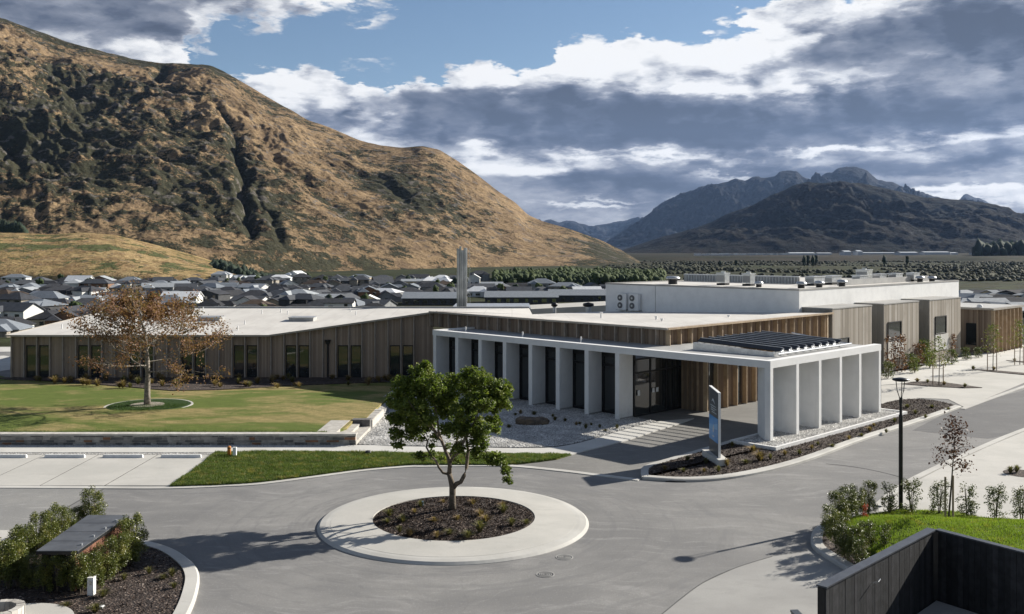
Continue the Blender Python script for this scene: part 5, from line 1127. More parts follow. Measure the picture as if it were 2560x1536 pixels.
for nr_, px_, Y in gts:
    gc[nr_] += 1; x = atp(px_, Y); z = gz(x, Y); s_ = rng.uniform(.8, 1.5)
    o = bpy.data.objects.new('garden_tree', None); o.location = (x, Y, z); o.scale = (s_, s_, s_*rng.uniform(.9, 1.3)); o.rotation_euler.z = rng.uniform(0, 6); col.objects.link(o)
    tag(o, f"small green garden tree in the {'nearer' if nr_ else 'farther'} half of the suburb, {ORD[gc[nr_]-1]} from left", 'tree', 'garden trees among the suburb houses')
    c = bpy.data.objects.new('crown', rng.choice(gt_me)); c.parent = o; col.objects.link(c); c = bpy.data.objects.new('trunk', tm_); c.parent = o; col.objects.link(c)
for i, (px_, Y) in enumerate([(2010, 1300), (2020, 1310), (2032, 1290), (2040, 1320), (2210, 1350), (2268, 1360), (1800, 1350), (1840, 1360)]):
    x = atp(px_, Y); o = bpy.data.objects.new('poplar_tree', None); o.location = (x, Y, gz(x, Y)-1); o.scale = (1.6, 1.6, 3.8 if i < 6 else 2.2); col.objects.link(o)
    tag(o, 'dark slender conifer on the flat behind the white block, '+['leftmost of four', 'second of four', 'third of four', 'last of four', 'lone left one', 'lone right one', 'short left one', 'short right one'][i], 'tree', 'dark conifers on the river flat')
    c = bpy.data.objects.new('crown', gt_me[3+i % 2]); c.parent = o; col.objects.link(c); c = bpy.data.objects.new('trunk', tm_); c.parent = o; col.objects.link(c)
# power lines crossing on the right
for i, (a, b_, za, zb_) in enumerate([(2380, 2640, 702, 672), (2400, 2640, 710, 680), (2400, 2640, 724, 694), (2420, 2640, 738, 712)]):
    Y = 420; pts = [(atp(a+(b_-a)*t_, Y), Y, CH-((za+(zb_-za)*t_)-HY+14*t_*(1-t_)*1.5)/F*Y) for t_ in np.linspace(0, 1, 14)]
    tag(MB().tube(pts, .035, 4).build('power_line', M['galv']), ['uppermost thin power line over the houses at the right edge', 'second power line from the top at the right edge', 'third power line from the top at the right edge', 'lowest power line over the houses at the right edge'][i], 'power line', 'power lines at the right edge')
# ================================================================== vegetation
def leaf_quads(cent, size, rs_, up=.3, aspect=.7, lw=None):
    """arrays of little folded leaves at the given centres"""
    n = len(cent); nrm = rs_.normal(0, 1, (n, 3)); nrm[:, 2] = np.abs(nrm[:, 2])+up; nrm /= np.linalg.norm(nrm, axis=1)[:, None]
    t_ = rs_.normal(0, 1, (n, 3)); u = np.cross(nrm, t_); u /= np.linalg.norm(u, axis=1)[:, None]; w = np.cross(nrm, u)
    s_ = size*rs_.uniform(.65, 1.3, (n, 1)); u = u*s_*.5; w = w*s_*.5*aspect
    d = nrm*s_*.12
    v = np.stack([cent-u, cent-w+d, cent+u, cent+w+d], 1).reshape(-1, 3)
    f = np.arange(4*n).reshape(n, 4); return v, f
def shell(c, r, n, rs_, fill=.55):
    d = rs_.normal(0, 1, (n, 3)); d /= np.linalg.norm(d, axis=1)[:, None]; q = rs_.uniform(fill, 1, (n, 1))**.5
    return np.array(c)+d*q*np.array(r)
# ------------------------------------------------------------------ broad leaved tree on the roundabout
rs_ = np.random.RandomState(3)
tx, ty = V(1092, 1230, .28); s_ = ty/F                    # metres per photo pixel at the tree
def TV(cx_, cy_, dy=0.0):                                 # zoomed crop coordinates -> world, at depth offset dy
    px_, py_ = 960+cx_*.2696, 900+cy_*.2696; Y = ty+dy; return ((px_-CX)/F*ty, Y, CH-(py_-HY)/F*ty)
tree = thing('round_crowned_tree', (tx, ty, .25), 'dense green broadleaf tree with forked trunk standing in the roundabout bed', 'tree')
limbs = [([(632, 1400, 0), (634, 1290, 0), (636, 1180, 0), (622, 1120, 0), (605, 1060, .05)], [.135, .115, .12, .10, .09]),
         ([(640, 1190, 0), (672, 1145, -.1), (715, 1120, -.2), (745, 1060, -.25), (770, 980, -.3), (775, 900, -.3), (785, 820, -.35), (770, 700, -.45), (750, 560, -.6)], [.09, .085, .075, .07, .065, .06, .055, .04, .02]),
         ([(605, 1065, .05), (545, 1055, .1), (505, 1005, .15), (480, 950, .2), (415, 880, .3), (385, 830, .35), (395, 770, .4), (330, 700, .6), (260, 620, .7)], [.05, .045, .042, .04, .036, .034, .03, .024, .015]),
         ([(605, 1060, .05), (610, 980, .0), (600, 910, .0), (565, 840, .1), (535, 760, .1), (505, 660, .0), (500, 540, -.2), (470, 400, -.2), (400, 250, -.1)], [.085, .075, .068, .06, .055, .045, .035, .025, .012]),
         ([(610, 960, 0), (650, 880, -.2), (700, 830, -.5), (760, 700, -.9), (860, 500, -1.0), (930, 330, -.7)], [.055, .045, .04, .03, .022, .012]),
         ([(600, 905, 0), (650, 840, .4), (690, 720, .9), (760, 560, 1.1), (820, 380, 1.0)], [.05, .04, .032, .024, .012]),
         ([(535, 760, .1), (450, 660, .5), (350, 520, .9), (230, 420, 1.0)], [.04, .032, .022, .012]), ([(535, 760, .1), (470, 640, -.4), (370, 520, -.9), (250, 330, -1.0)], [.04, .03, .022, .012]),
         ([(785, 820, -.35), (880, 790, -.4), (960, 830, -.5), (1060, 880, -.5), (1140, 960, -.5)], [.035, .028, .022, .018, .01]), ([(775, 900, -.3), (720, 855, 0), (660, 900, .1), (640, 950, .1)], [.02, .018, .014, .01]),
         ([(395, 770, .4), (300, 760, .3), (180, 720, .2), (110, 780, .2)], [.02, .017, .013, .008]), ([(480, 950, .2), (400, 905, .1), (330, 900, .1)], [.018, .013, .008])]
mb = MB()
for pts, rad in limbs: mb.tube([tuple(v) for v in (TV(*p) for p in pts)], rad, 9)
mb.build('trunk', M['bark'], tree, smooth=True)
clumps = [(200, 250, 150, 110, 0), (340, 130, 130, 90, .1), (380, 60, 60, 45, .1), (430, 220, 170, 130, -.3), (130, 390, 110, 90, .1), (290, 400, 190, 120, -.3), (90, 560, 85, 70, .1), (230, 560, 150, 90, .1), (110, 690, 75, 60, .1), (120, 800, 55, 50, .1), (270, 690, 120, 80, .2), (390, 640, 90, 80, .5), (390, 500, 110, 80, -.5), (560, 330, 150, 140, .1), (590, 480, 120, 90, .2), (640, 250, 120, 90, .6), (820, 180, 140, 100, .2), (900, 160, 100, 70, -.2), (1010, 290, 150, 120, 0), (1110, 300, 80, 110, .1), (1090, 430, 90, 60, .1), (870, 360, 170, 110, -.3), (760, 430, 140, 90, -.5), (980, 430, 130, 90, .2), (1020, 560, 90, 70, .1), (870, 590, 140, 100, -.4), (1030, 640, 40, 50, 0), (760, 620, 110, 90, -.4), (670, 620, 70, 70, .5), (720, 780, 80, 60, -.4), (880, 730, 100, 80, -.4), (860, 820, 60, 50, -.4), (990, 850, 80, 55, -.5), (1070, 880, 75, 60, -.5), (1130, 960, 60, 50, -.5), (1150, 1040, 35, 42, -.5), (330, 905, 55, 40, .1), (440, 900, 40, 30, .2), (470, 730, 60, 40, .2), (580, 690, 60, 45, .3), (200, 480, 120, 80, .7), (520, 480, 130, 90, .9), (800, 300, 150, 100, .9), (300, 300, 150, 100, .8), (430, 830, 20, 16, .3), (590, 820, 22, 20, .1), (525, 935, 20, 16, .2), (680, 935, 18, 14, .1), (620, 570, 90, 60, -.7)]
cc = []
for (cx_, cy_, rx, ry, dy) in clumps:
    c = TV(cx_, cy_, dy*1.9); r = rx*.2696*s_; rz = ry*.2696*s_; m_ = max(3, int(rx*ry/175))
    sub = shell(c, (r, max(r, rz)*.95, rz), m_, rs_, .05)            # little leaf rosettes inside every lobe
    for q in sub: k = int(rs_.uniform(14, 26)); cc.append(shell(q, (.125, .125, .10), k, rs_, .2))
cc = np.concatenate(cc); v, f = leaf_quads(cc, .098, rs_, .5, .75)
np_mesh('crown', v, f, M['leaf'], tree)
# ------------------------------------------------------------------ autumn tree on the lawn
rs_ = np.random.RandomState(9); rg = random.Random(21)
lx, ly = tcx, tcy; lz = float(lawn_z(lx, ly)); sc_ = ly/F
lt = thing('autumn_plane_tree', (lx, ly, lz), 'sparse wide autumn tree with orange brown leaves and pale trunk on the lawn', 'tree')
def TW(cx_, cy_, dy=0): px_, py_ = 160+cx_*.21566, 720+cy_*.21566; return Vector(((px_-CX)/F*ly, ly+dy, CH-(py_-HY)/F*ly))
mb = MB(); tips = []
trunk = [TW(965, 1362), TW(965, 1200), TW(972, 1000), TW(965, 850), TW(950, 700), TW(945, 560), TW(925, 470), TW(895, 400), TW(860, 330), TW(835, 250)]
mb.tube(trunk, [.20, .165, .14, .13, .11, .09, .07, .05, .035, .012], 10)
def grow(p, d, ln, r, dep):
    n = 4; pts = [p]; cur = p.copy(); dd = d.copy()
    for i in range(n):
        dd = (dd+Vector((rg.uniform(-.2, .2), rg.uniform(-.2, .2), rg.uniform(-.08, .16)))).normalized(); cur = cur+dd*ln/n; pts.append(cur.copy())
    mb.tube(pts, [r*(1-.65*i/n) for i in range(n+1)], 6 if dep > 1 else 4, cap=False)
    if dep == 0: tips.extend([pts[2], pts[3], pts[4]]); return
    if dep == 1: tips.append(pts[4])
    for i in range(3 if dep > 1 else 4):
        q = pts[1+i % n] if i < n else pts[-1]; nd = (dd+Vector((rg.uniform(-.9, .9), rg.uniform(-.9, .9), rg.uniform(-.35, .55)))).normalized(); grow(q, nd, ln*rg.uniform(.45, .65), r*.45, dep-1)
    grow(pts[-1], dd, ln*.5, r*.4, dep-1)
for i in range(26):
    t_ = .24+.74*i/26; k = t_*(len(trunk)-1); a = int(k); p = trunk[a].lerp(trunk[min(a+1, len(trunk)-1)], k-a)
    an = i*2.4+rg.uniform(-.3, .3); wide = 3.7*(1-abs(t_-.42)*.95)*(1.0 if t_ < .75 else .5)
    d = Vector((math.cos(an)*1.15, math.sin(an), -.02+.55*t_)).normalized(); grow(p, d, wide*rg.uniform(.68, 1.0), .055*(1.15-t_), 2)
mb.build('trunk', M['bark_pale'], lt, smooth=True)
T = np.array([t[:] for t in tips]); idx = rs_.randint(0, len(T), 24000); cen = T[idx]+rs_.normal(0, .20, (24000, 3)); dens = fbm(cen[:, 0]*1.1+3, cen[:, 2]*1.1+cen[:, 1]*.5, 3)
cen = cen[dens > -.14]; v, f = leaf_quads(cen, .118, rs_, .1, .75); np_mesh('crown', v, f, M['leaf_autumn'], lt)
print('tips', len(tips), 'leaves', len(cen))
# ------------------------------------------------------------------ tussocks
def tussock(mat, h, r, n, seed):
    q = np.random.RandomState(seed); a = q.uniform(0, 2*np.pi, n); l_ = q.uniform(.2, 1, n); rad = r*l_; hh = h*q.uniform(.55, 1, n)*(1-.35*l_)
    b0 = np.stack([np.cos(a)*r*.15*q.rand(n), np.sin(a)*r*.15*q.rand(n), np.zeros(n)], 1); md = np.stack([np.cos(a)*rad*.5, np.sin(a)*rad*.5, hh*.75], 1); tp = np.stack([np.cos(a)*rad*1.15, np.sin(a)*rad*1.15, hh*.95], 1)
    s = np.stack([-np.sin(a), np.cos(a), 0*a], 1)*.011
    v = np.stack([b0-s, b0+s, md+s, md-s, tp], 1).reshape(-1, 3); k = np.arange(n)*5
    f = np.concatenate([np.stack([k, k+1, k+2, k+3], 1), np.stack([k+3, k+2, k+4, k+4], 1)]); f3 = np.concatenate([np.stack([k, k+1, k+2], 1), np.stack([k, k+2, k+3], 1), np.stack([k+3, k+2, k+4], 1)])
    o = np_mesh('tussock', v, f3, mat); me = o.data; bpy.data.objects.remove(o); return me
TU = [tussock(M['tussock'], .42, .34, 130, 1), tussock(M['tussock'], .36, .30, 110, 2), tussock(M['tussock_green'], .40, .30, 120, 3), tussock(M['tussock_green'], .30, .34, 130, 4)]
def put_tussock(x, y, z, k, s, lab, grp):
    o = bpy.data.objects.new('tussock_grass', TU[k]); o.location = (x, y, z); o.rotation_euler.z = rg.uniform(0, 6); o.scale = (s, s, s*rg.uniform(.8, 1.2)); col.objects.link(o); tag(o, lab, 'tussock grass', grp)
for vx, vy, k, s in [(940, 1245, 3, 1), (972, 1262, 2, .9), (1015, 1225, 2, .8), (1048, 1262, 0, .8), (1105, 1258, 1, .8), (1070, 1215, 1, .7), (1142, 1220, 0, .8), (1160, 1250, 0, .9), (1172, 1262, 0, 1.0), (1158, 1285, 2, 1.25), (1213, 1228, 0, .9), (1215, 1240, 2, 1), (1235, 1268, 2, .9), (990, 1292, 0, .9), (1055, 1297, 1, .8), (1085, 1290, 3, .9), (1130, 1298, 3, 1), (965, 1285, 2, .7), (1270, 1265, 3, .7), (935, 1262, 3, .8), (1000, 1240, 1, .7)]:
    x, y = V(vx, vy, .22); put_tussock(x, y, .20, k, s, 'tan tussock grass tuft growing in the roundabout mulch bed', 'tussocks in the roundabout bed')
for vx, vy, k, s in [(1605, 1135, 0, .8), (1660, 1112, 2, .9), (1700, 1140, 1, .7), (1705, 1120, 2, .8), (1755, 1125, 0, 1.0), (1768, 1080, 2, .8), (1818, 1092, 0, 1.3), (1835, 1112, 0, 1.6), (1800, 1120, 3, 1.0), (1860, 1110, 2, .8), (1895, 1100, 0, .7), (1960, 1085, 1, .8), (1975, 1075, 2, .7), (2050, 1062, 1, .8), (2100, 1042, 0, .9), (2110, 1030, 1, .8), (2160, 1020, 2, .9), (2210, 1000, 2, .9), (2250, 985, 3, 1.0), (2190, 985, 3, 1), (2235, 1010, 2, .8), (2140, 1045, 2, .7), (2080, 1055, 3, .8), (2010, 1080, 3, .8), (1650, 1140, 3, .8), (2290, 990, 3, .8), (1930, 1098, 2, .8), (1735, 1140, 2, .8)]:
    x, y = V(vx, vy, .1); put_tussock(x, y, .09, k, s, 'tan tussock grass tuft in the mulch bed beside the white canopy', 'tussocks in the canopy bed')
for i in range(64):
    px_ = rg.uniform(90, 1000); py_ = rg.uniform(945, min(974, 952+26*math.sin(math.pi*(px_-60)/1000))); x, y = GL(px_, py_+3)
    put_tussock(x, y, float(lawn_z(x, y))+.04, rg.choice([0, 1, 0, 2]), rg.uniform(1.0, 1.6), 'straw coloured tussock in the mulch bed along the timber wing', 'tussocks along the timber wing')
for vx, vy in [(1245, 998), (1257, 994), (1290, 996), (1335, 1002), (1340, 1010), (1365, 1012), (1392, 1022), (1400, 1020), (1428, 1022), (1448, 1028), (1462, 1036), (1490, 1030), (1229, 1028), (1415, 1030)]:
    x, y = V(vx, vy+6, .03); put_tussock(x, y, .03, rg.choice([2, 3, 2, 0]), rg.uniform(.6, .95), 'small dark tuft growing in the pale gravel garden', 'tufts in the gravel garden')
for vx, vy in [(380*.31, 1330), (360, 1385), (395, 1398), (420, 1420), (300, 1400), (415, 1392), (250, 1440), (160, 1465), (230, 1478)]:
    x, y = V(vx, vy, .1); put_tussock(x, y, .09, rg.choice([2, 3]), rg.uniform(.6, .9), 'low green tuft in the foreground mulch bed by the curved kerb', 'tufts in the foreground bed')
for vx, vy in [(2440, 1142), (2455, 1140), (2215, 922), (2240, 924), (2280, 930), (2330, 935), (2350, 893), (2400, 894), (2450, 873)]:
    x, y = V(vx, vy, .06); put_tussock(x, y, .05, rg.choice([0, 2]), rg.uniform(.8, 1.1), 'small tuft in a car park planting pocket on the right', 'tufts in the car park pockets')
MB().disc(V(2470, 1144, .03), .75, -.02, .04, 24).build('planting_pocket', M['mulch'], kind='structure')
# ------------------------------------------------------------------ shrubs
def shrub_me(mat, w, d, h, n, size, seed, stems=5, taper=.75, upright=.5):
    q = np.random.RandomState(seed); cs = []
    for i in range(46):
        a = q.uniform(0, 2*np.pi); zz = q.uniform(.12, .98)*h; rr_ = q.uniform(.15, .95)**.6*(taper+(1-taper)*math.sin(math.pi*zz/h)); c = (math.cos(a)*w*.42*rr_, math.sin(a)*d*.42*rr_, zz); cs.append(shell(c, (w*.15, d*.15, h*.13), n//46, q, .1))
    v, f = leaf_quads(np.concatenate(cs), size, q, upright, .5); o = np_mesh('foliage', v, f, mat); m1 = o.data; bpy.data.objects.remove(o)
    mb = MB()
    for i in range(stems):
        a = q.uniform(0, 6.28); b_ = q.uniform(.2, .8); mb.tube([(0.03*math.cos(a), .03*math.sin(a), 0), (w*.15*math.cos(a)*b_, d*.15*math.sin(a)*b_, h*.4), (w*.3*math.cos(a)*b_, d*.3*math.sin(a)*b_, h*.9)], [.022, .016, .006], 5)
    o = mb.build('stem', M['bark']); m2 = o.data; bpy.data.objects.remove(o); return m1, m2
def put_shrub(me, x, y, z, s, lab, grp, name='shrub', cat='shrub', sz=None, rz=None):
    o = bpy.data.objects.new(name, None); o.location = (x, y, z); o.scale = (s, s, sz or s); o.rotation_euler.z = rg.uniform(0, 6) if rz is None else rz; col.objects.link(o); tag(o, lab, cat, grp)
    for nm, m_ in zip(('foliage', 'stem'), me): c = bpy.data.objects.new(nm, m_); c.parent = o; col.objects.link(c)
    return o
HS = [shrub_me(M['leaf_hedge'], 1.15, 1.0, 1.6, 4600, .066, 40+i) for i in range(3)]
SS = [shrub_me(M['leaf_shrub'], .95, .9, 1.35, 1100, .085, 50+i, taper=.9) for i in range(3)]
# foreground hedge around the bin shelter
def S3(cx_, cy_, z): return G(cx_*.3342, 1040+cy_*.3342, z)
hedge = [(20, 1230, 'leftmost hedge shrub at the picture edge beside the bin shelter'), (110, 1180, 'hedge shrub on the far left side of the bin shelter, second from the edge'), (200, 1110, 'hedge shrub on the far left side of the bin shelter, third from the edge'), (290, 1050, 'hedge shrub behind the left end of the shelter roof'), (370, 1000, 'hedge shrub behind the shelter roof, left of its middle'), (440, 950, 'hedge shrub behind the middle of the shelter roof'), (520, 900, 'sparse hedge shrub poking above the shelter roof near its middle'), (590, 865, 'sparse hedge shrub poking above the shelter roof near its right end'), (690, 850, 'tall bushy hedge shrub behind the far end of the shelter roof'),
         (1000, 1060, 'hedge shrub at the far right end of the bin shelter'), (960, 1110, 'hedge shrub right of the timber side of the shelter, nearest the kerb'), (880, 1180, 'hedge shrub in front of the timber side of the shelter, right part'), (790, 1230, 'hedge shrub in front of the timber side of the shelter, middle part'), (700, 1290, 'hedge shrub before the near right corner of the shelter'), (610, 1330, 'hedge shrub just left of the white bollard post'), (530, 1310, 'hedge shrub in front of the near end of the shelter, right part'), (430, 1310, 'hedge shrub in front of the near end of the shelter, middle part'), (330, 1310, 'hedge shrub in front of the near end of the shelter, left part'), (230, 1290, 'hedge shrub in front of the near left corner of the shelter'), (130, 1270, 'dark hedge shrub left of the near end of the shelter'), (60, 1290, 'low hedge shrub beside the concrete disc')]
for i, (a, b_, lab) in enumerate(hedge):
    x, y = S3(a, b_, .1); put_shrub(HS[i % 3], x, y, .08, rg.uniform(.70, .84)*(.72 if 5 < i < 8 else 1)*(.86 if 10 < i < 15 else .80 if 14 < i < 19 else 1.0), lab, 'hedge shrubs around the bin shelter', 'hedge_shrub')
# right mound shrubs (crop 1960,1100 scale .2938)
def S5(cx_, cy_, z): return G(1960+cx_*.2938, 1100+cy_*.2938, z)
shr = [(400, 800, 1.0, 'H', 'shrub at the left tip of the grass mound beside the kerb'), (470, 720, 1.15, 'H', 'large shrub on the left edge of the mound, second from the tip'), (540, 680, 1.15, 'H', 'shrub on the mound edge right behind the large one'), (620, 640, 1.0, 'H', 'green shrub beside the red leaved one'), (720, 600, 1.05, 'H', 'tall shrub behind the red leaved one on the mound'), (445, 880, 1.0, 'H', 'dark shrub low on the left side of the mound'), (520, 960, .95, 'H', 'white flecked shrub in the mulch between kerb and mound'), (610, 1010, .95, 'H', 'shrub in the mulch above the black fence'), (700, 960, .9, 'H', 'shrub at the mound foot above the black fence'), (660, 1060, .75, 'S', 'nearest small shrub in the mulch before the black fence'),
       (900, 585, .95, 'S', 'slim shrub just left of the lamp post'), (1085, 572, 1.0, 'S', 'slim shrub just right of the lamp post'), (1320, 590, 1.0, 'S', 'slim shrub behind the staked plum sapling'), (1560, 620, 1.0, 'S', 'slim shrub right of the staked plum sapling'), (1800, 655, 1.0, 'S', 'slim shrub between the sapling and the right picture edge'), (2020, 690, 1.0, 'S', 'slim shrub at the right picture edge'), (860, 930, .6, 'S', 'small thin shrub on the grass close to the black fence')]
for i, (a, b_, s, kd, lab) in enumerate(shr):
    z = .3 if a > 850 else .25; x, y = S5(a, b_, z); z = float(mound_z(x, y)) if a > 600 else .1
    put_shrub((HS if kd == 'H' else SS)[i % 3], x, y, z, s*(.66 if kd == 'H' else .86), lab, 'shrubs around the grass mound')
x, y = S5(690, 640, .35); RSH = shrub_me(M['leaf_red'], .9, .5, .85, 420, .085, 77, 3); put_shrub(RSH, x, y, float(mound_z(x, y)), .55, 'shrub with bright red new leaves beside the grass mound', 'shrubs around the grass mound', 'red_leaved_shrub')
# plants along the concrete bays
AS = [shrub_me(M['leaf_sap'], 1.4, 1.4, 1.5, 900, .13, 60), shrub_me(M['leaf_red'], 1.3, 1.3, 1.6, 800, .12, 61), shrub_me(M['leaf_shrub'], 1.5, 1.5, 1.3, 900, .13, 62)]
dullred = leafmat('dull_red_leaves', (.12, .055, .04), (.2, .10, .07), None, .25, .5); AS[1][0].materials[0] = dullred
for cx_, cy_, k, s, lab in [(1200, 1000, 1, 1.5, 'tall reddish shrub before the middle concrete bay'), (1110, 1065, 2, .8, 'low green shrub at the end of the canopy bed'), (1320, 975, 2, .8, 'small green shrub between the reddish shrubs of the bay garden'), (1395, 950, 1, 1.0, 'reddish shrub left of the furthest concrete bay'), (1450, 930, 2, 1.3, 'dark green shrub at the corner of the furthest concrete bay'), (1500, 965, 0, .9, 'yellow green shrub beneath the staked sapling of the bay garden'), (1360, 1010, 0, .7, 'low shrub near the path in the bay garden'), (1690, 870, 1, 1.1, 'reddish shrub against the furthest concrete bay'), (1700, 930, 2, .8, 'low green shrub near the path before the furthest bay'), (1840, 890, 2, .7, 'low shrub before the shaded pavilion wall'), (1950, 870, 2, .6, 'low shrub below the pavilion window')]:
    x, y = G(1920+cx_*.2696, 660+cy_*.2696, .04); put_shrub(AS[k], x, y, .03, s, lab, 'shrubs in the bay garden', sz=s*1.15)
# ------------------------------------------------------------------ saplings
def sapling(x, y, z, h, crown_r, mat, lab, stakes, leaf, n, grp, seed, lean=0, foot=.35):
    q = np.random.RandomState(seed); o = thing('sapling', (x, y, z), lab, 'young tree', grp); mb = MB(); tp = []
    pts = [(x, y, z), (x+lean*.3+.03, y, z+h*.4), (x+lean, y, z+h*.97)]; mb.tube(pts, [.035, .026, .008], 6)
    for i in range(13):
        t_ = foot+.6*i/13; a = i*2.4; l_ = crown_r*(1.15-t_*.7); p = Vector((x+lean*t_, y, z+h*t_)); e = p+Vector((math.cos(a)*l_, math.sin(a)*l_, l_*.45)); mb.tube([p, p.lerp(e, .5)+Vector((0, 0, .05)), e], [.012, .009, .004], 4); tp += [tuple(p.lerp(e, k)) for k in (.4, .6, .8, 1.0)]
    mb.build('trunk', M['bark'], o); T_ = np.array(tp+[pts[-1]]*5); cen = T_[q.randint(0, len(T_), n)]+q.normal(0, crown_r*.17, (n, 3)); v, f = leaf_quads(cen, leaf, q, .2, .6); np_mesh('crown', v, f, mat, o)
    for i, (sx, sy) in enumerate(stakes):
        st = thing('stake', (x+sx, y+sy, z), 'wooden tree stake beside the '+lab.split(' ', 1)[1][:0]+'young tree, '+('left' if i == 0 else 'right')+' one', 'stake', 'tree stakes')
        MB().tube([(x+sx, y+sy, z-.05), (x+sx, y+sy, z+1.45)], .035, 7).build('post', M['fin'], st); MB().tube([(x+sx, y+sy, z+1.1), (x+lean*.3, y, z+1.12)], .012, 4).build('tie', M['black'], st)
        st['label'] = ('left' if i == 0 else 'right')+' wooden stake of the '+lab
    return o
x, y = S5(1400, 660, .5); z_ = float(mound_z(x, y)); sapling(x, y, z_, 2.95, .78, M['leaf_plum'], 'plum leaved sapling on the grass mound', [(-.13, -.05), (.22, .15)], .095, 760, 'saplings', 5, .22, .55)
def S6(cx_, cy_): return G(1920+cx_*.2696, 660+cy_*.2696, .05)
for cx_, cy_, h, r, sd_, lab in [(1585, 1120, 3.4, .75, 6, 'staked sapling in the mulch island near the path'), (2085, 990, 3.6, .85, 7, 'staked sapling before the timber pavilion'), (2335, 935, 3.6, .8, 8, 'staked sapling at the right end of the pavilion')]:
    x, y = S6(cx_, cy_); sapling(x, y, .05, h, r, M['leaf_sap'], lab, [(-.42, 0), (.35, .1)], .13, 420, 'saplings', sd_)
# ------------------------------------------------------------------ grass blades and loose bark, gravel
def scatter_blades(name, poly, zf, n, h, mat, seed, avoid=None):
    q = np.random.RandomState(seed); P_ = np.array([(p[0], p[1]) for p in poly]); lo, hi = P_.min(0), P_.max(0); pts = q.uniform(lo, hi, (n*3, 2))
    inside = np.zeros(len(pts), bool); j = len(P_)-1
    for i in range(len(P_)):
        xi, yi, xj, yj = P_[i, 0], P_[i, 1], P_[j, 0], P_[j, 1]
        c = ((yi > pts[:, 1]) != (yj > pts[:, 1])) & (pts[:, 0] < (xj-xi)*(pts[:, 1]-yi)/(yj-yi+1e-12)+xi); inside ^= c; j = i
    pts = pts[inside][:n]; X, Y = pts[:, 0], pts[:, 1]
    tall = .6+.8*np.clip(fbm(X*.9, Y*1.4, 4)+.5, 0, 1.4)
    m_ = len(X); hh = h*q.uniform(.5, 1.2, m_)*tall; a = q.uniform(0, 2*np.pi, m_); b0 = np.stack([X, Y, zf(X, Y)], 1); s = np.stack([np.cos(a), np.sin(a), 0*a], 1)*h*.14
    le = np.stack([np.cos(a*3)*.45*hh, np.sin(a*3)*.45*hh, hh], 1); v = np.stack([b0-s, b0+s, b0+le], 1).reshape(-1, 3); f = np.arange(3*m_).reshape(m_, 3)
    return np_mesh(name, v, f, mat, kind='stuff')
scatter_blades('mound_grass', grass_poly, lambda X, Y: mound_z(X, Y)+.025, 150000, .085, M['blade'], 1)
scatter_blades('verge_grass_blades', vg, lambda X, Y: X*0+.05, 120000, .10, M['blade_dark'], 2)
scatter_blades('tree_ring_plants', [(tcx+.1+(rr-.2)*math.cos(a), tcy+(rr-.2)*math.sin(a)) for a in np.linspace(0, 6.1, 30)], lambda X, Y: lawn_z(X, Y)+.03, 9000, .07, leafmat('ring_plant_leaves', (.03, .06, .018), (.07, .11, .03)), 4)
scatter_blades('verge_fringe', offset_line(smooth_line([(X_END-1.5, WALL_Y1+.02), (-60, WALL_Y1+.02)], 20), 0)+[(-60, WALL_Y1+.35), (X_END-1.5, WALL_Y1+.35)], lawn_z, 22000, .13, M['blade_dark'], 3)
def chips(name, polyf, n, mats, size, seed):
    q = np.random.RandomState(seed); X, Y, Z = polyf(q, n); n = len(X)
    c = np.stack([X, Y, Z+size*.25], 1); v, f = leaf_quads(c, size, q, .6, .45); return np_mesh(name, v, f, mats, kind='stuff')
chipm = leafmat('bark_chips', (.018, .012, .010), (.085, .058, .046), None, 0, .9); chipl = leafmat('pale_chips', (.22, .17, .14), (.42, .36, .31), None, 0, .9)
def in_disc(c, r, z0, hgt): 
    def f(q, n): a = q.uniform(0, 2*np.pi, n); rr_ = r*np.sqrt(q.rand(n)); return c[0]+rr_*np.cos(a), c[1]+rr_*np.sin(a), z0+hgt*(1-(rr_/r)**2)
    return f
def in_poly(poly, zf):
    P_ = np.array(poly)
    def f(q, n):
        lo, hi = P_.min(0), P_.max(0); pts = q.uniform(lo, hi, (n*4, 2)); ins = np.zeros(len(pts), bool); j = len(P_)-1
        for i in range(len(P_)):
            xi, yi, xj, yj = P_[i, 0], P_[i, 1], P_[j, 0], P_[j, 1]; ins ^= ((yi > pts[:, 1]) != (yj > pts[:, 1])) & (pts[:, 0] < (xj-xi)*(pts[:, 1]-yi)/(yj-yi+1e-12)+xi); j = i
        pts = pts[ins][:n]; return pts[:, 0], pts[:, 1], zf(pts[:, 0], pts[:, 1])
    return f
lf = [(-26, 27.5), (-16.5, 31)]+offset_line(lo_out, -lw-.03)+[(-9, 19), (-26, 17)]
bedz = lambda X, Y: .155+.13*(1-((X-RC[0])**2+(Y-RC[1])**2)/2.8**2)
chips('bark_chips', in_disc(RC, 2.75, .155, .13), 9000, chipm, .07, 1); chips('pale_bark_chips', in_disc(RC, 2.75, .16, .13), 520, chipl, .055, 2)
chips('bark_chips', in_poly(lf, lambda X, Y: X*0+.09), 16000, chipm, .07, 3); chips('pale_bark_chips', in_poly(lf, lambda X, Y: X*0+.095), 700, chipl, .055, 4)
chips('bark_chips', in_poly(island_in, lambda X, Y: X*0+.10), 14000, chipm, .08, 5); chips('pale_bark_chips', in_poly(island_in, lambda X, Y: X*0+.105), 700, chipl, .06, 6)
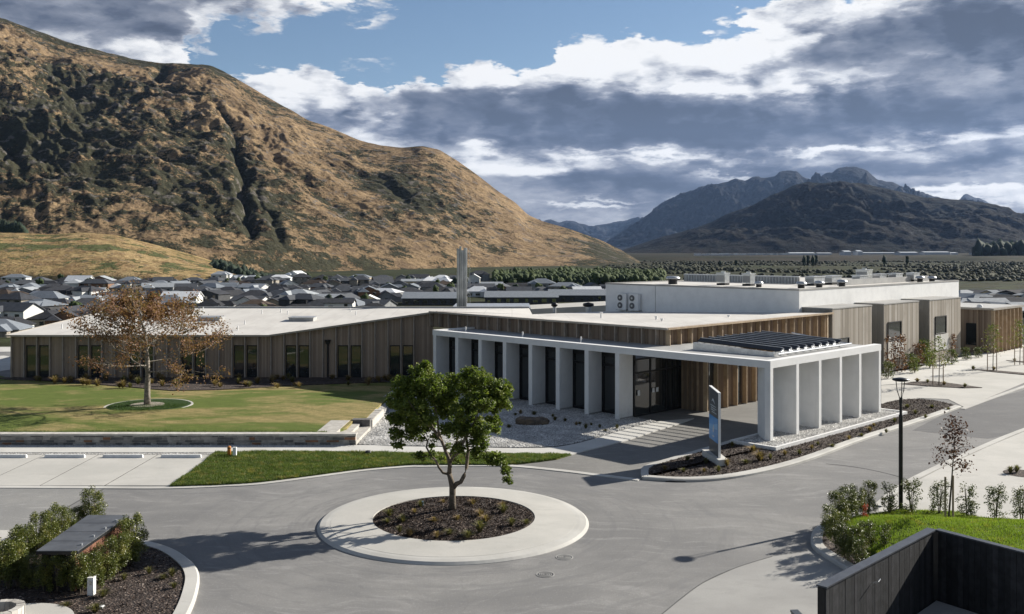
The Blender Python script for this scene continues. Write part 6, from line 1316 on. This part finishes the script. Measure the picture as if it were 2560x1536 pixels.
def pebbles(name, polyf, n, size, seed, mat):
    q = np.random.RandomState(seed); X, Y, Z = polyf(q, n); n = len(X); r = size*q.uniform(.6, 1.5, n)
    O = np.array([(1, 0, 0), (0, 1, 0), (-1, 0, 0), (0, -1, 0), (0, 0, .7)]); V_ = O[None]*r[:, None, None]*q.uniform(.7, 1.2, (n, 5, 1))+np.stack([X, Y, Z], 1)[:, None, :]
    F_ = np.array([(0, 1, 4), (1, 2, 4), (2, 3, 4), (3, 0, 4)])[None]+(np.arange(n)*5)[:, None, None]; return np_mesh(name, V_.reshape(-1, 3), F_.reshape(-1, 3), mat, kind='stuff')
peb = leafmat('pebbles', (.26, .255, .245), (.72, .71, .68), None, 0, .85)
pebbles('gravel_stones', in_poly(gp, lambda X, Y: X*0+.028), 60000, .048, 1, peb)
pebbles('plinth_gravel', in_poly([P(-1, -1.3), P(1.2, -1.3), P(1.2, 12.75), P(-1, 12.75)], lambda X, Y: X*0+.18), 7000, .045, 2, peb)
pebbles('wall_foot_gravel', in_poly([(-60, 46.2), (X_END, 46.2), (X_END, 46.6), (-60, 46.6)], lambda X, Y: X*0+.04), 6000, .04, 3, peb)
# ================================================================== objects
rg2 = random.Random(8)
# stone retaining wall: courses of individual stones
wall = thing('stone_retaining_wall', (-14, 46.8, 0), 'low grey schist stone wall with pale capping along the lawn front', 'wall')
st_m = [simple('schist_stone_a', (.27, .255, .235), (.17, .163, .152), 4, .9, .6, 25), simple('schist_stone_b', (.36, .34, .31), (.25, .237, .217), 4, .9, .6, 25), simple('schist_stone_c', (.145, .14, .137), (.10, .097, .095), 4, .9, .6, 25), simple('schist_stone_rust', (.26, .13, .075), (.17, .10, .065), 4, .9, .6, 25)]
cap_m = simple('pale_cap_stone', (.50, .48, .44), (.38, .36, .33), 3, .85, .4, 18)
mort = simple('wall_mortar', (.42, .40, .37), (.34, .325, .30), 5, .95)
MB().box(-75, X_END-.02, 46.625, WALL_Y1, -.05, .50).build('mortar_core', mort, wall)
pieces = []; z = .045; 
for ci in range(4):
    h_ = [.115, .095, .12, .09][ci]; x = X_END
    while x > -75:
        w_ = rg2.uniform(.20, .62); pieces.append((x-w_, x, z, z+h_)); x -= w_+.022
    z += h_+.018
x = X_END+.03; caps = []
while x > -75: w_ = rg2.uniform(.5, .95); caps.append((x-w_, x)); x -= w_+.012
def stone_mb(mb, x0, x1, z0, z1, yf, yb, jit=.012):
    j = lambda: rg2.uniform(-jit, jit)
    mb.hexa([(x0+j(), yf+j(), z0), (x1+j(), yf+j(), z0), (x1, yb, z0), (x0, yb, z0)], [(x0+j(), yf+j(), z1+j()*.3), (x1+j(), yf+j(), z1+j()*.3), (x1, yb, z1), (x0, yb, z1)])
cap_big = [c for c in caps if c[0] > -24.5]; n_caps = len(cap_big)
vis = sorted([p for p in pieces if p[0] > -25], key=lambda p: -((p[1]-p[0])*(p[3]-p[2])))
top = vis[:290-n_caps]; rest = [p for p in pieces if p not in set(top)]
for p in top: mb = MB(); stone_mb(mb, *p, 46.60, 46.70); mb.build('stone', rg2.choice(st_m[:3]*6+[st_m[3]]), wall, recalc=False)
for m_ in range(3):
    mb = MB()
    for p in rest[m_::3]: stone_mb(mb, *p, 46.60, 46.70)
    mb.build('small_stones', st_m[m_], wall, recalc=False, kind='stuff')
for c in cap_big: mb = MB(); stone_mb(mb, c[0], c[1], .50, .585, 46.56, WALL_Y1+.02, .01); mb.build('cap_stone', cap_m, wall, recalc=False)
mb = MB()
for c in caps[n_caps:]: stone_mb(mb, c[0], c[1], .50, .585, 46.56, WALL_Y1+.02, .01)
mb.build('far_cap_stones', cap_m, wall, recalc=False, kind='stuff')
# stone steps and sloping flank wall at the right end of the lawn
def S8(cx_, cy_, z): return G(820+cx_*.12127, 960+cy_*.12127, z)
steps = thing('stone_steps', (X_END, 49, 0), 'pale stone steps rising from the gravel to the lawn beside the wall', 'steps')
for i, (pts, zt) in enumerate([([(570, 1240), (850, 950), (730, 900), (590, 1030), (450, 1060)], .16)]): pass
stp = simple('step_stone', (.46, .44, .40), (.34, .32, .29), 4, .85, .5, 22)
e0 = Vector((X_END, 46.62)); dirv = Vector((-8.1-X_END, 0)).normalized()
f1 = Vector(S8(1150, 640, .1)); f0 = Vector((X_END+.02, 46.62)); u_ = (f1-f0); ln_ = u_.length; u_ = u_/ln_; nrm_ = Vector((-u_.y, u_.x))  # along the flank, and towards the lawn
def flank(a, b_, c, d, z0, z1, nm, mat=stp):
    q = [f0+u_*a+nrm_*c, f0+u_*b_+nrm_*c, f0+u_*b_+nrm_*d, f0+u_*a+nrm_*d]; return MB().prism([tuple(v) for v in q], z0, z1).build(nm, mat, steps)
for i, (c, d, zt) in enumerate([(0.0, .55, .20), (.56, 1.1, .36), (1.11, 2.1, .52)]): flank(.05, 4.0, c, d, -.02, zt, 'step')
for i, (c, d, zt) in enumerate([(0.05, .5, .55), (.52, 1.0, .55)]): flank(4.02, 4.5, c, d, -.02, zt, 'side_block', st_m[2])
flank(4.52, ln_, .0, 1.15, -.02, .43, 'flank_wall', cap_m)
for i in range(18): a = 4.6+i*(ln_-4.7)/18; flank(a, a+(ln_-4.7)/18-.03, .02, .7+rg2.uniform(-.1, .1), .431, .455+rg2.uniform(0, .025), 'cap_stone', cap_m)
g1 = Vector(GL(1020, 965)); v_ = (g1-f1).normalized(); n2 = Vector((-v_.y, v_.x)); L_ = (g1-f1).length
pp_ = [f1, g1, g1+n2*.55, f1+n2*1.0]; mb = MB(); mb.hexa([(*p, -.02) for p in pp_], [(*pp_[0], .30), (*pp_[1], .16), (*pp_[2], .20), (*pp_[3], .45)]); mb.build('gravel_shoulder', M['gravel'], steps)
# boulders
def rock(name, c, r, seed, mat, label, cat='boulder'):
    bm = bmesh.new(); bmesh.ops.create_icosphere(bm, subdivisions=3, radius=1); q = np.array([v.co[:] for v in bm.verts]); n = fbm(q[:, 0]*1.3+seed, q[:, 1]*1.3+q[:, 2]*1.1, 4)*.5
    for v, k in zip(bm.verts, n): v.co = Vector((v.co.x*r[0], v.co.y*r[1], max(-.25, min(.72, v.co.z))*r[2]))*(1+float(k))
    me = bpy.data.meshes.new(name); bm.to_mesh(me); bm.free(); me.materials.append(mat); o = bpy.data.objects.new(name, me); o.location = c; col.objects.link(o); return tag(o, label, cat)
rkm = simple('brown_schist', (.165, .125, .09), (.085, .07, .058), 3.5, .9, .9, 12, bdist=.05)
x, y = G(1331, 1059, .05); rock('boulder', (x, y, .1), (.88, .55, .42), 2.2, rkm, 'flat brown boulder lying in the pale gravel garden')
x, y = G(920, 1136, .05); rock('small_rock', (x, y, .08), (.14, .12, .17), 5.1, M['slate'], 'small dark rock on the edge of the verge by the path', 'rock')
# pillar box and marker post on the verge
x, y = G(573, 1140, .06)
o = thing('orange_marker', (x, y, .05), 'short rusty orange cylinder post on the grass verge', 'marker post'); mb = MB(); mb.lathe((x, y), [(.001, .50), (.07, .50), (.085, .46), (.085, .05), (.001, .05)], 14, False); mb.build('body', simple('rust_orange', (.55, .22, .04), (.42, .16, .035), 6, .6), o, smooth=True); MB().lathe((x, y), [(.09, .40), (.09, .43)], 14).build('band', M['dark'], o)
x, y = G(587, 1142, .06)
o = thing('white_post', (x, y, .05), 'short white bollard post next to the orange one on the verge', 'bollard'); MB().box(x-.075, x+.075, y-.06, y+.06, .05, .47).build('body', M['white'], o); MB().prism([(x-.08, y-.065), (x+.08, y-.065), (x+.08, y+.065), (x-.08, y+.065)], .47, .49).build('cap', M['white_trim'], o)
# white post in the foreground bed and a small ground light box
x, y = S3(685, 1335, .1)
o = thing('white_bollard', (x, y, .09), 'white rectangular service bollard in front of the foreground hedge', 'bollard'); MB().box(x-.085, x+.085, y-.08, y+.08, .05, .56).build('body', M['white'], o)
MB().box(x-.09, x+.09, y-.085, y+.085, .56, .575).build('cap', M['white_trim'], o); MB().box(x-.02, x+.045, y-.083, y-.081, .38, .48).build('label_plate', M['galv'], o)
MB().tube([(x+.06, y-.09, .44), (x-.02, y-.10, .50)], .008, 5).build('handle', M['galv'], o)
x, y = S3(730, 1430, .1); o = thing('valve_box', (x, y, .09), 'small white rectangular valve lid lying in the foreground mulch', 'valve box'); MB().box(x-.15, x+.15, y-.07, y+.07, .08, .13).build('lid', M['white'], o); MB().box(x-.17, x+.17, y-.09, y+.09, .05, .10).build('frame', M['galv'], o)
# round stone basin at the picture's corner
bx_, by_ = S3(-10, 1440, .45); o = thing('stone_ring_basin', (bx_, by_, .15), 'round stone edged fire bowl on the concrete disc at the lower left corner', 'basin')
for i in range(22):
    a = 2*math.pi*i/22; b2 = a+2*math.pi/22*.93; ri, ro = .40, .60+rg2.uniform(-.02, .02); h0 = .48+rg2.uniform(-.012, .012)
    MB().prism([(bx_+ri*math.cos(a), by_+ri*math.sin(a)), (bx_+ro*math.cos(a), by_+ro*math.sin(a)), (bx_+ro*math.cos(b2), by_+ro*math.sin(b2)), (bx_+ri*math.cos(b2), by_+ri*math.sin(b2))], .15, h0).build('stone', rg2.choice([cap_m, stp, st_m[1]]), o)
MB().disc((bx_, by_), .40, .15, .22, 24).build('dark_infill', M['slate'], o)
# bin shelter with flat roof and timber sides
sh = thing('bin_shelter', (*S3(560, 1150, 0), .1), 'small shelter with flat dark metal roof and red brown timber slats inside the hedge', 'shelter')
zr = 1.24; c0, c1, c2, c3 = [S3(*p, zr) for p in ((270, 1012), (580, 1012), (968, 742), (660, 742))]
MB().hexa([(*c0, zr-.10), (*c1, zr-.10), (*c2, zr-.10), (*c3, zr-.10)], [(*c0, zr-.02), (*c1, zr-.02), (*c2, zr-.02), (*c3, zr-.02)]).build('roof_edge', M['black'], sh)
V0, V1, V2, V3 = [Vector(c) for c in (c0, c1, c2, c3)]
roofm = simple('zinc_roof', (.095, .10, .108), (.13, .137, .148), 1.6, .45, metal=.3)
for i in range(4):
    a, b_ = i/4, (i+1)/4; q0, q1, q2, q3 = V0.lerp(V3, a+.004), V1.lerp(V2, a+.004), V1.lerp(V2, b_-.004), V0.lerp(V3, b_-.004)
    MB().prism([tuple(q0), tuple(q1), tuple(q2), tuple(q3)], zr-.019, zr+.005).build('roof_sheet', roofm, sh)
e = (V2-V1).normalized(); nn = Vector((e.y, -e.x)); red = [simple('red_cedar_'+k, c, tuple(x*.7 for x in c), 6, .7, .3, 40) for k, c in (('a', (.17, .075, .045)), ('b', (.22, .105, .065)), ('c', (.13, .055, .035)))]
q = V1+e*.12-nn*.12; n_ = int(((V2-V1).length-.2)/.135)
for i in range(n_): a = q+e*(.135*i); MB().prism([tuple(a), tuple(a+e*.118), tuple(a+e*.118-nn*.03), tuple(a-nn*.03)], .1, zr-.10).build('slat', rg2.choice(red), sh)
q = V0+(V1-V0).normalized()*.1; ee = (V1-V0).normalized()
for i in range(int(((V1-V0).length-.3)/.135)): a = q+ee*(.135*i)+Vector((0, .12)); MB().prism([tuple(a), tuple(a+ee*.118), tuple(a+ee*.118+Vector((0, .03))), tuple(a+Vector((0, .03)))], .1, zr-.10).build('slat', M['black'], sh)
for i in range(4): a = V1.lerp(V2, .15+.22*i)-nn*.14; MB().box(a.x-.03, a.x+.03, a.y-.03, a.y+.03, zr+.005, zr+.05).build('fixing', M['galv'], sh)
# street lamp
lx_, ly_ = G(2252, 1273, .14)
lamp = thing('street_lamp', (lx_, ly_, .1), 'tall black street lamp with flat round head behind the grass mound', 'street lamp')
zt = CH-(946-HY)/F*ly_
MB().tube([(lx_, ly_, .05), (lx_, ly_, zt-1.35), (lx_, ly_, zt-1.30), (lx_, ly_, zt-.85)], [.075, .072, .05, .045], 16).build('post', M['black'], lamp, smooth=False)
MB().tube([(lx_, ly_, .05), (lx_, ly_, .12)], .14, 16).build('base_plate', M['black'], lamp)
MB().tube([(lx_, ly_, zt-.90), (lx_, ly_, zt-.70)], .06, 12).build('yoke', M['black'], lamp)
for a in (0.35, 2.45, 4.55): MB().tube([(lx_+.03*math.cos(a), ly_+.03*math.sin(a), zt-.75), (lx_+.13*math.cos(a), ly_+.13*math.sin(a), zt-.45), (lx_+.17*math.cos(a), ly_+.17*math.sin(a), zt-.10)], .016, 8).build('arm', M['black'], lamp)
MB().lathe((lx_, ly_), [(.001, zt-.09), (.26, zt-.09), (.30, zt-.06), (.29, zt-.02), (.10, zt+.02), (.001, zt+.03)], 32).build('lamp_head', M['black'], lamp, smooth=True)
MB().disc((lx_, ly_), .2, zt-.105, zt-.092, 24).build('lens', M['white'], lamp)
# sign pylon
SY0, SY1 = 42.15, 43.75; SX0, SX1 = 9.02, 8.95; zb = .38
sg = thing('sign_pylon', (9.0, 43, .1), 'tall thin dark grey and blue sign panel on a concrete plinth by the driveway', 'sign')
T_ = .10; top0, top1 = 3.20, 3.30
mb = MB(); mb.hexa([(SX0, SY0, zb), (SX0+T_, SY0+.02, zb), (SX1+T_, SY1, zb), (SX1, SY1, zb)], [(SX0, SY0, top0), (SX0+T_, SY0+.02, top0), (SX1+T_, SY1, top1), (SX1, SY1, top1)]); mb.build('panel', simple('sign_grey', (.085, .092, .10), (.07, .076, .085), 2, .4), sg)
mb = MB(); mb.hexa([(SX0-.004, SY0-.03, zb), (SX0+T_+.006, SY0-.012, zb), (SX0+T_+.004, SY0-.001, zb), (SX0-.004, SY0-.001, zb)], [(SX0-.004, SY0-.03, top0+.02), (SX0+T_+.006, SY0-.012, top0+.02), (SX0+T_+.004, SY0-.001, top0+.02), (SX0-.004, SY0-.001, top0+.02)]); mb.build('sunlit_edge_paint', M['white'], sg)  # strip coloured white to paint sunlight on the panel's near edge
mb = MB(); mb.hexa([(SX0-.01, SY0-.02, top0+.001), (SX0+T_+.01, SY0, top0+.001), (SX1+T_+.01, SY1, top1+.001), (SX1-.01, SY1, top1+.001)], [(SX0-.01, SY0-.02, top0+.03), (SX0+T_+.01, SY0, top0+.03), (SX1+T_+.01, SY1, top1+.03), (SX1-.01, SY1, top1+.03)]); mb.build('top_trim', M['white_trim'], sg)
def face(pts, off):                                       # (t along face 0 far..1 near, z)
    return [(SX1+(SX0-SX1)*t_-off, SY1+(SY0-SY1)*t_, z) for t_, z in pts]
def decal(name, pts, off, mat): n = len(pts); a, b_ = face(pts, off), face(pts, off+.004); return MB().add(a+b_, [tuple(range(n))[::-1], tuple(range(n, 2*n))]+[(i, (i+1) % n, n+(i+1) % n, n+i) for i in range(n)]).build(name, mat, sg)
blue = simple('sign_blue', (.03, .22, .55), (.05, .30, .66), 1.3, .35); blue2 = simple('sign_light_blue', (.14, .42, .72), (.11, .38, .68), 1, .35); lt_ = simple('sign_lettering', (.55, .60, .62), (.5, .55, .57), 3, .5)
decal('blue_panel', [(.0, .98), (.96, .98), (.96, 2.06), (.0, 2.06)], .002, blue)
decal('blue_sweep', [(.02, 1.62), (.5, 1.70), (.95, 1.86), (.95, 1.58), (.5, 1.50), (.02, 1.40)], .008, blue2)
decal('drop_mark', [(.47, 1.32), (.56, 1.42), (.58, 1.55), (.52, 1.72), (.45, 1.55), (.42, 1.42)], .014, lt_)
decal('small_mark', [(.36, 1.18), (.5, 1.12), (.62, 1.20), (.5, 1.24)], .014, lt_)
decal('mountain_mark', [(.26, 2.68), (.42, 2.86), (.50, 2.80), (.66, 2.62), (.50, 2.70), (.42, 2.76)], .002, lt_)
for i, (a, b_, z) in enumerate([(.14, .72, 2.50), (.2, .8, 2.40), (.2, .62, 2.31), (.3, .8, 2.22)]): decal('letter_line', [(a, z), (b_, z), (b_, z+.035), (a, z+.035)], .002, lt_)
mb = MB(); px0 = [(8.66, 43.95), (9.28, 43.9), (9.38, 41.9), (8.95, 41.72)]; mb.prism(px0, .05, .38); mb.build('plinth', M['conc_light'], sg)
# small irrigation marker in the roundabout bed
x, y = V(1020, 1222, .25); tag(MB().box(x-.03, x+.03, y-.02, y+.02, .2, .42).build('marker_peg', simple('peg_blue', (.22, .35, .45), (.2, .3, .4), 5, .5)), 'small blue marker peg in the roundabout mulch left of the trunk', 'marker peg')
# ------------------------------------------------------------------ black timber fence, L shaped (crop 1960,1100 scale .2938)
FT = 2.35                                                 # top of the fence above the road (it stands on lower ground)
k0, k1, k2 = [Vector(S5(*p, FT)) for p in ((360, 1250), (1290, 762), (2250, 1010))]
fence = thing('black_board_fence', (k1.x, k1.y, 0), 'black stained vertical board fence with flat capping in the lower right corner', 'fence')
fbm_ = []
for i, c in enumerate([(.012, .0125, .014), (.018, .018, .020), (.009, .0095, .011)]): fbm_.append(simple('black_stained_board_'+'abc'[i], c, tuple(x*1.9 for x in c), 5, .6, .4, 40))
def run(a, b_, n0, name='board', w=.142, gap=.006, zb0=.5):
    d = (b_-a).normalized(); n = Vector((-d.y, d.x))*n0; i = 0; t_ = 0; ln = (b_-a).length
    while t_+w < ln:
        p = a+d*t_; j = rg2.uniform(0, .006); MB().prism([tuple(p+n*j), tuple(p+d*w+n*j), tuple(p+d*w+n*(j+.022)), tuple(p+n*(j+.022))], zb0, FT-.04).build(name, rg2.choice(fbm_), fence); t_ += w+gap; i += 1
    return d, n
thick = .20
d1, n1_ = run(k0, k1, 1); d2, n2_ = run(k1, k2, 1)
# which side faces us: the boards sit on the inner side; a matching core and cap give the wall its thickness
capm = simple('fence_capping', (.065, .07, .08), (.05, .053, .062), 3, .4)
def lin_prism(a, b_, o0, o1, z0, z1, nm, mat, ext=0):
    d = (b_-a).normalized(); n = Vector((-d.y, d.x)); a = a-d*ext; b_ = b_+d*ext; return MB().prism([tuple(a+n*o0), tuple(b_+n*o0), tuple(b_+n*o1), tuple(a+n*o1)], z0, z1).build(nm, mat, fence)
lin_prism(k0, k1, .032, .20, -1.2, FT-.05, 'core', M['black']); lin_prism(k1, k2, .032, .15, -1.2, FT-.05, 'core', M['black'])
lin_prism(k0, k1, -.02, .22, FT-.035, FT, 'capping', capm, .02); MB().obox(tuple(k1+Vector((.02, .06))), (1, 0), .26, .22, FT+1.15, -1.2).build('corner_post', M['black'], fence); lin_prism(k1, k2, -.02, .16, FT-.033, FT+.002, 'capping', capm)
for u, z in ((.39, 1.9), (.40, 1.05)):
    p = k0.lerp(k1, u-.02); q = Vector((-d1.y, d1.x))*-1; a = p+q*.02
    MB().tube([(a.x, a.y, z), (a.x+q.x*.14, a.y+q.y*.14, z+.06), (a.x+q.x*.14+d1.x*.1, a.y+q.y*.14+d1.y*.1, z+.10)], .014, 6).build('hook', M['galv'], fence)
# low edge left of the fence and the paving inside the yard
MB().prism([tuple(k0+Vector((.12, -.02))), tuple(k1+Vector((0, -.05))), tuple(k2), (k2.x, 8), (k0.x+.12, 8)], -.05, .55).build('yard_floor', M['conc_grey'], kind='structure')
yard = [tuple(k0), tuple(k1), tuple(k2), (k2.x, 8), (k0.x, 8)]
e0_, e1_ = Vector(G(2060, 1536, .9)), Vector(G(2062, 1515, .9))
lw_ = thing('low_rail_wall', (*G(2030, 1520, .6), 0), 'low grey rail running into the near end of the black fence', 'wall')
a, b_ = Vector(S5(60, 1500, 1.0)), Vector(k0)+Vector((-.05, 0)); d = (b_-a).normalized(); n = Vector((-d.y, d.x)); MB().prism([tuple(a), tuple(b_), tuple(b_+n*.14), tuple(a+n*.14)], .0, 1.10).build('wall', M['conc_grey'], lw_); MB().prism([tuple(a-n*.02), tuple(b_-n*.02), tuple(b_+n*.16), tuple(a+n*.16)], 1.10, 1.15).build('capping', capm, lw_)
# people and cars: none in view
